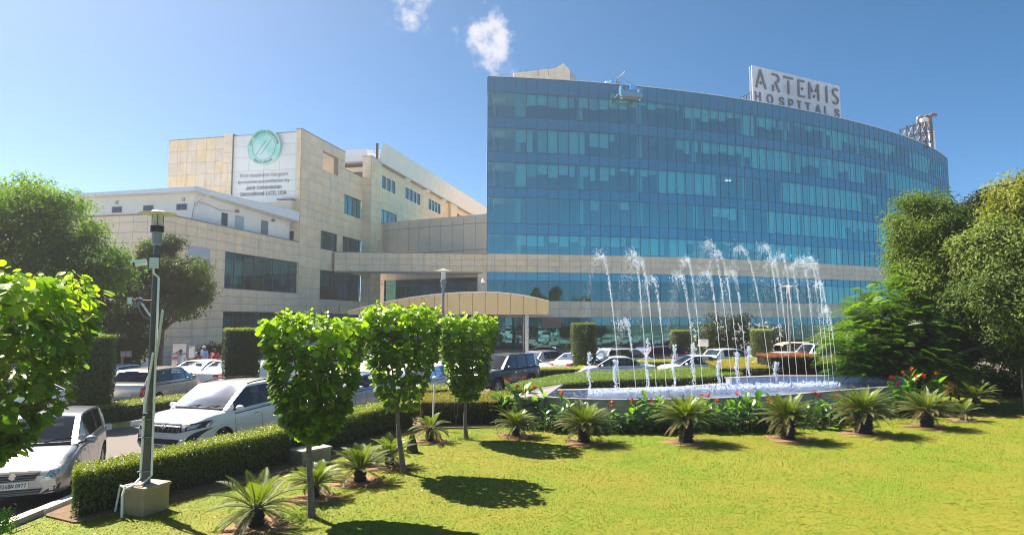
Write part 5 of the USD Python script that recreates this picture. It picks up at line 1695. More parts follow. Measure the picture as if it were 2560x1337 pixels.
SAGO = [((640, 1316), 30, .80, .28, .13, 'sago palm nearest to the viewer, beside the lamp post plinth'),
        ((788, 1245), 30, .60, .25, .08, 'small upright sago palm just behind the largest topiary trunk'),
        ((900, 1203), 38, .72, .24, .13, 'grey-green sago palm between the first and the second topiary tree'),
        ((973, 1165), 30, .62, .24, .11, 'fresh green sago palm touching the leaning topiary trunk'),
        ((1075, 1103), 18, .62, .34, .12, 'sparse drooping sago palm at the foot of the white pole'),
        ((1290, 1090), 40, .75, .28, .12, 'sago palm in front of the canna clump with dark red flowers'),
        ((1460, 1105), 72, .92, .42, .17, 'broad dark sago palm, first from the left before the fountain wall'),
        ((1715, 1105), 80, .95, .62, .20, 'tall bright topped sago palm, second before the fountain wall'),
        ((1970, 1098), 80, .93, .58, .20, 'sago palm on a thick trunk, third before the fountain wall'),
        ((2160, 1083), 92, 1.02, .62, .25, 'largest grey-green sago palm, fourth before the fountain wall'),
        ((2318, 1068), 66, .98, .48, .20, 'sago palm with swept low fronds in front of the orange canna clump'),
        ((2410, 1049), 16, .62, .22, .12, 'small yellowish sago palm near the right edge of the lawn'),
        ((2440, 1034), 46, .85, .52, .18, 'farthest sago palm, at the edge of the dark trees')]
for i, ((px, py), nf, L, hh, r, lab) in enumerate(SAGO):
    p = ground(px, py, LAWN_Z)
    sago(lab, p, nf, L, hh, r, i, young=.5 if i in (1, 3, 7) else .22, el0=1.35, el1=-.05 if i in (1, 3) else (-.45 if i in (0, 4) else .02), rz=i * 1.1, old=.3 if i in (4, 9, 10) else .12, dead=(3, 0, 2, 0, 5, 3, 8, 4, 9, 10, 7, 2, 4)[i])
p = ground(1030, 1130, LAWN_Z)
stp = Thing('palm_stump', 'small dark conical palm stump with a few leaflets on the lawn edge', 'stump', p)
stp.part('trunk', B().lathe(p, [(.13, -.05), (.15, .06), (.13, .14), (.14, .16), (.11, .25), (.07, .34), (.0, .38)], 14), M_STUB)
a = rng.uniform(0, 2 * math.pi, 260)
h = rng.random(260)
P = p + np.stack([np.cos(a) * .15 * (1.1 - h * .7), np.sin(a) * .15 * (1.1 - h * .7), h * .4], 1)
stp.part('scales', quad_leaves(P, np.stack([np.cos(a), np.sin(a), .3 + 0 * a], 1), np.tile([0, 0, 1.0], (260, 1)) + rng.normal(0, .4, (260, 3)), .09, .022), M_FROND, kind='stuff')

# tufts of longer grass at the trunks and edges, fallen leaves
n = 5200
ed = resample(np.array([(-7.2, 10.85), (-6.2, 12.2), (-5.35, 13.5), (-4.65, 15.1), (-4.05, 16.7), (-3.3, 18.6), (-2.5, 20.0), (-.2, 20.1)]), 80)
ed2 = resample(np.array([(.2, 19.6), (2.6, 19.15), (5.2, 19.3), (8, 19.8), (11.2, 21.3), (14.3, 22.7)]), 80)
i = rng.integers(0, 80, n)
q = np.where((rng.random(n) < .55)[:, None], ed[i], ed2[i]) + rng.normal(0, .14, (n, 2)) + [.1, 0]
tr_ = np.array([(-3.44, 11.19), (-2.40, 14.4), (-1.28, 18.23), (-5.9, 11.1)])
q[:1200] = tr_[rng.integers(0, 4, 1200)] + rng.normal(0, .16, (1200, 2))
a = rng.uniform(0, 2 * math.pi, n)
base = np.column_stack([q, lawn_h(q[:, 0], q[:, 1]) - .005])
h = rng.uniform(.03, .10, n)
dv = np.column_stack([np.cos(a), np.sin(a), 0 * a]) * .005
v = np.stack([base - dv, base + dv, base + np.column_stack([rng.normal(0, .03, (n, 2)), h])], 1).reshape(-1, 3)
single('grass_tufts', (v, np.arange(3 * n).reshape(-1, 3)), M_BLADE, 'longer uncut grass along the edges of the lawn and round the trunks', 'grass', kind='stuff')
n = 420
q = tr_[rng.integers(0, 4, n)] + rng.normal(0, 1, (n, 2)) * rng.uniform(.3, 1.6, (n, 1))
ok = shapely.contains_xy(LP, q[:, 0], q[:, 1])
q = q[ok]
P = np.column_stack([q, lawn_h(q[:, 0], q[:, 1]) + .02])
single('fallen_leaves', quad_leaves(P, unit(rng.normal(0, .3, P.shape) + [0, 0, 1]), rng.normal(0, 1, P.shape), rng.uniform(.03, .075, len(P)), rng.uniform(.02, .05, len(P))), leafy('fallen_leaf', (.20, .10, .035), (.42, .30, .10), (1, .9, .5), tf=.15), 'dry fallen leaves scattered on the grass under the square trees', 'leaves', kind='stuff')

# ------------------------------------------------ cannas before the fountain wall
M_CANNA = leafy('canna_leaf', (.05, .13, .03), (.12, .24, .05), (1.0, 1.3, .4), tf=.4, rough=.35, spec=.55)
M_CANNA_Y = leafy('canna_leaf_young', (.14, .30, .03), (.26, .42, .05), (1.0, 1.2, .35), tf=.45, rough=.35)
M_CANNA_D = leafy('canna_leaf_dry', (.20, .15, .05), (.32, .25, .09), (1, .9, .5), tf=.3)
M_FL_OR = leafy('canna_orange', (.62, .07, .015), (.75, .16, .04), (1, .6, .4), tf=.35)
M_FL_RED = leafy('canna_red', (.32, .008, .012), (.50, .02, .02), (1, .4, .4), tf=.3)
M_STALK = plain('canna_stalk', (.10, .16, .05), .5)


def blade_leaf(p, d, nrm_, L, Wd, bend):
    """a broad pointed leaf, folded and arching"""
    t = np.linspace(0, 1, 7)
    wd = Wd * np.array([.18, .72, 1.0, .98, .78, .42, .02]) / 2
    d, nrm_ = unit(d), unit(nrm_ - (nrm_ * unit(d)).sum() * unit(d))
    s = np.cross(nrm_, d)
    mid = p + np.outer(t, d) * L - np.outer(t ** 2, [0, 0, 1.0]) * L * bend
    l = mid + s * wd[:, None] + nrm_ * wd[:, None] * .3
    r = mid - s * wd[:, None] + nrm_ * wd[:, None] * .3
    v = np.vstack([mid, l, r])
    f = []
    for i in range(6):
        f += [[i, i + 1, 7 + i + 1], [i, 7 + i + 1, 7 + i], [i, 14 + i, 14 + i + 1], [i, 14 + i + 1, i + 1]]
    return v, np.array(f)


def canna(label, loc, stems, hgt, seed, flowers, spread=.35, group='canna plants along the fountain wall'):
    g = np.random.default_rng(900 + seed)
    th = Thing('canna_plant', label, 'plant', loc, group=group)
    nleaf = 0
    for s in range(stems):
        b0 = np.array([g.normal(0, spread), g.normal(0, spread * .45), 0])
        h = hgt * g.uniform(.75, 1.1)
        tip = b0 + [g.normal(0, .06), g.normal(0, .06), h]
        th.part('stalk', B().tube([b0 - [0, 0, .1], (b0 + tip) / 2 + g.normal(0, .02, 3), tip], [.013, .010, .006], 5), M_STALK, world=False)
        for k in range(int(g.integers(5, 8))):
            z = .18 + .8 * k / 7
            a = k * 2.5 + g.normal(0, .4) + s
            el = .35 + .75 * k / 7 + g.normal(0, .15)
            d = np.array([math.cos(a) * math.cos(el), math.sin(a) * math.cos(el), math.sin(el)])
            nn = np.array([-math.cos(a) * math.sin(el), -math.sin(a) * math.sin(el), math.cos(el)])
            v, f = blade_leaf(b0 + (tip - b0) * z, d, nn, g.uniform(.30, .46) * hgt, g.uniform(.13, .19) * hgt, g.uniform(.1, .6))
            m = M_CANNA_Y if k >= 4 and g.random() < .6 else (M_CANNA_D if k < 1 and g.random() < .25 else M_CANNA)
            th.part('leaf', (v, f), m, world=False)
        if s < flowers[0]:
            n = 16
            c = tip + [0, 0, .10]
            th.part('flower_stem', B().tube([tip, c], [.006, .005], 4), M_STALK, world=False)
            pp = c + g.normal(0, .022, (n, 3)) * [1, 1, 1.4]
            nn = unit(g.normal(0, 1, (n, 3)) + [0, 0, .3])
            th.part('flower', quad_leaves(pp, nn, unit(g.normal(0, 1, (n, 3)) + [0, 0, .6]), g.uniform(.06, .10, n), g.uniform(.04, .065, n), fold=.2), flowers[1], world=False)
    return th


CAN = [(1270, 1062, 5, 1.25, (3, M_FL_RED), 'canna clump with dark red flowers beside the yellow hedge'),
       (1325, 1066, 5, 1.15, (2, M_FL_RED), 'canna clump with red flowers under the tilted fountain ledge'),
       (1395, 1076, 4, 1.0, (1, M_FL_OR), 'canna with one low orange flower by the left end of the fountain wall'),
       (1452, 1079, 3, .95, (0, M_FL_OR), 'flowerless canna behind the first dark sago palm'),
       (1545, 1080, 4, .82, (1, M_FL_OR), 'low canna with one orange flower on the bare stretch of fountain wall'),
       (1610, 1080, 5, 1.08, (2, M_FL_OR), 'canna with two orange flowers just left of the bright topped sago palm'),
       (1672, 1080, 4, .9, (0, M_FL_OR), 'dark canna hidden behind the bright topped sago palm'),
       (1770, 1079, 4, 1.05, (3, M_FL_OR), 'canna with three orange flowers right of the bright topped sago palm'),
       (1828, 1079, 5, .95, (0, M_FL_OR), 'broad leaved flowerless canna in the middle of the bed'),
       (1872, 1078, 5, 1.1, (1, M_FL_OR), 'tall canna with pale leaves left of the third sago palm'),
       (1925, 1076, 4, 1.05, (2, M_FL_OR), 'canna with orange flowers above the third sago palm'),
       (2030, 1070, 5, .95, (1, M_FL_RED), 'canna right of the third sago palm'),
       (2075, 1064, 5, .95, (2, M_FL_OR), 'canna with two small orange flowers before the fourth sago palm'),
       (2120, 1058, 4, .85, (0, M_FL_OR), 'dark canna behind the fourth sago palm'),
       (2232, 1040, 6, 1.15, (3, M_FL_OR), 'canna with double orange flower heads at the right end of the fountain'),
       (2285, 1034, 7, 1.35, (4, M_FL_OR), 'largest canna clump with bright orange flowers and broad leaves'),
       (2335, 1030, 5, 1.25, (1, M_FL_OR), 'canna at the right of the largest clump'),
       (2385, 1026, 4, .85, (1, M_FL_RED), 'last canna on the right, with one red flower')]
for i, (px, py, st, hh, fl, lab) in enumerate(CAN):
    p = ground(px, py, LAWN_Z)
    canna(lab, p, st + 2, hh, i, fl, spread=.26)
# low dark ground cover at the foot of the wall
n = 9000
u = rng.random(n)
bl = resample(np.array([(.2, 19.9), (2.6, 19.3), (5.2, 19.45), (8, 20.0), (11.2, 21.6), (14.3, 23.0)]), 60)
i = np.clip((u * 59).astype(int), 0, 58)
q = bl[i] + (bl[i + 1] - bl[i]) * (u * 59 - i)[:, None]
P = np.column_stack([q + rng.normal(0, .16, (n, 2)), LAWN_Z + np.abs(rng.normal(0, .17, n))])
single('ground_cover', quad_leaves(P, unit(rng.normal(0, .6, P.shape) + [0, 0, 1]), rng.normal(0, 1, P.shape), rng.uniform(.06, .14, n), rng.uniform(.03, .05, n)), M_HEDGE, 'dark low foliage at the foot of the fountain wall', 'ground cover', kind='stuff')

# ------------------------------------------------ large trees


def crown(P0, R, n, g, clump=.35, per=28, flat=1.0, gap=.25, seed=0, shell=.75):
    """points for leaves: twigs spread through an ellipsoid, leaves spread round each twig; returns points and outward directions"""
    m = max(1, n // per)
    d = unit(g.normal(0, 1, (m * 2, 3)))
    rad = np.where(g.random(m * 2) < shell, 1 - np.abs(g.normal(0, .13, m * 2)), g.random(m * 2) ** .5)
    rad = np.where(g.random(m * 2) < .10, g.uniform(1.0, 1.28, m * 2), rad)
    c = P0 + d * rad[:, None] * R
    nz = meshkit.fbm(c / (np.mean(R) * .38) + seed * 3.1, 2, seed)
    c = c + d * ((nz - .45) * 1.0)[:, None] * R
    k = g.random(m * 2) < np.clip((nz - gap) * 4, 0, 1)
    c, d = c[k][:m], d[k][:m]
    pts = np.repeat(c, per, 0) + g.normal(0, clump, (len(c) * per, 3)) * [1, 1, .55 * flat]
    dd = unit(pts - np.repeat(c, per, 0) + 1e-6)
    return pts, unit(np.repeat(d, per, 0) * .45 + dd * .8)


def big_tree(name, label, base, clumps, n, L, Wd, mt, trunk_r=.16, seed=0, clump=.3, per=24, droop=.0, gap=.25, group=None, upn=.9, forks=None, cat='tree', extra=None):
    g = np.random.default_rng(2000 + seed)
    th = Thing(name, label, cat, base, group=group)
    base = np.asarray(base, float)
    C = np.array([c[0] for c in clumps])
    mid = C.mean(0)
    fork = base + (mid - base) * (forks or .4)
    fork[2] = base[2] + (C[:, 2].min() - base[2]) * .6 + .3
    th.part('trunk', B().tube([base - [0, 0, .1], base + (fork - base) * .5 + g.normal(0, .05, 3), fork], [trunk_r * 1.2, trunk_r, trunk_r * .8], 10), M_BARKD, smooth=40)
    vol = np.array([np.prod(c[1]) ** (2 / 3) for c in clumps])
    for i, (c, R) in enumerate(clumps):
        m = (fork + c) / 2 + g.normal(0, .15, 3)
        th.part('limb', B().tube([fork, m, c, c + [0, 0, R[2] * .6]], [trunk_r * .55, trunk_r * .38, trunk_r * .18, .01], 6), M_BARKD)
        for _ in range(5):
            e = c + unit(g.normal(0, 1, 3)) * R * .85
            th.part('branch', B().tube([m, (m + e) / 2 + g.normal(0, .1, 3), e], [trunk_r * .2, trunk_r * .12, .008], 5), M_BARKD)
        k = int(n * vol[i] / vol.sum())
        R = np.asarray(R, float)
        sub = [(c, R * .72, .35)]
        for _ in range(8):
            dv_ = unit(g.normal(0, 1, 3) + [0, -.25, .35])
            sub.append((c + dv_ * R * g.uniform(.62, .92), R * g.uniform(.28, .50), 1.0))
        wt = np.array([q[2] * np.prod(q[1]) ** (2 / 3) for q in sub])
        PD = [crown(q[0], q[1], int(k * a_ / wt.sum()) + per, g, clump=clump * .8, per=per, gap=gap, seed=seed * 13 + i * 9 + j) for j, (q, a_) in enumerate(zip(sub, wt))]
        P, d = np.vstack([q[0] for q in PD]), np.vstack([q[1] for q in PD])
        N = unit(d * .9 + [0, 0, upn * .55] + g.normal(0, .35, P.shape))
        T = unit(d * .8 + g.normal(0, .6, P.shape) + [0, 0, -droop])
        Ls = L * g.uniform(.65, 1.3, len(P))
        th.part('crown', quad_leaves(P, N, T, Ls, Ls * Wd), mt if not isinstance(mt, (list, tuple)) else mt[i % len(mt)], kind='stuff')
    return th


def CL(px, py, dep, rx, ry, rd=None):
    """an ellipsoid of foliage given by where it shows and how far away it stands"""
    c = at(px, py, dep)
    return (c, np.array([rx / FPX * dep, (rd if rd else (rx + ry) / 2) / FPX * dep, ry / FPX * dep]))


M_T_LIGHT = leafy('tree_light', (.12, .18, .028), (.28, .35, .06), (1.0, 1.15, .4), spec=.15, rough=.6, tf=.45)
M_T_OLIVE = leafy('tree_olive', (.085, .14, .03), (.22, .29, .06), (1.0, 1.0, .5), spec=.15, rough=.6, tf=.35)
M_T_OLIVE2 = leafy('tree_olive_sunlit', (.115, .155, .03), (.28, .31, .055), (1.0, 1.0, .45), spec=.15, rough=.6, tf=.38)  # lighter copy: sunlight on the upper boughs put into the colour
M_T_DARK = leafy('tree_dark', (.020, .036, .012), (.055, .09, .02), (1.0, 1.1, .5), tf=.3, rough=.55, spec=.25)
M_T_FEATHER = leafy('tree_feather', (.065, .13, .022), (.16, .27, .045), (1.0, 1.25, .35), spec=.15, rough=.6, tf=.45)
M_T_FEATHER2 = leafy('tree_feather_sun', (.11, .20, .028), (.26, .38, .05), (1.0, 1.2, .35), spec=.15, rough=.6, tf=.45)
M_T_FICUS = leafy('tree_ficus', (.05, .085, .02), (.14, .19, .04), (1.0, 1.15, .45), tf=.38, rough=.55, spec=.25)
TG = 'trees at the right edge of the garden'
big_tree('tree', 'light green leafy tree overlapping the right end of the glass tower', ground(2330, 935, 0) * [1, 1, 0], [CL(2330, 545, 28, 72, 70), CL(2275, 600, 27.5, 62, 75), CL(2390, 600, 28, 80, 85), CL(2300, 690, 27, 75, 70), CL(2400, 720, 28, 85, 70), CL(2262, 660, 28, 35, 60), CL(2360, 790, 28, 95, 60)],
         46000, .17, .40, M_T_LIGHT, .17, seed=1, clump=.28, per=32, gap=.2, droop=.7, group=TG)
big_tree('tree', 'olive leaved tree with sunlit boughs painted gold, filling the right edge of the picture', (20.6, 25.5, 0), [CL(2535, 520, 24, 75, 75), CL(2490, 620, 23.5, 75, 75), CL(2560, 680, 23, 95, 80), CL(2480, 730, 23, 75, 65), CL(2555, 790, 22.5, 85, 65), CL(2430, 660, 24.5, 55, 60), CL(2620, 600, 23.5, 80, 120), CL(2620, 740, 22.5, 80, 90)],
         56000, .15, .48, [M_T_OLIVE2, M_T_OLIVE, M_T_OLIVE, M_T_OLIVE, M_T_OLIVE, M_T_OLIVE2, M_T_OLIVE, M_T_OLIVE], .2, seed=2, clump=.26, per=36, gap=.2, group=TG)
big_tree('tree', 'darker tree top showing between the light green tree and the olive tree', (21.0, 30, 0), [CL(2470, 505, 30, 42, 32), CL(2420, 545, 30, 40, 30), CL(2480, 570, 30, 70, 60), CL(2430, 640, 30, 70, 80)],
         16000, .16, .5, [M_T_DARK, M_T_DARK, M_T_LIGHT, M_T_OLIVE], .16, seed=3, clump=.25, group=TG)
big_tree('tree', 'dense tree with low olive boughs above the dark hollow at the right', (15.2, 24.8, 0), [CL(2400, 770, 25, 65, 50), CL(2450, 830, 25, 70, 55), CL(2520, 860, 24, 80, 45), CL(2360, 740, 26, 60, 50)],
         24000, .15, .5, [M_T_OLIVE, M_T_FICUS, M_T_OLIVE, M_T_LIGHT], .15, seed=4, clump=.22, group=TG)
for i, (px, py, dep, rx, ry) in enumerate([(2420, 930, 29, 60, 65), (2500, 930, 30, 70, 75), (2580, 920, 29, 70, 85), (2360, 940, 31, 60, 50), (2280, 935, 33, 70, 45), (2190, 930, 34, 60, 40), (2640, 900, 28, 70, 110)]):
    c = at(px, py, dep)
    lab = ['dark bush in the deep shade behind the farthest sago palm', 'dark bush second from the right edge under the olive tree', 'dark bush under the olive tree at the picture edge', 'dark bush behind the last canna', 'shaded bush under the feathery shrub', 'shaded bush at the left foot of the feathery shrub', 'dark bush just outside the right edge'][i]
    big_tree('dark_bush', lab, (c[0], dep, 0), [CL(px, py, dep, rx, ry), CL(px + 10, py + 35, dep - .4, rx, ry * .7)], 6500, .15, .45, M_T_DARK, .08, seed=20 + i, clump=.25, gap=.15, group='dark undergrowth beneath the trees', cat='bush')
# hedge of dark trees behind that closes the view
for i, (x, y) in enumerate([(20.5, 37), (23.5, 35), (27.5, 32.5), (31, 29)]):
    c = np.array([x, y, 2.4 if i else 1.5])
    big_tree('screen_tree', ['dense dark tree behind the feathery shrub', 'dense dark tree in the back of the hollow', 'dense dark tree behind the olive tree', 'dense dark tree beyond the right edge', 'dense dark tree left of the hollow, beyond the fountain'][i], (x, y, 0),
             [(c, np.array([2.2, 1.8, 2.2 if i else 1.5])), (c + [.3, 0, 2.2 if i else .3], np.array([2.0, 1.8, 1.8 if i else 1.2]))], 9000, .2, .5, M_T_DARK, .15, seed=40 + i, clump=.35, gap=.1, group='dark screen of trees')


# feathery shrub with flat sprays of paired leaflets
def sprays(P, D, Ls, g, pairs=9, wid=.30):
    """flat compound leaves: a rib with leaflet pairs"""
    V, Fs, off = [], [], 0
    n = len(P)
    D = unit(D)
    N = unit(np.array([0, 0, 1.0]) + g.normal(0, .25, (n, 3)))
    S = unit(np.cross(N, D))
    N = np.cross(D, S)
    for k in range(pairs):
        t = .12 + .85 * k / (pairs - 1)
        p = P + D * (Ls * t)[:, None] - np.array([0, 0, 1.0]) * (Ls * .35 * t ** 2)[:, None]
        l = Ls * wid * math.sin(math.pi * (.15 + .8 * t)) ** .8
        for s in (1, -1):
            v, f = quad_leaves(p, N, S * s + D * .45 - [0, 0, .25], l, l * .38, fold=.05)
            V.append(v)
            Fs.append(f + off)
            off += len(v)
    return np.vstack(V), np.vstack(Fs)


g = np.random.default_rng(77)
fsb = ground(2300, 955, 0)
fs_ = Thing('feathery_shrub', 'spreading bright green shrub with feathery layered leaves behind the fountain', 'shrub', (13.9, 27.2, 0))
root = np.array([14.9, 27.0, 0])
fcl = [CL(2170, 850, 26, 85, 45), CL(2250, 810, 26, 85, 55), CL(2330, 830, 26, 90, 60), CL(2150, 905, 25.5, 70, 35), CL(2250, 890, 25.2, 90, 45), CL(2350, 900, 25.5, 90, 45), CL(2230, 730, 27, 70, 26), CL(2290, 690, 27.5, 50, 22), CL(2400, 880, 25.8, 80, 50), CL(2200, 780, 26.5, 70, 30)]
M_SPRAY_L = leafy('shrub_feather', (.075, .15, .022), (.175, .285, .045), (1.0, 1.2, .35), tf=.45)
M_SPRAY_D = leafy('shrub_feather_low', (.05, .13, .018), (.12, .26, .03), (1.0, 1.25, .3), tf=.45)
fork = root + [0, 0, 1.0]
fs_.part('trunk', B().tube([root - [0, 0, .1], root + [.1, 0, .5], fork], [.13, .11, .09], 9), M_BARKD)
for i, (c, R) in enumerate(fcl):
    m_ = (fork + c) / 2 + [0, 0, .35]
    fs_.part('limb', B().tube([fork, m_, c], [.06, .04, .012], 6), M_BARKD)
    k = 130 if i not in (6, 7) else 60
    P, d = crown(c, R, k * 3, g, clump=.18, per=3, gap=.1, seed=i)
    D = unit(d * [1, 1, .25] + (c - fork) * [.25, .25, 0] + g.normal(0, .25, P.shape) + [0, 0, .12])
    fs_.part('sprays', sprays(P, D, g.uniform(.45, .8, len(P)), g), M_SPRAY_L if c[2] > 2.0 else M_SPRAY_D, kind='stuff')
fs_.part('bare_branch', B().tube([at(2290, 800, 26.3), at(2278, 745, 26.2), at(2274, 720, 26.2), at(2262, 713, 26.2)], [.03, .025, .02, .008], 6), M_BARK)

LG = 'trees on the left before the low wing'
big_tree('tree', 'large feathery green tree at the left edge before the white roof house', (-27.5, 31, 0), [CL(50, 520, 30, 95, 60), CL(150, 560, 30.5, 95, 75), CL(235, 650, 30, 85, 60), CL(60, 640, 29, 120, 90), CL(170, 700, 29, 110, 80), CL(280, 690, 30, 55, 55), CL(-60, 600, 29, 100, 140), CL(110, 790, 29, 130, 60)],
         80000, .19, .38, [M_T_FEATHER2, M_T_FEATHER2, M_T_FEATHER, M_T_FEATHER, M_T_FEATHER, M_T_FEATHER, M_T_FEATHER, M_T_DARK], .22, seed=60, clump=.30, per=34, droop=.45, gap=.12, group=LG)
big_tree('tree', 'dark broadleaf tree with drooping boughs behind the lamp post', (-20.5, 37.5, 0), [CL(385, 640, 38, 42, 38), CL(350, 700, 38, 60, 50), CL(430, 690, 37, 60, 45), CL(490, 700, 37, 42, 50), CL(460, 765, 36.5, 55, 40), CL(370, 770, 37.5, 75, 45), CL(420, 620, 38, 30, 25)],
         40000, .17, .46, M_T_FICUS, .2, seed=61, clump=.26, per=30, droop=.6, gap=.2, group=LG)
big_tree('tree', 'low dark tree with pale glints under the feathery tree', (-23.5, 36.5, 0), [CL(300, 810, 37, 65, 45), CL(330, 850, 37.5, 50, 35), CL(220, 830, 37, 70, 50), CL(260, 880, 37, 80, 35), CL(150, 860, 36, 90, 55), CL(60, 870, 35, 90, 60)],
         20000, .22, .46, M_T_DARK, .15, seed=62, clump=.25, group=LG)
big_tree('frangipani_tree', 'dark leafy frangipani with white flowers before the glass ground floor', (17.5, 52, 0), [CL(1770, 840, 52, 50, 38), CL(1830, 830, 53, 55, 42), CL(1890, 850, 53, 45, 38), CL(1800, 870, 52, 60, 28), CL(1940, 860, 54, 40, 35)],
         13000, .26, .36, M_T_DARK, .15, seed=63, clump=.3)
m = 160
P = np.vstack([at(rng.uniform(1725, 1955), rng.uniform(805, 890), rng.uniform(50.5, 51.6))[None] for _ in range(m)])
single('frangipani_flowers', quad_leaves(np.repeat(P, 5, 0) + rng.normal(0, .05, (m * 5, 3)), rng.normal(0, .6, (m * 5, 3)) + [0, -1, .5], rng.normal(0, 1, (m * 5, 3)), .12, .09), plain('white_petal', (.75, .74, .68), .6), 'white flowers scattered over the frangipani', 'flowers', kind='stuff')
big_tree('shrub', 'low dark shrubs at the wall of the low wing behind the people', (-19, 47, 0), [CL(545, 885, 46, 45, 20), CL(590, 890, 47, 30, 18), CL(520, 900, 45, 40, 14)], 5000, .2, .3, M_T_DARK, .06, seed=64, clump=.25)
sago('leafy palm beside the tall topiary column, behind the silver saloon', ground(1410, 893, 0), 22, 1.6, .5, .16, 44, young=.8, el1=.0, group='palms in the car park', base_litter=False)
# bush cut off at the lower left corner
big_tree('low_bush', 'small leafy bush in the lower left corner of the picture', ground(-12, 1400, LAWN_Z), [CL(-5, 1330, 8.6, 32, 50)], 700, .055, .55, M_CANNA_Y, .015, seed=65, clump=.05, per=10, cat='bush')
# trees behind the viewer, which the glass reflects
for i, (x, y, s) in enumerate([(-16, -16, 1.0), (-6, -20, 1.2), (5, -19, 1.0), (15, -17, 1.2), (26, -14, 1.1), (36, -8, 1.2), (-27, -10, 1.1), (46, 2, 1.2)]):
    c = np.array([x, y, 4.0 * s])
    big_tree('street_tree', ['tree behind the viewer at the far left', 'tree behind the viewer left of the middle', 'tree straight behind the viewer', 'tree behind the viewer right of the middle', 'tree behind the viewer to the right', 'tree behind the viewer at the far right', 'tree behind the viewer beyond the left', 'tree behind the viewer beyond the right'][i], (x, y, 0),
             [(c, np.array([3.2, 3.0, 2.4]) * s), (c + [1.5, 0, 1.6], np.array([2.6, 2.4, 1.9]) * s)], 5000, .4, .5, M_T_FEATHER, .2, seed=70 + i, clump=.5, gap=.1)
# ---------------------------------------------------------------- vehicles
import manifold3d as mf
rng = np.random.default_rng(15)
M_CGLASS = pane('car_glass', (.26, .30, .31), (.70, .76, .82), .04, rough=.03, blend=.14)
M_CGLASS_D = pane('car_glass_dark', (.10, .12, .12), (.70, .76, .82), .03, rough=.03, blend=.14)
M_CHROME = plain('chrome', (.75, .76, .78), .12, metal=1.0)
M_PLASTIC = plain('black_plastic', (.022, .022, .024), .45)
M_CABIN = plain('cabin_grey', (.05, .05, .052), .8)
M_SEAT = plain('seat_cloth', (.13, .12, .11), .9)
M_TYRE = plain('tyre', (.022, .022, .022), .8)
M_RIMALU = plain('wheel_rim', (.50, .51, .52), .3, metal=.8)
M_LAMP = mat('lamp_lens', {'n': ('voronoi_texture', dict(scale=16.0)), 'g': ('geometry', {}), 'r': ('rgb_ramp', dict(ramp=[(.1, (.75, .78, .80)), (.45, (.32, .34, .36)), (.8, (.60, .62, .64))])), 'p': ('principled_bsdf', dict(roughness=.1, metallic=.1, coat_weight=1.0))},
             [('g.position', 'n.vector'), ('n.distance', 'r.fac'), ('r.color', 'p.base_color')])
M_TAIL = plain('tail_lens', (.50, .02, .02), .12, coat=1.0)
M_PLATE = plain('number_plate', (.78, .77, .72), .5)
M_PLATETXT = plain('plate_black', (.02, .02, .02), .6)


def paint(name, c, metal=.0, rough=.28):
    return mat(name, {'p': ('principled_bsdf', dict(base_color=c, metallic=metal, roughness=rough, coat_weight=1.0, coat_roughness=.04))})


P_WHITE = paint('paint_white', (.80, .80, .79))
P_PEARL = paint('paint_pearl', (.80, .80, .76))
P_SILVER = paint('paint_silver', (.33, .34, .36), .65, .32)
P_BEIGE = paint('paint_beige', (.50, .46, .40), .45, .35)
P_GREY = paint('paint_grey', (.045, .048, .050), .3, .35)
P_BLACK = paint('paint_black', (.015, .016, .02))
P_MAROON = paint('paint_maroon', (.09, .012, .018), .2)
P_BLUEGREY = paint('paint_bluegrey', (.34, .38, .46), .6, .3)


def ray_hit(V, F, o, d):
    """first hits of rays on a mesh; o, d: (n, 3)"""
    a, b, c = V[F[:, 0]], V[F[:, 1]], V[F[:, 2]]
    e1, e2 = b - a, c - a
    out = np.full(len(o), np.inf)
    for i in range(len(o)):
        p = np.cross(d[i], e2)
        det = (e1 * p).sum(1)
        ok = np.abs(det) > 1e-12
        inv = np.where(ok, 1 / np.where(ok, det, 1), 0)
        s = o[i] - a
        u = (s * p).sum(1) * inv
        q = np.cross(s, e1)
        v = (q @ d[i]) * inv
        t = (e2 * q).sum(1) * inv
        h = ok & (u >= -1e-6) & (v >= -1e-6) & (u + v <= 1 + 1e-6) & (t > 1e-6)
        if h.any():
            out[i] = t[h].min()
    return out


KIND = {
    'hatch': dict(L=3.85, W=1.695, H=1.53, wb=2.43, r=.305, sill=.22, belt=(.94, 1.03), cowl=(.98, 1.0), rf=(.12, 1.49), rr=(-1.38, 1.47), rb=(-1.80, 1.06), nose=.72, tail=.98, fo=.80),
    'suv': dict(L=4.585, W=1.89, H=1.785, wb=2.70, r=.37, sill=.30, belt=(1.12, 1.22), cowl=(1.22, 1.17), rf=(.42, 1.73), rr=(-1.80, 1.70), rb=(-2.18, 1.20), nose=1.01, tail=1.10, fo=.93),
    'offroad': dict(L=4.70, W=1.84, H=1.83, wb=2.75, r=.40, sill=.36, belt=(1.14, 1.20), cowl=(1.02, 1.17), rf=(.35, 1.78), rr=(-1.85, 1.76), rb=(-2.25, 1.16), nose=1.02, tail=1.10, fo=.90),
    'sedan': dict(L=4.50, W=1.75, H=1.47, wb=2.60, r=.315, sill=.22, belt=(.92, .98), cowl=(1.02, .97), rf=(.25, 1.43), rr=(-.80, 1.42), rb=(-1.58, 1.03), nose=.68, tail=1.00, fo=.85),
    'mpv': dict(L=4.10, W=1.66, H=1.62, wb=2.60, r=.305, sill=.22, belt=(.96, 1.02), cowl=(1.15, 1.02), rf=(.42, 1.57), rr=(-1.62, 1.57), rb=(-1.98, 1.02), nose=.78, tail=1.00, fo=.75),
    'van': dict(L=3.9, W=1.60, H=1.80, wb=2.35, r=.29, sill=.25, belt=(1.05, 1.08), cowl=(1.62, 1.05), rf=(1.05, 1.74), rr=(-1.70, 1.74), rb=(-1.90, 1.08), nose=.92, tail=1.05, fo=.65),
}


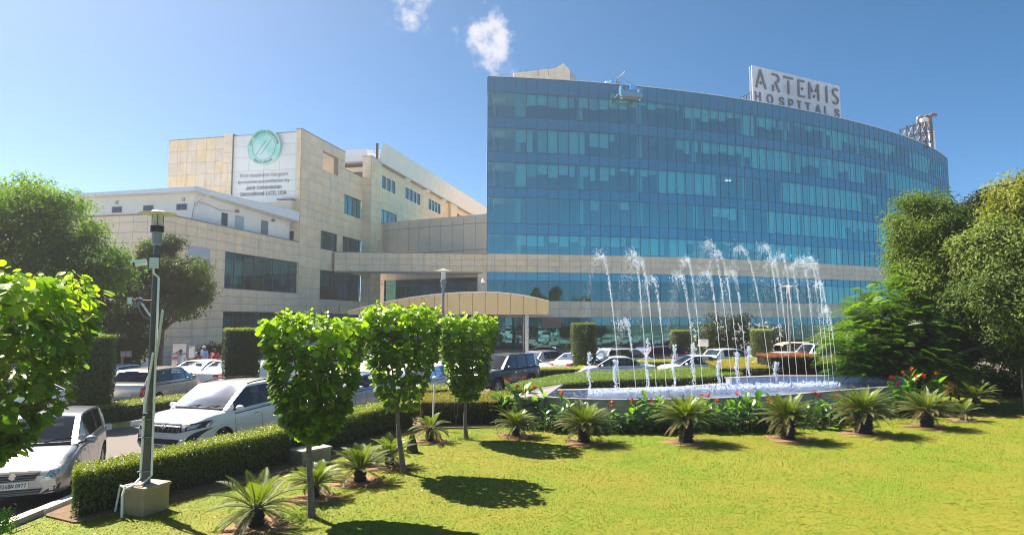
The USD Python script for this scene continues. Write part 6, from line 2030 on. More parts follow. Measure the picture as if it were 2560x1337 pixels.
def car(label, kind, x, y, heading, pm, detail=1, dark_glass=False, rails=False, plate=None, name='parked_car', badge=None, group='cars parked in the hospital grounds', z=0.0, H=None):
    K = dict(KIND[kind])
    if H:
        K['H'] = H
    L, W2, Hh = K['L'], K['W'] / 2, K['H']
    th = Thing(name, label, 'car', (x, y, z), rz=math.radians(heading), group=group)
    A = lambda nm, vf, m, parent=None, smooth=False, lab=None: th.part(nm, vf, m, parent=parent, smooth=smooth, world=False, label=lab)
    xf, xr = L / 2, -L / 2
    cx, cz = K['cowl']
    rbx, rbz = K['rb']
    # lower body: rings along the length
    X = np.concatenate([[xr, xr + .015, xr + .05, xr + .13], np.linspace(xr + .3, xf - .45, 18), [xf - .30, xf - .18, xf - .09, xf - .035, xf]])
    topx = [xr, xr + .02, xr + .10, rbx, cx, (cx + xf) / 2, xf - .25, xf - .08, xf]
    topz = [K['tail'] - .22, K['tail'] - .06, K['tail'] + .0, rbz, cz, (cz * .58 + K['nose'] * .42) + .035, K['nose'] + .035, K['nose'] - .01, K['nose'] - .10]
    zt = np.interp(X, topx, topz)
    e = np.minimum((xf - X) / .85, 1)
    e2 = np.minimum((X - xr) / .55, 1)
    w = W2 * (1 - .20 * (1 - e) ** 2.4) * (1 - .12 * (1 - e2) ** 2.2)
    zl = K['sill'] + .08 * (1 - np.minimum((xf - X) / .4, 1)) ** 2 + .08 * (1 - np.minimum((X - xr) / .4, 1)) ** 2
    rings = []
    for i, xx in enumerate(X):
        z0, z1, ww = zl[i], zt[i], w[i]
        h = z1 - z0
        half = [(.80, 0.0), (.93, .03), (.985, .14), (1.0, .34), (1.0, .56), (.975, .70), (.985, .78), (.955, .93), (.90, .985), (.80, 1.0), (.45, 1.012)]
        r_ = [(ww * a, z0 + h * c) for a, c in half]
        full = r_ + [(0, z0 + h * 1.018)] + [(-a, c) for a, c in r_[::-1]]
        rings.append([[xx, a, c] for a, c in full])
    R = np.array(rings)
    nr, k = R.shape[0], R.shape[1]
    V = R.reshape(-1, 3)
    F = []
    for i in range(nr - 1):
        for j in range(k):
            a, b_, c, d = i * k + j, i * k + (j + 1) % k, (i + 1) * k + (j + 1) % k, (i + 1) * k + j
            F += [[a, b_, c], [a, c, d]]
    for base, flip in ((0, True), ((nr - 1) * k, False)):
        for j in range(1, k - 1):
            t = [base, base + j, base + j + 1]
            F.append(t[::-1] if flip else t)
    V, F = np.array(V), np.array(F)
    m3 = mf.Manifold(mf.Mesh(V.astype(np.float32), F.astype(np.uint32)))
    if m3.volume() < 0 or m3.status() != mf.Error.NoError or m3.num_tri() == 0:
        m3 = mf.Manifold(mf.Mesh(V.astype(np.float32), F[:, ::-1].astype(np.uint32)))
    wxf = xf - K['fo']
    wxr = wxf - K['wb']
    ra = K['r'] + .055
    if m3.num_tri():
        for wx in (wxf, wxr):
            for s in (1, -1):
                c = mf.Manifold.cylinder(.34, ra, ra, 28).rotate([90, 0, 0]).translate([wx, s * W2 + (.17 if s > 0 else .17), K['r'] + .02])
                m3 = m3 - c
        mm = m3.to_mesh()
        BV, BF = np.array(mm.vert_properties[:, :3], float), np.array(mm.tri_verts)
    else:
        BV, BF = V, F
    A('body', (BV, BF), pm, smooth=38)
    OV, OF = V, F
    # cabin
    rfx, rfz = K['rf']
    rrx, rrz = K['rr']
    sc = (Hh - .04) / (rfz) if H else 1.0
    rfz, rrz = rfz * sc, rrz * sc
    stn = [rbx, rbx + .05, rbx + (rrx - rbx) * .5, rrx - .04, rrx + .05]
    doors = {'hatch': [-1.22, -.72, -.66, .18, .24, .90], 'suv': [-1.72, -1.02, -.95, -.15, -.05, .95], 'offroad': [-1.90, -1.08, -.98, -.20, -.12, .88], 'sedan': [-1.30, -.62, -.56, .20, .27, .92], 'mpv': [-1.72, -1.32, -1.22, -.42, -.34, .52, .60, 1.0], 'van': [-1.6, -.70, -.62, .30, .38, 1.35]}[kind]
    X2 = sorted(set([round(q, 3) for q in stn + doors + [rfx - .04, rfx + .04, (rfx + cx) / 2, cx - .06, cx] + list(np.linspace(rrx + .1, rfx - .1, 6))]))
    X2 = np.array([q for q in X2 if rbx <= q <= cx])
    pz = np.interp(X2, [rbx, rrx, (rrx + rfx) / 2, rfx, cx], [rbz + .005, rrz, Hh - .03, rfz, cz + .005])
    # rounded roof line
    pz2 = pz - .02 * np.exp(-((X2 - rfx) / .10) ** 2) - .02 * np.exp(-((X2 - rrx) / .10) ** 2)
    bz = np.interp(X2, [rbx, cx], [K['belt'][1], K['belt'][0]])
    bz = np.minimum(bz, pz2 - .002)
    wbase = np.interp(X2, X, w) * .945
    hfrac = np.clip((pz2 - bz) / (Hh - 1.0), 0, 1)
    wtop = wbase * (1 - .20 * hfrac)
    gl = M_CGLASS_D if dark_glass else M_CGLASS
    parts = {}

    def addq(key, p):
        parts.setdefault(key, []).append(p)
    iv = [(doors[i], doors[i + 1]) for i in range(0, len(doors), 2)]
    rows = [0, .07, .93, 1.0]
    for s in (1, -1):
        def sp(i, v):
            z = bz[i] + (pz2[i] - bz[i]) * v
            yy = wbase[i] + (wtop[i] - wbase[i]) * v + .035 * hfrac[i] * math.sin(math.pi * v)
            return [X2[i], s * yy, z]
        for i in range(len(X2) - 1):
            xm = (X2[i] + X2[i + 1]) / 2
            for r in range(3):
                q = [sp(i, rows[r]), sp(i + 1, rows[r]), sp(i + 1, rows[r + 1]), sp(i, rows[r + 1])]
                if s < 0:
                    q = q[::-1]
                key = ('roof', 0)
                if r == 1:
                    for n_, (a, c) in enumerate(iv):
                        if a < xm < c and xm < cx - .03:
                            key = ('side_window', (s, n_))
                    if key[0] == 'roof' and iv[0][0] < xm < iv[-1][1]:
                        key = ('pillar', s)
                addq(key, q)
    vs = [0, .03, .075, .22, .36, .5, .64, .78, .925, .97, 1.0]
    crown = lambda v: .045 * (1 - abs(2 * v - 1) ** 2.2)

    def tp(i, v):
        yy = wtop[i] * (1 - 2 * v)
        return [X2[i], yy, pz2[i] + crown(v) * hfrac[i]]
    for i in range(len(X2) - 1):
        xm = (X2[i] + X2[i + 1]) / 2
        for j in range(len(vs) - 1):
            q = [tp(i, vs[j]), tp(i + 1, vs[j]), tp(i + 1, vs[j + 1]), tp(i, vs[j + 1])]
            inner = 2 <= j <= len(vs) - 4 + 1
            key = ('roof', 0)
            if inner and rfx + .03 < xm < cx - .02:
                key = ('windscreen', 0)
            elif inner and rbx + .03 < xm < rrx - .03:
                key = ('rear_window', 0)
            addq(key, q)
    for key, qs in parts.items():
        v = np.array(qs, float).reshape(-1, 3)
        f = np.arange(len(v)).reshape(-1, 4)
        tm = trimesh.Trimesh(v, np.vstack([f[:, [0, 1, 2]], f[:, [0, 2, 3]]]), process=False)
        tm.merge_vertices(digits_vertex=5)
        tm.update_faces(tm.nondegenerate_faces())
        tm.remove_unreferenced_vertices()
        if not len(tm.faces):
            continue
        m_ = pm if key[0] == 'roof' else (M_PLASTIC if key[0] == 'pillar' else gl)
        A(key[0], (np.array(tm.vertices), np.array(tm.faces)), m_, smooth=40 if key[0] != 'pillar' else False)
    # inside
    A('cabin_floor', B().box([(rbx + cx) / 2 + .02, 0, K['belt'][0] - .0], [cx - rbx - .30, W2 * 1.62, .05]), M_CABIN)
    if detail:
        A('dashboard', B().box([cx - .22, 0, cz + .01], [.42, W2 * 1.55, .09]), M_PLASTIC)
        for sx in (rfx - .45, rfx - 1.35):
            for sy in (.37, -.37):
                hs = B().box([sx, sy, K['belt'][0] + .10], [.13, .46, .30]).box([sx - .03, sy, K['belt'][0] + .34], [.09, .25, .15])
                A('seat', hs, M_SEAT)
        a = np.linspace(0, 2 * math.pi, 17)
        sy = -.37
        A('steering_wheel', B().tube(np.stack([rfx + .18 + .07 * np.sin(a), sy + .18 * np.cos(a), K['belt'][0] + .10 + .17 * np.sin(a)], 1), .016, 5, cap=False), M_PLASTIC)

    # pieces that lie on the body
    def patch(nm, c4, axis, m, off=.006, nu=7, nv=4, parent=None, lab=None):
        """c4: four corners in the view along axis ('+x': (y, z); '+y': (x, z); '+z': (x, y))"""
        c4 = np.array(c4, float)
        u, v_ = np.meshgrid(np.linspace(0, 1, nu), np.linspace(0, 1, nv), indexing='ij')
        p2 = (c4[0] * ((1 - u) * (1 - v_))[..., None] + c4[1] * (u * (1 - v_))[..., None] + c4[2] * (u * v_)[..., None] + c4[3] * ((1 - u) * v_)[..., None]).reshape(-1, 2)
        sgn = 1 if axis[0] == '+' else -1
        n_ = len(p2)
        if axis[1] == 'x':
            o = np.column_stack([np.full(n_, sgn * 5.0), p2])
            d = np.tile([-sgn, 0, 0.0], (n_, 1))
        elif axis[1] == 'y':
            o = np.column_stack([p2[:, 0], np.full(n_, sgn * 5.0), p2[:, 1]])
            d = np.tile([0, -sgn, 0.0], (n_, 1))
        else:
            o = np.column_stack([p2, np.full(n_, 5.0)])
            d = np.tile([0, 0, -1.0], (n_, 1))
        t = ray_hit(OV, OF, o, d)
        ok = np.isfinite(t)
        if not ok.any():
            return None
        t = np.where(ok, t, np.median(t[ok]))
        P = o + d * (t - off)[:, None]
        idx = np.arange(n_).reshape(nu, nv)
        q = np.stack([idx[:-1, :-1], idx[1:, :-1], idx[1:, 1:], idx[:-1, 1:]], -1).reshape(-1, 4)
        f = np.vstack([q[:, [0, 1, 2]], q[:, [0, 2, 3]]])
        nn = np.cross(P[f[0, 1]] - P[f[0, 0]], P[f[0, 2]] - P[f[0, 0]])
        if (nn @ d[0]) > 0:
            f = f[:, ::-1]
        return A(nm, (P, f), m, parent=parent, smooth=60, lab=lab)

    nz, tz, sl = K['nose'], K['tail'], K['sill']
    wf = W2 * .80
    for s in (1, -1):
        if badge == 'seven_slat':
            hl = patch('headlight', [(s * .46, nz - .23), (s * .90, nz - .13), (s * .935, nz + .02), (s * .50, nz - .05)], '+x', M_PLASTIC, off=.016, nu=16, nv=8)
            patch('lens', [(s * .56, nz - .18), (s * .66, nz - .17), (s * .67, nz - .06), (s * .56, nz - .07)], '+x', M_LAMP, off=.026, parent=hl)
            patch('lens', [(s * .70, nz - .15), (s * .82, nz - .12), (s * .85, nz - .03), (s * .72, nz - .05)], '+x', M_LAMP, off=.026, parent=hl)
            patch('fog_surround', [(s * .52, .44), (s * .80, .54), (s * .93, nz - .16), (s * .82, nz - .22)], '+x', M_PLASTIC, off=.022, nu=16, nv=12)
            patch('fog_lamp', [(s * .60, .47), (s * .76, .50), (s * .79, .57), (s * .66, .54)], '+x', M_LAMP, off=.034)
        elif badge == 'hatch_s':
            hl = patch('headlight', [(s * .43, nz - .20), (s * .74, nz - .16), (s * .815, nz + .12), (s * .67, nz + .10)], '+x', M_LAMP, off=.008, nu=10, nv=8)
            patch('reflector', [(s * .50, nz - .14), (s * .66, nz - .12), (s * .68, nz - .0), (s * .55, nz - .02)], '+x', M_CHROME, off=.016, parent=hl, nu=6, nv=5)
            patch('fog_surround', [(s * .44, .30), (s * .70, .34), (s * .735, .46), (s * .58, .40)], '+x', M_PLASTIC, off=.008)
            patch('fog_lamp', [(s * .57, .35), (s * .64, .36), (s * .64, .42), (s * .58, .41)], '+x', M_LAMP, off=.016)
        else:
            patch('headlight', [(s * .48, nz - .17), (s * wf * 1.02, nz - .13), (s * wf * 1.10, nz + .03), (s * .56, nz - .02)], '+x', M_LAMP, off=.008, nu=8)
            patch('fog_lamp', [(s * .52, .36), (s * .64, .37), (s * .64, .44), (s * .52, .43)], '+x', M_PLASTIC)
        # rear lamps
        if kind in ('sedan',):
            patch('tail_light', [(s * .42, tz - .20), (s * W2 * .90, tz - .22), (s * W2 * .93, tz - .06), (s * .48, tz - .08)], '-x', M_TAIL, off=.010, nu=8)
            patch('tail_light_side', [(xr + .04, tz - .22), (xr + .24, tz - .18), (xr + .22, tz - .07), (xr + .05, tz - .06)], '+y' if s > 0 else '-y', M_TAIL, off=.008)
        else:
            patch('tail_light', [(s * W2 * .66, tz - .42), (s * W2 * .90, tz - .42), (s * W2 * .90, tz - .08), (s * W2 * .72, tz - .10)], '-x', M_TAIL, off=.010, nv=8)
            patch('tail_light_side', [(xr + .04, tz - .36), (xr + .17, tz - .26), (xr + .20, tz - .08), (xr + .05, tz - .06)], '+y' if s > 0 else '-y', M_TAIL, off=.008)
        # doors: seams and handles, sill strip
        ax = '+y' if s > 0 else '-y'
        if detail:
            for xx in (iv[-1][1] - .02, iv[-1][0] - .03, iv[max(0, len(iv) - 2)][0] + .02):
                patch('door_seam', [(xx - .007, sl + .12), (xx + .007, sl + .12), (xx + .007, K['belt'][0] - .10), (xx - .007, K['belt'][0] - .10)], ax, M_PLASTIC, off=.004, nu=2, nv=8)
            for xx in (iv[-1][0] + .10, iv[max(0, len(iv) - 2)][0] + .16):
                patch('door_handle', [(xx, K['belt'][0] - .17), (xx + .17, K['belt'][0] - .165), (xx + .17, K['belt'][0] - .125), (xx, K['belt'][0] - .13)], ax, M_CHROME if kind in ('suv', 'offroad') else pm, off=.03, nu=4, nv=3)
            patch('window_trim', [(iv[0][0] - .1, K['belt'][1] - .075), (iv[-1][1], K['belt'][0] - .055), (iv[-1][1], K['belt'][0] - .03), (iv[0][0] - .1, K['belt'][1] - .05)], ax, M_PLASTIC, off=.006, nu=14, nv=2)
        if kind in ('suv', 'offroad'):
            patch('sill_strip', [(wxr + ra, sl + .02), (wxf - ra, sl + .02), (wxf - ra, sl + .13), (wxr + ra, sl + .13)], ax, M_PLASTIC, off=.012, nu=6, nv=3)
            if detail:
                a = np.linspace(-.12, math.pi + .12, 15)
                for wx in (wxf, wxr):
                    pts = np.stack([wx + (ra + .02) * np.cos(a), np.full(15, s * (W2 + .0)), K['r'] + .02 + (ra + .02) * np.sin(a)], 1)
                    A('arch_flare', B().tube(pts, .028, 6), pm, smooth=50)
        # mirrors
        my = W2 * .98
        mp = np.array([cx - .28, s * (my + .13), K['belt'][0] + .10])
        sph = trimesh.creation.icosphere(subdivisions=2)
        v = sph.vertices * [.075, .115, .075]
        v[:, 0] = np.where(v[:, 0] < -.03, -.03, v[:, 0])
        mi = A('mirror', (v + mp, sph.faces), pm, smooth=50)
        A('mirror_stem', B().tube([mp - [.0, s * .08, .03], mp - [-.02, s * .19, .06]], .022, 6), M_PLASTIC, parent=mi)
    # front: grille, lower intake, plate, badge
    if badge == 'seven_slat':
        gr = patch('grille', [(-.43, nz - .24), (.43, nz - .24), (.49, nz - .04), (-.49, nz - .04)], '+x', M_PLASTIC, nu=10)
        for q in range(-3, 4):
            patch('slat', [(q * .125 - .008 + .02 * np.sign(q), nz - .21), (q * .125 + .012 + .02 * np.sign(q), nz - .21), (q * .14 + .025 + .025 * np.sign(q), nz - .08), (q * .14 + .002 + .025 * np.sign(q), nz - .08)], '+x', M_CHROME, off=.02, nu=2, nv=4, parent=gr)
        patch('grille_trim', [(-.50, nz - .035), (.50, nz - .035), (.50, nz - .015), (-.50, nz - .015)], '+x', M_CHROME, off=.012, nu=10, nv=2, parent=gr)
        a = np.linspace(0, 2 * math.pi, 25)
        xg = xf + .012
        A('badge', B().tube(np.stack([0 * a + xg, .085 * np.cos(a), nz - .085 + .042 * np.sin(a)], 1), .010, 6, cap=False), M_CHROME, parent=gr)
        A('badge', B().tube([[xg, -.05, nz - .10], [xg, .0, nz - .06], [xg, .05, nz - .10]], .009, 5), M_CHROME, parent=gr)
        patch('lower_intake', [(-.43, .50), (.43, .50), (.47, .62), (-.47, .62)], '+x', M_PLASTIC, nu=8)
    elif badge == 'hatch_s':
        gr = patch('grille', [(-.34, nz - .17), (.34, nz - .17), (.42, nz + .005), (-.42, nz + .005)], '+x', M_PLASTIC, nu=10, nv=6, off=.010)
        for q in range(4):
            zq = nz - .145 + q * .042
            patch('grille_bar', [(-.36, zq), (.36, zq), (.36, zq + .008), (-.36, zq + .008)], '+x', M_GREYPAINT, off=.02, nu=10, nv=2, parent=gr)
        S = np.array([[.045, .050], [.075, .022], [.032, -.012], [.060, -.030], [.012, -.062], [-.060, -.012], [-.028, .012], [-.052, .030], [-.005, .062]]) * .95
        pf = A('badge', (np.vstack([np.column_stack([np.full(9, xf + .03), S[:, 0], S[:, 1] + nz - .085]), np.column_stack([np.full(9, xf + .015), S[:, 0], S[:, 1] + nz - .085]), [[xf + .03, 0, nz - .085]]]),
                        np.array([[i, (i + 1) % 9, 18] for i in range(9)] + [[i, 9 + i, 9 + (i + 1) % 9] for i in range(9)] + [[i, 9 + (i + 1) % 9, (i + 1) % 9] for i in range(9)])), M_CHROME, parent=gr)
        li = patch('lower_intake', [(-.40, .27), (.40, .27), (.47, .40), (-.47, .40)], '+x', M_PLASTIC, nu=8, off=.010)
        for q in range(3):
            patch('intake_bar', [(-.42, .29 + q * .035), (.42, .29 + q * .035), (.42, .30 + q * .035), (-.42, .30 + q * .035)], '+x', M_GREYPAINT, off=.018, nu=8, nv=2, parent=li)
    else:
        patch('grille', [(-.38, nz - .17), (.38, nz - .17), (.42, nz - .05), (-.42, nz - .05)], '+x', M_PLASTIC, nu=8)
        patch('lower_intake', [(-.42, .30), (.42, .30), (.44, .42), (-.44, .42)], '+x', M_PLASTIC, nu=8)
    pz_ = .44 if badge == 'seven_slat' else (.475 if badge == 'hatch_s' else .48)
    ph_ = .115
    pl = A('number_plate', B().box([xf + .012, 0, pz_], [.02, .50, ph_]), M_PLATE)
    if plate:
        tm = meshkit.text_mesh(plate, .068, .004, True)
        v = np.array(tm.vertices)
        v[:, 0] -= (v[:, 0].min() + v[:, 0].max()) / 2
        v[:, 0] *= .45 / np.ptp(v[:, 0])
        A('plate_text', (np.column_stack([xf + .023 + v[:, 2], v[:, 0], pz_ - .033 + v[:, 1]]), tm.faces), M_PLATETXT, parent=pl)
    A('rear_plate', B().box([xr - .010, 0, tz - .38], [.02, .45, .11]), M_PLATE)
    patch('rear_bumper_strip', [(-W2 * .8, .38), (W2 * .8, .38), (W2 * .8, .46), (-W2 * .8, .46)], '-x', M_PLASTIC, nu=8, nv=3)
    if detail:
        if kind != 'van':
            for s in (.15, -.42):
                q0, q1 = np.array([cx - .02, s, cz + .03]), np.array([cx - .16, s + .50, cz + .10])
                A('wiper', B().tube([q0, (q0 + q1) / 2 + [.02, 0, .035], q1], .011, 5), M_PLASTIC)
        A('bonnet_seam', B().tube([[xf - .30, s_ * W2 * .66, K['nose'] + .04] for s_ in (1, -1)], .004, 4), M_PLASTIC)
    if rails:
        for s in (1, -1):
            xs_ = np.linspace(rrx + .05, rfx - .15, 9)
            yy = np.interp(xs_, X2, wtop) * .93 * s
            zz = np.interp(xs_, X2, pz2) + .06 - .03 * (np.abs(np.linspace(-1, 1, 9)) ** 6)
            A('roof_rail', B().tube(np.stack([xs_, yy, zz], 1), .018, 6), M_GREYPAINT if kind == 'offroad' else M_PLASTIC)
    A('aerial', B().tube([[rrx + .25, 0, np.interp(rrx + .25, X2, pz2) + .04], [rrx + .05, 0, np.interp(rrx + .25, X2, pz2) + .16]], .006, 4), M_PLASTIC)
    # wheels
    r = K['r']
    for wx in (wxf, wxr):
        for s in (1, -1):
            prof = [(r * .58, -.10), (r * .92, -.10), (r * .99, -.07), (r, 0), (r * .99, .07), (r * .92, .10), (r * .62, .10), (r * .60, .07)]
            q = B().lathe([0, 0, 0], prof, 28)
            v, f = q.get()

            def put(v):
                return np.column_stack([wx + v[:, 0], s * (W2 - .115 + v[:, 2]), r + v[:, 1]])
            ff = f if s < 0 else f[:, ::-1]
            wh = A('wheel', (put(v), ff), M_TYRE, smooth=40)
            rb_ = B().lathe([0, 0, 0], [(r * .62, .085), (r * .57, .095), (r * .54, .06), (r * .54, .02), (0, .015)], 28)
            for k_ in range(6 if kind != 'hatch' else 8):
                a = k_ * 2 * math.pi / (6 if kind != 'hatch' else 8)
                d = np.array([math.cos(a), math.sin(a), 0])
                nn = np.array([-d[1], d[0], 0])
                rb_.obox(d * r * .08 - nn * .022 + [0, 0, .05], d * r * .49, nn * .044, [0, 0, .035])
            rb_.lathe([0, 0, 0], [(.055, .05), (.055, .09), (.0, .095)], 12)
            v, f = rb_.get()
            A('rim', (put(v), f), M_RIMALU, parent=wh)
            a = np.linspace(0, math.pi, 13)
            arc_ = [[wx + (ra - .004) * math.cos(t), s * (W2 - .33), r + .02 + (ra - .004) * math.sin(t)] for t in a] + [[wx + (ra - .004) * math.cos(t), s * (W2 - .02), r + .02 + (ra - .004) * math.sin(t)] for t in a]
            f = [[i, i + 1, 14 + i, 13 + i] for i in range(12)]
            A('wheel_arch', (np.array(arc_), np.array(f)), M_BLACK, parent=wh)
            A('arch_back', B().obox([wx - ra, s * (W2 - .33), r - .05], [2 * ra, 0, 0], [0, s * .01, 0], [0, 0, ra + .05]), M_BLACK, parent=wh)
    return th


def CX(px, d):
    return (px - 1280) / FPX * d


car('silver hatchback facing the viewer at the lower left, with a chrome badge', 'hatch', -9.77, 13.63, -68, P_SILVER, badge='hatch_s', plate='HR26BN 0977')
car('large white off-road car facing the viewer beside the clipped hedge, with a slatted grille', 'suv', -7.69, 17.8, 253, P_PEARL, badge='seven_slat', plate='HR26CT7130', rails=True, dark_glass=True)
car('white hatchback half hidden behind the left topiary column', 'hatch', CX(135, 23.2), 23.2, 8, P_WHITE, H=1.45)
car('white hatchback with its rear wheel showing beside the left topiary column', 'hatch', CX(305, 28), 28.2, 88, P_WHITE)
car('beige people carrier seen from behind between the two left topiary columns', 'mpv', CX(408, 26.3), 26.3, 86, P_BEIGE, H=1.55)
car('white saloon seen from behind next to the standing people', 'sedan', CX(528, 32.2), 32.2, 76, P_WHITE)
car('white saloon hidden behind the second topiary column', 'sedan', CX(598, 32), 32.0, 76, P_WHITE)
car('white hatchback just right of the second topiary column', 'hatch', CX(672, 30.6), 30.6, 78, P_WHITE)
car('silver-grey saloon glimpsed between the first two square topiary trees', 'sedan', -6.0, 24.2, 247, P_BLUEGREY, dark_glass=True)
car('white saloon glimpsed under the leaning square topiary tree', 'sedan', -3.9, 28.0, 250, P_WHITE)
car('dark grey off-road car to the right of the square topiary trees', 'offroad', -.55, 30.8, 236, P_GREY, rails=True, dark_glass=True)
car('white hatchback just behind the dark grey off-road car', 'hatch', .55, 36.6, 330, P_WHITE)
car('black saloon behind the canopy column', 'sedan', CX(1350, 47), 47, 182, P_BLACK, dark_glass=True)
car('silver hatchback with red tail lamps behind the dark off-road car', 'hatch', 2.35, 40.2, 42, P_SILVER)
car('white saloon seen from behind, left of the tallest topiary column', 'sedan', 4.1, 38.7, 52, P_WHITE)
car('white saloon behind the left part of the fountain, facing left', 'sedan', CX(1530, 34.6), 34.8, 184, P_WHITE)
car('white saloon with a red tail lamp behind the tallest topiary column', 'sedan', CX(1530, 44), 44.5, 22, P_WHITE)
car('white people carrier with square windows behind the first saloon', 'mpv', CX(1565, 40.8), 41.0, 24, P_WHITE, rails=True)
car('dark red off-road car behind the foaming jets', 'suv', CX(1660, 43), 43.2, 30, P_MAROON, H=1.66, dark_glass=True)
car('white saloon behind the middle of the fountain, with a red tail lamp at the right', 'sedan', CX(1732, 35.8), 35.9, 184, P_WHITE)
car('white hatchback between the two saloons and the frangipani', 'hatch', CX(1826, 42.5), 42.5, 20, P_WHITE)
car('white car half hidden behind the red topped hedge', 'hatch', CX(1942, 38), 38.2, 188, P_PEARL)
car('white car beside the feathery shrub', 'hatch', CX(2075, 40), 40.0, 190, P_WHITE)
car('small white van behind the last topiary block', 'van', CX(2052, 45), 45.2, 196, P_WHITE, H=1.75)
# three-wheeled taxi with a tan canvas roof
tx = Thing('motor_rickshaw', 'dark three wheeled taxi with tan canvas roof behind the red topped hedge', 'rickshaw', (CX(1978, 47.5), 47.5, 0), rz=math.radians(185))
M_CANVAS = plain('canvas', (.34, .27, .18), .85, var=.15)
tx.part('body', B().box([-.2, 0, .65], [2.2, 1.25, .7]).box([.9, 0, .6], [.5, .8, .6]), P_BLACK, world=False)
rv = []
for xx, zz in ((-1.3, 1.1), (-1.25, 1.55), (-1.0, 1.68), (.5, 1.70), (1.0, 1.60), (1.15, 1.45)):
    rv.append([xx, .64, zz])
rv = np.array(rv)
v = np.vstack([rv, rv * [1, .5, 1] + [0, 0, .07], rv * [1, -.5, 1] + [0, 0, .07], rv * [1, -1, 1]])
f = [[6 * j + i, 6 * j + i + 1, 6 * j + 7 + i, 6 * j + 6 + i] for j in range(3) for i in range(5)]
tx.part('canvas_roof', (v, np.array(f)), M_CANVAS, world=False, smooth=40)
for xx in (1.1, .2, -1.2):
    for s in (1, -1):
        tx.part('roof_post', B().tube([[xx, s * .62, .9], [xx - .05, s * .63, 1.6]], .02, 5), M_DARKMETAL, world=False)
tx.part('windscreen', B().box([1.12, 0, 1.2], [.02, 1.1, .55]), M_CGLASS, world=False)
for xx, yy in ((1.0, 0), (-.8, .5), (-.8, -.5)):
    q = B().lathe([0, 0, 0], [(.1, -.05), (.22, -.05), (.24, 0), (.22, .05), (.1, .05), (0, .03)], 16)
    v, f = q.get()
    tx.part('wheel', (np.column_stack([xx + v[:, 0], yy + v[:, 2], .24 + v[:, 1]]), f), M_TYRE, world=False)

# ---------------------------------------------------------------- people


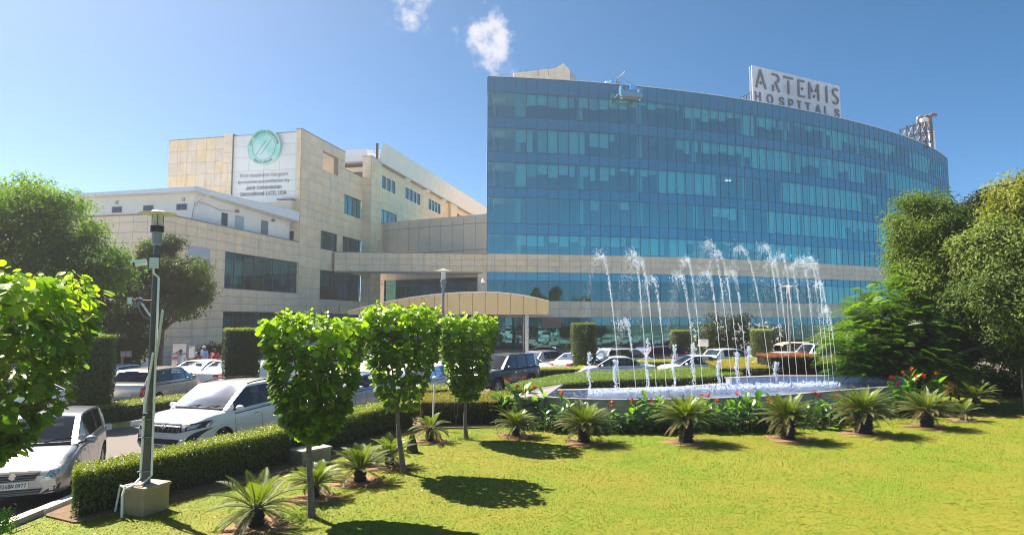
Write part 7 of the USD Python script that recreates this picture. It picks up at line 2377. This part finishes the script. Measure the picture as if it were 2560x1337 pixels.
def person(label, loc, facing, shirt, trousers, skin=(.16, .09, .06), height=1.7, pose='stand', cap=None, hair=(.01, .01, .01), group=None):
    """one continuous body; shirt, trousers and hair lie over it as parts"""
    th = Thing('person', label, 'person', loc, rz=math.radians(facing), group=group)
    s = height / 1.72
    lean = {'stand': 0.0, 'phone': 0.0, 'lean': .30, 'hips': .05}[pose]
    J = {'pel': (0, 0, .93), 'che': (lean * .6, 0, 1.22), 'nek': (lean, 0, 1.46), 'head': (lean + .02, 0, 1.60)}
    for sd_, n_ in ((1, 'l'), (-1, 'r')):
        J['hip' + n_] = (0, sd_ * .09, .90)
        J['kne' + n_] = (.03, sd_ * .10, .50)
        J['ank' + n_] = (-.02, sd_ * .11, .09)
        J['toe' + n_] = (.14, sd_ * .13, .04)
        J['sho' + n_] = (lean * .95, sd_ * .19, 1.40)
        if pose == 'phone' and sd_ < 0:
            J['elb' + n_], J['wri' + n_] = (lean + .16, sd_ * .38, 1.38), (lean + .10, sd_ * .17, 1.58)
        elif pose == 'hips':
            J['elb' + n_], J['wri' + n_] = (lean - .08, sd_ * .42, 1.14), (lean * .3 + .05, sd_ * .20, .98)
        elif pose == 'lean':
            J['elb' + n_], J['wri' + n_] = (lean + .05, sd_ * .30, 1.12), (lean + .28, sd_ * .24, .98)
        else:
            J['elb' + n_], J['wri' + n_] = (lean - .03, sd_ * .27, 1.13), (lean + .06, sd_ * .26, .88)
    J = {k: np.array(v) * s for k, v in J.items()}

    def bone(a, b, ra, rb):
        sa = mf.Manifold.sphere(ra * s, 16).translate(list(a))
        sb_ = mf.Manifold.sphere(rb * s, 16).translate(list(b))
        return mf.Manifold.batch_hull([sa, sb_])

    def fuse(bs, smooth=2):
        m = bs[0]
        for b_ in bs[1:]:
            m = m + b_
        q = m.refine_to_length(.035 * s).to_mesh()
        t = trimesh.Trimesh(q.vert_properties[:, :3], q.tri_verts, process=True)
        trimesh.smoothing.filter_taubin(t, iterations=8)
        return np.array(t.vertices), np.array(t.faces)
    torso = [bone(J['pel'], J['che'], .135, .15), bone(J['shol'], J['shor'], .07, .07), bone(J['che'], (J['shol'] * .6 + J['nek'] * .4), .145, .07), bone(J['che'], (J['shor'] * .6 + J['nek'] * .4), .145, .07)]
    arms, legs, hands = [], [], []
    for n_ in 'lr':
        arms += [bone(J['sho' + n_], J['elb' + n_], .055, .043), bone(J['elb' + n_], J['wri' + n_], .042, .03)]
        legs += [bone(J['hip' + n_], J['kne' + n_], .085, .058), bone(J['kne' + n_], J['ank' + n_], .055, .04), bone(J['ank' + n_] - [0.04 * s, 0, .03 * s], J['toe' + n_], .045, .035)]
        d = unit(J['wri' + n_] - J['elb' + n_])
        pal = J['wri' + n_] + d * .07 * s
        hands.append(bone(J['wri' + n_], pal, .028, .034))
        sd_ = np.array([d[2], 0, -d[0]])
        sd_ = unit(sd_ + [0, 1e-3, 0])
        for k in range(4):
            b0 = pal + sd_ * (k - 1.5) * .017 * s
            hands.append(bone(b0, b0 + d * (.065 + .012 * (1 - abs(k - 1.5))) * s + [0, 0, -.008], .009, .008))
        hands.append(bone(pal - d * .03 * s, pal - d * .03 * s + unit(d + sd_ * 1.1) * .06 * s, .011, .009))
    head = [bone(J['nek'] - [0, 0, .04 * s], J['head'] - [0, 0, .06 * s], .05, .055), bone(J['head'] + [.0, 0, .02 * s], J['head'] + [-.015 * s, 0, .035 * s], .088, .092), bone(J['head'] + [.035 * s, 0, -.07 * s], J['head'] + [.02 * s, 0, 0], .05, .08),
            bone(J['head'] + [.10 * s, 0, -.015 * s], J['head'] + [.085 * s, 0, .02 * s], .014, .010), bone(J['head'] + [0, .09 * s, 0], J['head'] + [0, .09 * s, .02 * s], .018, .018), bone(J['head'] + [0, -.09 * s, 0], J['head'] + [0, -.09 * s, .02 * s], .018, .018)]
    nm = label.replace(' ', '_')[:18]
    ms = lambda k, c, r=.8: plain('cloth_%s_%d_%d_%d' % (k, c[0] * 999, c[1] * 999, c[2] * 999), c, r, var=.12, scale=9)
    mk = {}

    def gm(k, c):
        p = '/World/Looks/cloth_%s_%d_%d_%d' % (k, c[0] * 999, c[1] * 999, c[2] * 999)
        return UsdShade.Material.Get(stage, p) if stage.GetPrimAtPath(p) else ms(k, c)
    v, f = fuse(torso + arms + legs + head + hands)
    body = th.part('body', (v, f), gm('skin', skin), world=False, smooth=True)
    # clothes: the body's own surface, a little outside
    tm = trimesh.Trimesh(v, f, process=False)
    vn = tm.vertex_normals
    cen = v[f].mean(1)
    zc = cen[:, 2] / s
    arm = np.abs(cen[:, 1]) > .20 * s
    hand_d = np.minimum(np.linalg.norm(cen - J['wril'], axis=1), np.linalg.norm(cen - J['wrir'], axis=1))
    headd = np.linalg.norm(cen - J['head'], axis=1)
    up = (zc > .90) | (arm & (zc > .80))
    sh = up & (headd > .155 * s) & (hand_d > .09 * s) & (zc < 1.49)
    handr = np.minimum(np.linalg.norm(cen - J['wril'], axis=1), np.linalg.norm(cen - J['wrir'], axis=1)) < .16 * s
    tr_ = (zc < .96) & (zc > .09) & ~arm & ~handr
    for nm_, sel, c, o in (('shirt', sh & ~(handr & (hand_d < .08 * s)), shirt, .014), ('trousers', tr_, trousers, .010), ('shoes', zc < .095, (.02, .018, .016), .008)):
        ff = f[sel]
        if len(ff):
            u_, inv = np.unique(ff, return_inverse=True)
            th.part(nm_, (v[u_] + vn[u_] * o, inv.reshape(-1, 3)), gm('cloth', c), world=False, smooth=True)
    hs = trimesh.creation.icosphere(subdivisions=3)
    hv = hs.vertices * [.108, .098, .11] * s
    keep = (hs.triangles_center[:, 2] > .15) | ((hs.triangles_center[:, 0] < -.15) & (hs.triangles_center[:, 2] > -.45))
    hf = hs.faces[keep]
    u_, inv = np.unique(hf, return_inverse=True)
    th.part('hair' if cap is None else 'cap', (hv[u_] + J['head'] + [-.008 * s, 0, .03 * s], inv.reshape(-1, 3)), gm('hair', hair if cap is None else cap), world=False, smooth=True)
    for sd_ in (1, -1):
        th.part('eye', drops([J['head'] + np.array([.088, sd_ * .035, .015]) * s], .012), gm('eye', (.03, .02, .02)), world=False)
    th.part('mouth', B().box(J['head'] + np.array([.082, 0, -.062]) * s, [.01, .045, .01]), gm('mouth', (.22, .08, .07)), world=False)
    return th


PG = 'people standing by the entrance of the low wing'
person('person in a white shirt with one hand at the ear, beside the notice board', (CX(458, 37), 37, 0), -75, (.66, .66, .66), (.03, .03, .04), pose='phone', hair=(.10, .09, .09))
person('person in a light blue shirt behind the person in orange', (CX(494, 39), 39, 0), -20, (.22, .36, .62), (.05, .05, .07), pose='lean')
person('person in an orange shirt with hands on hips, seen from behind', (CX(501, 36.2), 36.2, 0), 75, (.72, .16, .07), (.04, .04, .05), pose='hips', height=1.62)
person('person in a blue shirt and white cap behind the others', (CX(516, 40.5), 40.5, 0), -110, (.16, .28, .58), (.05, .05, .06), pose='stand', cap=(.6, .6, .6), height=1.74)
person('person in a dark red shirt next to the white saloon', (CX(538, 38.5), 38.5, 0), 95, (.30, .03, .05), (.03, .03, .04), pose='lean', height=1.66)

# ---------------------------------------------------------------- boards and small things
bd = Thing('notice_board', 'grey framed hospital notice board with red band beside the person in white', 'sign', (CX(451, 41), 41, 0))
p = lambda px, py, d=41.0: at(px, py, d)
M_BOARDW = plain('board_white', (.55, .56, .58), .5)
M_BOARDR = plain('board_red', (.38, .04, .06), .5)
a, c = p(430, 856), p(470, 856)
dx = c[0] - a[0]
bd.part('frame', B().obox([a[0], 41, 0], [dx, 0, 0], [0, .15, 0], Z * a[2]), M_GREYPAINT)
f0 = lambda t0, t1, z0, z1, m, nm: bd.part(nm, B().obox([a[0] + dx * t0, 40.95, z0], [dx * (t1 - t0), 0, 0], [0, .05, 0], Z * (z1 - z0)), m)
f0(.10, .92, 1.30, 1.88, M_BOARDW, 'top_panel')
f0(.10, .92, .90, 1.26, M_BOARDR, 'red_band')
f0(.10, .92, .08, .86, M_BOARDW, 'lower_panel')
text_on(bd, 'Emergency', .085, np.array([a[0] + dx * .45, 40.945, 1.06]), np.array([1.0, 0, 0]), Z, np.array([0, -1.0, 0]), M_BOARDW, depth=.008)
for k in range(5):
    bd.part('text_line', B().obox([a[0] + dx * .16, 40.94, .75 - k * .14], [dx * (.55 + .1 * (k % 2)), 0, 0], [0, .006, 0], Z * .03), M_GREYPAINT)
wb2 = Thing('white_board', 'narrow white information board right of the grey framed notice board', 'sign', (CX(478, 41.5), 41.5, 0))
a2, c2 = at(472, 865, 41.5), at(485, 895, 41.5)
wb2.part('panel', B().obox([a2[0], 41.5, c2[2]], [c2[0] - a2[0], 0, 0], [0, .05, 0], Z * (a2[2] - c2[2])), M_WHITE)
wb2.part('post', B().box([CX(478, 41.5), 41.55, c2[2] / 2], [.06, .04, c2[2]]), M_GREYPAINT)
wb2.part('heading', B().obox([a2[0] + .04, 41.485, a2[2] - .12], [.2, 0, 0], [0, .01, 0], Z * .05), M_GREYPAINT)
sb_ = Thing('small_board', 'small dark board with two panels on a post under the dark tree', 'sign', (CX(313, 34), 34, 0))
a3, c3 = at(301, 878, 34), at(328, 892, 34)
sb_.part('post', B().box([CX(312, 34), 34.05, .8], [.09, .07, 1.6]), plain('brown_post', (.20, .13, .09), .7))
sb_.part('board', B().obox([a3[0], 34, c3[2]], [c3[0] - a3[0], 0, 0], [0, .05, 0], Z * (a3[2] - c3[2])), M_REDSIGN)
for k in range(2):
    sb_.part('panel', B().obox([a3[0] + .04 + k * .27, 33.985, c3[2] + .04], [.22, 0, 0], [0, .02, 0], Z * .22), M_GREYPAINT)
bb = Thing('litter_bin', 'round blue litter bin with a domed top near the small dark board', 'bin', (CX(333, 33), 33, 0))
bb.part('drum', B().lathe([CX(333, 33), 33, 0], [(.0, 0), (.20, .0), (.22, .7), (.0, .7)], 18), plain('bin_green', (.08, .22, .24), .5), smooth=40)
bb.part('dome', B().lathe([CX(333, 33), 33, .70], [(.23, 0), (.22, .12), (.15, .24), (.0, .29)], 18), plain('bin_blue', (.10, .22, .42), .4), smooth=40)
nb = Thing('white_notice', 'white notice board on posts in front of the frangipani', 'sign', at(1757, 860, 49))
a4, c4 = at(1746, 848, 49), at(1771, 866, 49)
nb.part('panel', B().obox([a4[0], 49, c4[2]], [c4[0] - a4[0], 0, 0], [0, .04, 0], Z * (a4[2] - c4[2])), M_WHITE)
nb.part('heading', B().obox([a4[0] + .3, 48.985, a4[2] - .12], [.25, 0, 0], [0, .01, 0], Z * .04), M_GREYPAINT)
for x in (a4[0] + .1, c4[0] - .1):
    nb.part('post', B().box([x, 49.06, c4[2] / 2 + .1], [.05, .04, c4[2] + .2]), M_GREYPAINT)
kb2 = Thing('kiosk_sign', 'small white sign at the wall behind the black saloon', 'sign', at(1387, 872, 52))
a5 = at(1377, 868, 52)
kb2.part('panel', B().obox([a5[0], 52, a5[2] - .3], [.42, 0, 0], [0, .05, 0], Z * .34), M_WHITE)
kb2.part('post', B().box([a5[0] + .2, 52.06, .4], [.06, .05, .85]), M_GREYPAINT)
# block of stone by the near hedge and the white pole
sp_ = Thing('stone_block', 'low grey concrete block at the foot of the clipped hedge', 'block', (-4.65, 15.4, LAWN_Z))
m = mf.Manifold.cube([.78, .55, .34], True).translate([0, 0, .15])
sp_.part('block', (lambda q: (np.array(q.vert_properties[:, :3]) @ np.array([[math.cos(.9), math.sin(.9), 0], [-math.sin(.9), math.cos(.9), 0], [0, 0, 1]]) + [-4.75, 15.35, LAWN_Z], np.array(q.tri_verts)))(m.to_mesh()), plain('grey_concrete', (.22, .20, .17), .85, var=.2, bump=.3))
sp_.part('cap', (lambda q: (np.array(q.vert_properties[:, :3]) @ np.array([[math.cos(.9), math.sin(.9), 0], [-math.sin(.9), math.cos(.9), 0], [0, 0, 1]]) + [-4.75, 15.35, LAWN_Z + .335], np.array(q.tri_verts)))(mf.Manifold.cube([.82, .59, .04], True).to_mesh()), plain('grey_cap', (.30, .28, .25), .85, var=.2))
pb, pt = at(1080, 1062, 19.9), at(1087, 958, 19.8)
wp_ = Thing('white_pole', 'thin leaning white pole in front of the yellow hedge', 'pole', [pb[0], pb[1], LAWN_Z])
wp_.part('tube', B().tube([[pb[0], pb[1], LAWN_Z - .1], pt], .028, 8), M_WHITE)
wp_.part('cap', B().tube([pt, pt + [0.002, 0, .02]], .032, 8), M_GREYPAINT)
yb = Thing('young_shoot', 'bare forked young shoot in front of the yellow hedge', 'sapling', ground(1140, 1066, LAWN_Z))
q = ground(1140, 1066, LAWN_Z)
yb.part('stem', B().tube([q, q + [0, 0, .28]], .014, 5), M_BARK)
for s in (1, -1):
    yb.part('fork', B().tube([q + [0, 0, .27], q + [s * .05, 0, .36], q + [s * .06, 0, .7]], [.011, .009, .005], 5), M_BARK)
bg = Thing('bundle_of_reed', 'dry golden thatch bundle behind the last canna', 'bundle', ground(2380, 985, 0))
q = ground(2378, 992, .1)
a = rng.uniform(-.9, .9, 240)
P = np.stack([q[0] + rng.normal(0, .08, 240), q[1] + rng.normal(0, .08, 240), np.full(240, .1)], 1)
bg.part('straw', quad_leaves(P, np.stack([0 * a, -1 + 0 * a, .2 + 0 * a], 1) + rng.normal(0, .3, (240, 3)), np.stack([np.sin(a), rng.normal(0, .25, 240), np.cos(a)], 1), rng.uniform(.5, .85, 240), .022), plain('straw', (.45, .29, .12), .8, var=.3, scale=20), kind='stuff')
pp = Thing('gate_post', 'dark metal post at the right edge before the dark trees', 'post', (CX(2552, 23.2), 23.2, 0))
pp.part('post', B().box([CX(2552, 23.2), 23.2, .85], [.16, .16, 1.7]), M_DARKMETAL)
pp.part('strip', B().box([CX(2541, 23.1), 23.1, .85], [.03, .05, 1.7]), M_POLE)

# ---------------------------------------------------------------- lamp posts
LX, LY = CX(386, 11.55), 11.55
zz = lambda y: at(386, y, LY)[2]
lp = Thing('lamp_post', 'dark lamp post with flat disc shade, security camera and white conduits on a stone plinth', 'lamp post', (LX, LY, LAWN_Z))
rot = math.radians(29 + 42)
M_PLINTH = stone('plinth', (.34, .24, .13), var=.2, streak=.8, scale=3)
lp.part('plinth', B().box([LX, LY, .30], [.52, .52, .50], rot), M_PLINTH)
lp.part('plinth_cap', B().box([LX, LY, .575], [.56, .56, .05], rot), plain('plinth_cap', (.34, .28, .20), .7, var=.15, scale=4))
lp.part('lower_pole', B().box([LX, LY, (.60 + zz(1036)) / 2], [.135, .135, zz(1036) - .60], rot + .78), M_POLE)
lp.part('collar', B().box([LX, LY, zz(1034)], [.19, .19, .04], rot + .78), M_DARKMETAL)
lp.part('upper_pole', B().tube([[LX, LY, zz(1036)], [LX, LY, zz(650)], [LX, LY, zz(612)]], [.05, .046, .045], 14), M_POLE, smooth=40)
lp.part('lamp_base', B().lathe([LX, LY, 0], [(.05, zz(614)), (.083, zz(611)), (.083, zz(583)), (.10, zz(581))], 20), M_GREYPAINT, smooth=40)
fn = B()
for k in range(5):
    z0 = zz(581) + k * (zz(564) - zz(581)) / 5
    fn.lathe([LX, LY, 0], [(.085, z0), (.115, z0 + .004), (.115, z0 + .016), (.085, z0 + .02)], 24)
lp.part('cooling_fins', fn, M_DARKMETAL)
lp.part('lantern_glass', B().lathe([LX, LY, 0], [(.078, zz(565)), (.080, zz(538))], 20), mat('frosted', {'t': ('translucent_bsdf', dict(color=(.85, .85, .83))), 'd': ('diffuse_bsdf', dict(color=(.75, .75, .73))), 'm': ('mix_closure', dict(fac=.5))}, [('t.BSDF', 'm.closure1'), ('d.BSDF', 'm.closure2')], surface='m.closure'), smooth=40)
for k in range(4):
    a = k * math.pi / 2 + .5
    lp.part('lantern_rod', B().tube([[LX + .088 * math.cos(a), LY + .088 * math.sin(a), zz(566)], [LX + .088 * math.cos(a), LY + .088 * math.sin(a), zz(537)]], .006, 5), M_DARKMETAL)
lp.part('disc_shade', B().lathe([LX, LY, 0], [(.0, zz(537.5)), (.08, zz(538)), (.31, zz(535.5)), (.312, zz(534)), (.14, zz(530.5)), (.10, zz(527.5)), (.0, zz(526.5))], 36), plain('shade_cream', (.60, .56, .47), .5), smooth=40)
zb = zz(660)
lp.part('junction_plate', B().box([LX + .01, LY - .07, zz(660)], [.18, .02, zz(637) - zz(681)], .35), M_DARKMETAL)
jb_ = lp.part('junction_box', B().box([LX + .045, LY - .13, zz(659)], [.14, .10, zz(646) - zz(672)], .35), plain('box_ivory', (.62, .62, .52), .5))
cm = lp.part('security_camera', B().tube([[LX - .08, LY - .14, zz(658)], [LX - .24, LY - .24, zz(663)]], [.045, .042], 12), M_WHITE, smooth=40)
lp.part('camera_hood', B().obox([LX - .28, LY - .30, zz(661)], [.20, .12, .035], [-.03, .06, 0], [0, 0, .05]), M_WHITE, parent=cm)
lp.part('camera_lens', B().tube([[LX - .24, LY - .24, zz(663)], [LX - .26, LY - .252, zz(663.6)]], .046, 12), M_BLACK, parent=cm)
lp.part('camera_arm', B().tube([[LX - .09, LY - .13, zz(662)], [LX - .07, LY - .12, zz(672)], [LX - .01, LY - .09, zz(676)]], .02, 7), M_GREYPAINT)
lp.part('conduit', B().tube([[LX + .02, LY - .10, zz(672)], [LX + .03, LY - .10, zz(684)], [LX + .085, LY - .03, zz(694)], [LX + .09, LY - .03, zz(880)], [LX + .11, LY - .05, zz(1010)], [LX + .12, LY - .06, zz(1100)], [LX + .125, LY - .06, zz(1185)], [LX + .06, LY - .24, .64], [LX - .22, LY - .20, .62]], .019, 7), M_WHITE)
lp.part('conduit', B().tube([[LX + .06, LY - .06, zz(880)], [LX - .03, LY - .10, zz(1010)], [LX - .055, LY - .085, zz(1190)], [LX - .09, LY - .22, .625], [LX - .16, LY - .36, .60], [LX - .17, LY - .40, .50], [LX - .15, LY - .42, .14]], .021, 7), M_WHITE)
lp.part('conduit', B().tube([[LX - .16, LY - .35, .62], [LX - .36, LY - .15, .60], [LX - .42, LY - .10, .40], [LX - .45, LY - .12, .14]], .019, 7), M_WHITE)
lp.part('loose_pipe', B().tube([[LX + .19, LY - .05, zz(776)], [LX + .15, LY - .05, zz(840)], [LX + .10, LY - .05, zz(900)]], .024, 7), plain('pipe_ivory', (.62, .58, .46), .5))
lp.part('cross_arm', B().tube([[LX, LY - .03, zz(752)], [LX - .36, LY - .08, zz(750)]], .02, 7), plain('arm_rust', (.16, .08, .06), .7))
lp.part('arm_device', B().box([LX - .38, LY - .09, zz(752)], [.07, .05, .12], .3), M_WHITE)
lp.part('arm_brace', B().tube([[LX - .18, LY - .07, zz(758)], [LX - .02, LY - .05, zz(790)]], .017, 6), M_WHITE)
t = np.linspace(0, 1, 26)
lp.part('cable_coil', B().tube(np.stack([LX - .22 + .07 * np.cos(t * 19) - .04 * t, LY - .10 + .03 * np.sin(t * 19), zz(752) + .06 * np.sin(t * 19) - .05 * t], 1), .008, 5), M_GREYPAINT)
lp.part('hanging_cable', B().tube([[LX - .24, LY - .09, zz(756)], [LX - .20, LY - .09, zz(775)], [LX - .13, LY - .08, zz(790)], [LX - .02, LY - .07, zz(798)]], .009, 5), M_GREYPAINT)
for y in (1045, 1090, 1175):
    lp.part('clamp', B().box([LX - .005, LY - .09, zz(y)], [.20, .04, .015], .3), M_GREYPAINT)


def far_lamp(px, ytop, dep, label):
    x = CX(px, dep)
    z1 = at(px, ytop, dep)[2]
    th = Thing('lamp_post', label, 'lamp post', (x, dep, 0), group='lamp posts in the car park')
    th.part('pole', B().tube([[x, dep, 0], [x, dep, z1 - .8]], .07, 10), M_GREYPAINT, smooth=40)
    th.part('lamp_base', B().lathe([x, dep, z1 - .95], [(.07, 0), (.12, .05), (.12, .25), (.15, .27), (.15, .40), (.10, .42)], 18), M_GREYPAINT, smooth=40)
    th.part('lantern_glass', B().lathe([x, dep, z1 - .53], [(.11, 0), (.115, .44)], 16), M_WHITE, smooth=40)
    th.part('disc_shade', B().lathe([x, dep, z1 - .1], [(0, 0), (.42, .02), (.42, .04), (.18, .08), (.0, .12)], 28), plain('far_shade', (.6, .57, .48), .5) if not stage.GetPrimAtPath('/World/Looks/far_shade') else UsdShade.Material.Get(stage, '/World/Looks/far_shade'), smooth=40)


far_lamp(1108, 673, 33, 'slim lamp post in front of the tan canopy')
far_lamp(1970, 713, 44, 'slim lamp post behind the right hand fountain jets')
# ---------------------------------------------------------------- haze
M_HAZE = usdkit.material(stage, '/World/Looks/haze_air', {'v': ('principled_volume', dict(color=(.92,.92,.93), density=HAZE, anisotropy=.5))}, [], volume='v.volume')
single('haze', B().box([0, 60, 19.6], [900, 900, 41.2]), M_HAZE, 'thin pale sunlit haze over the whole hospital grounds', 'haze', kind='stuff')
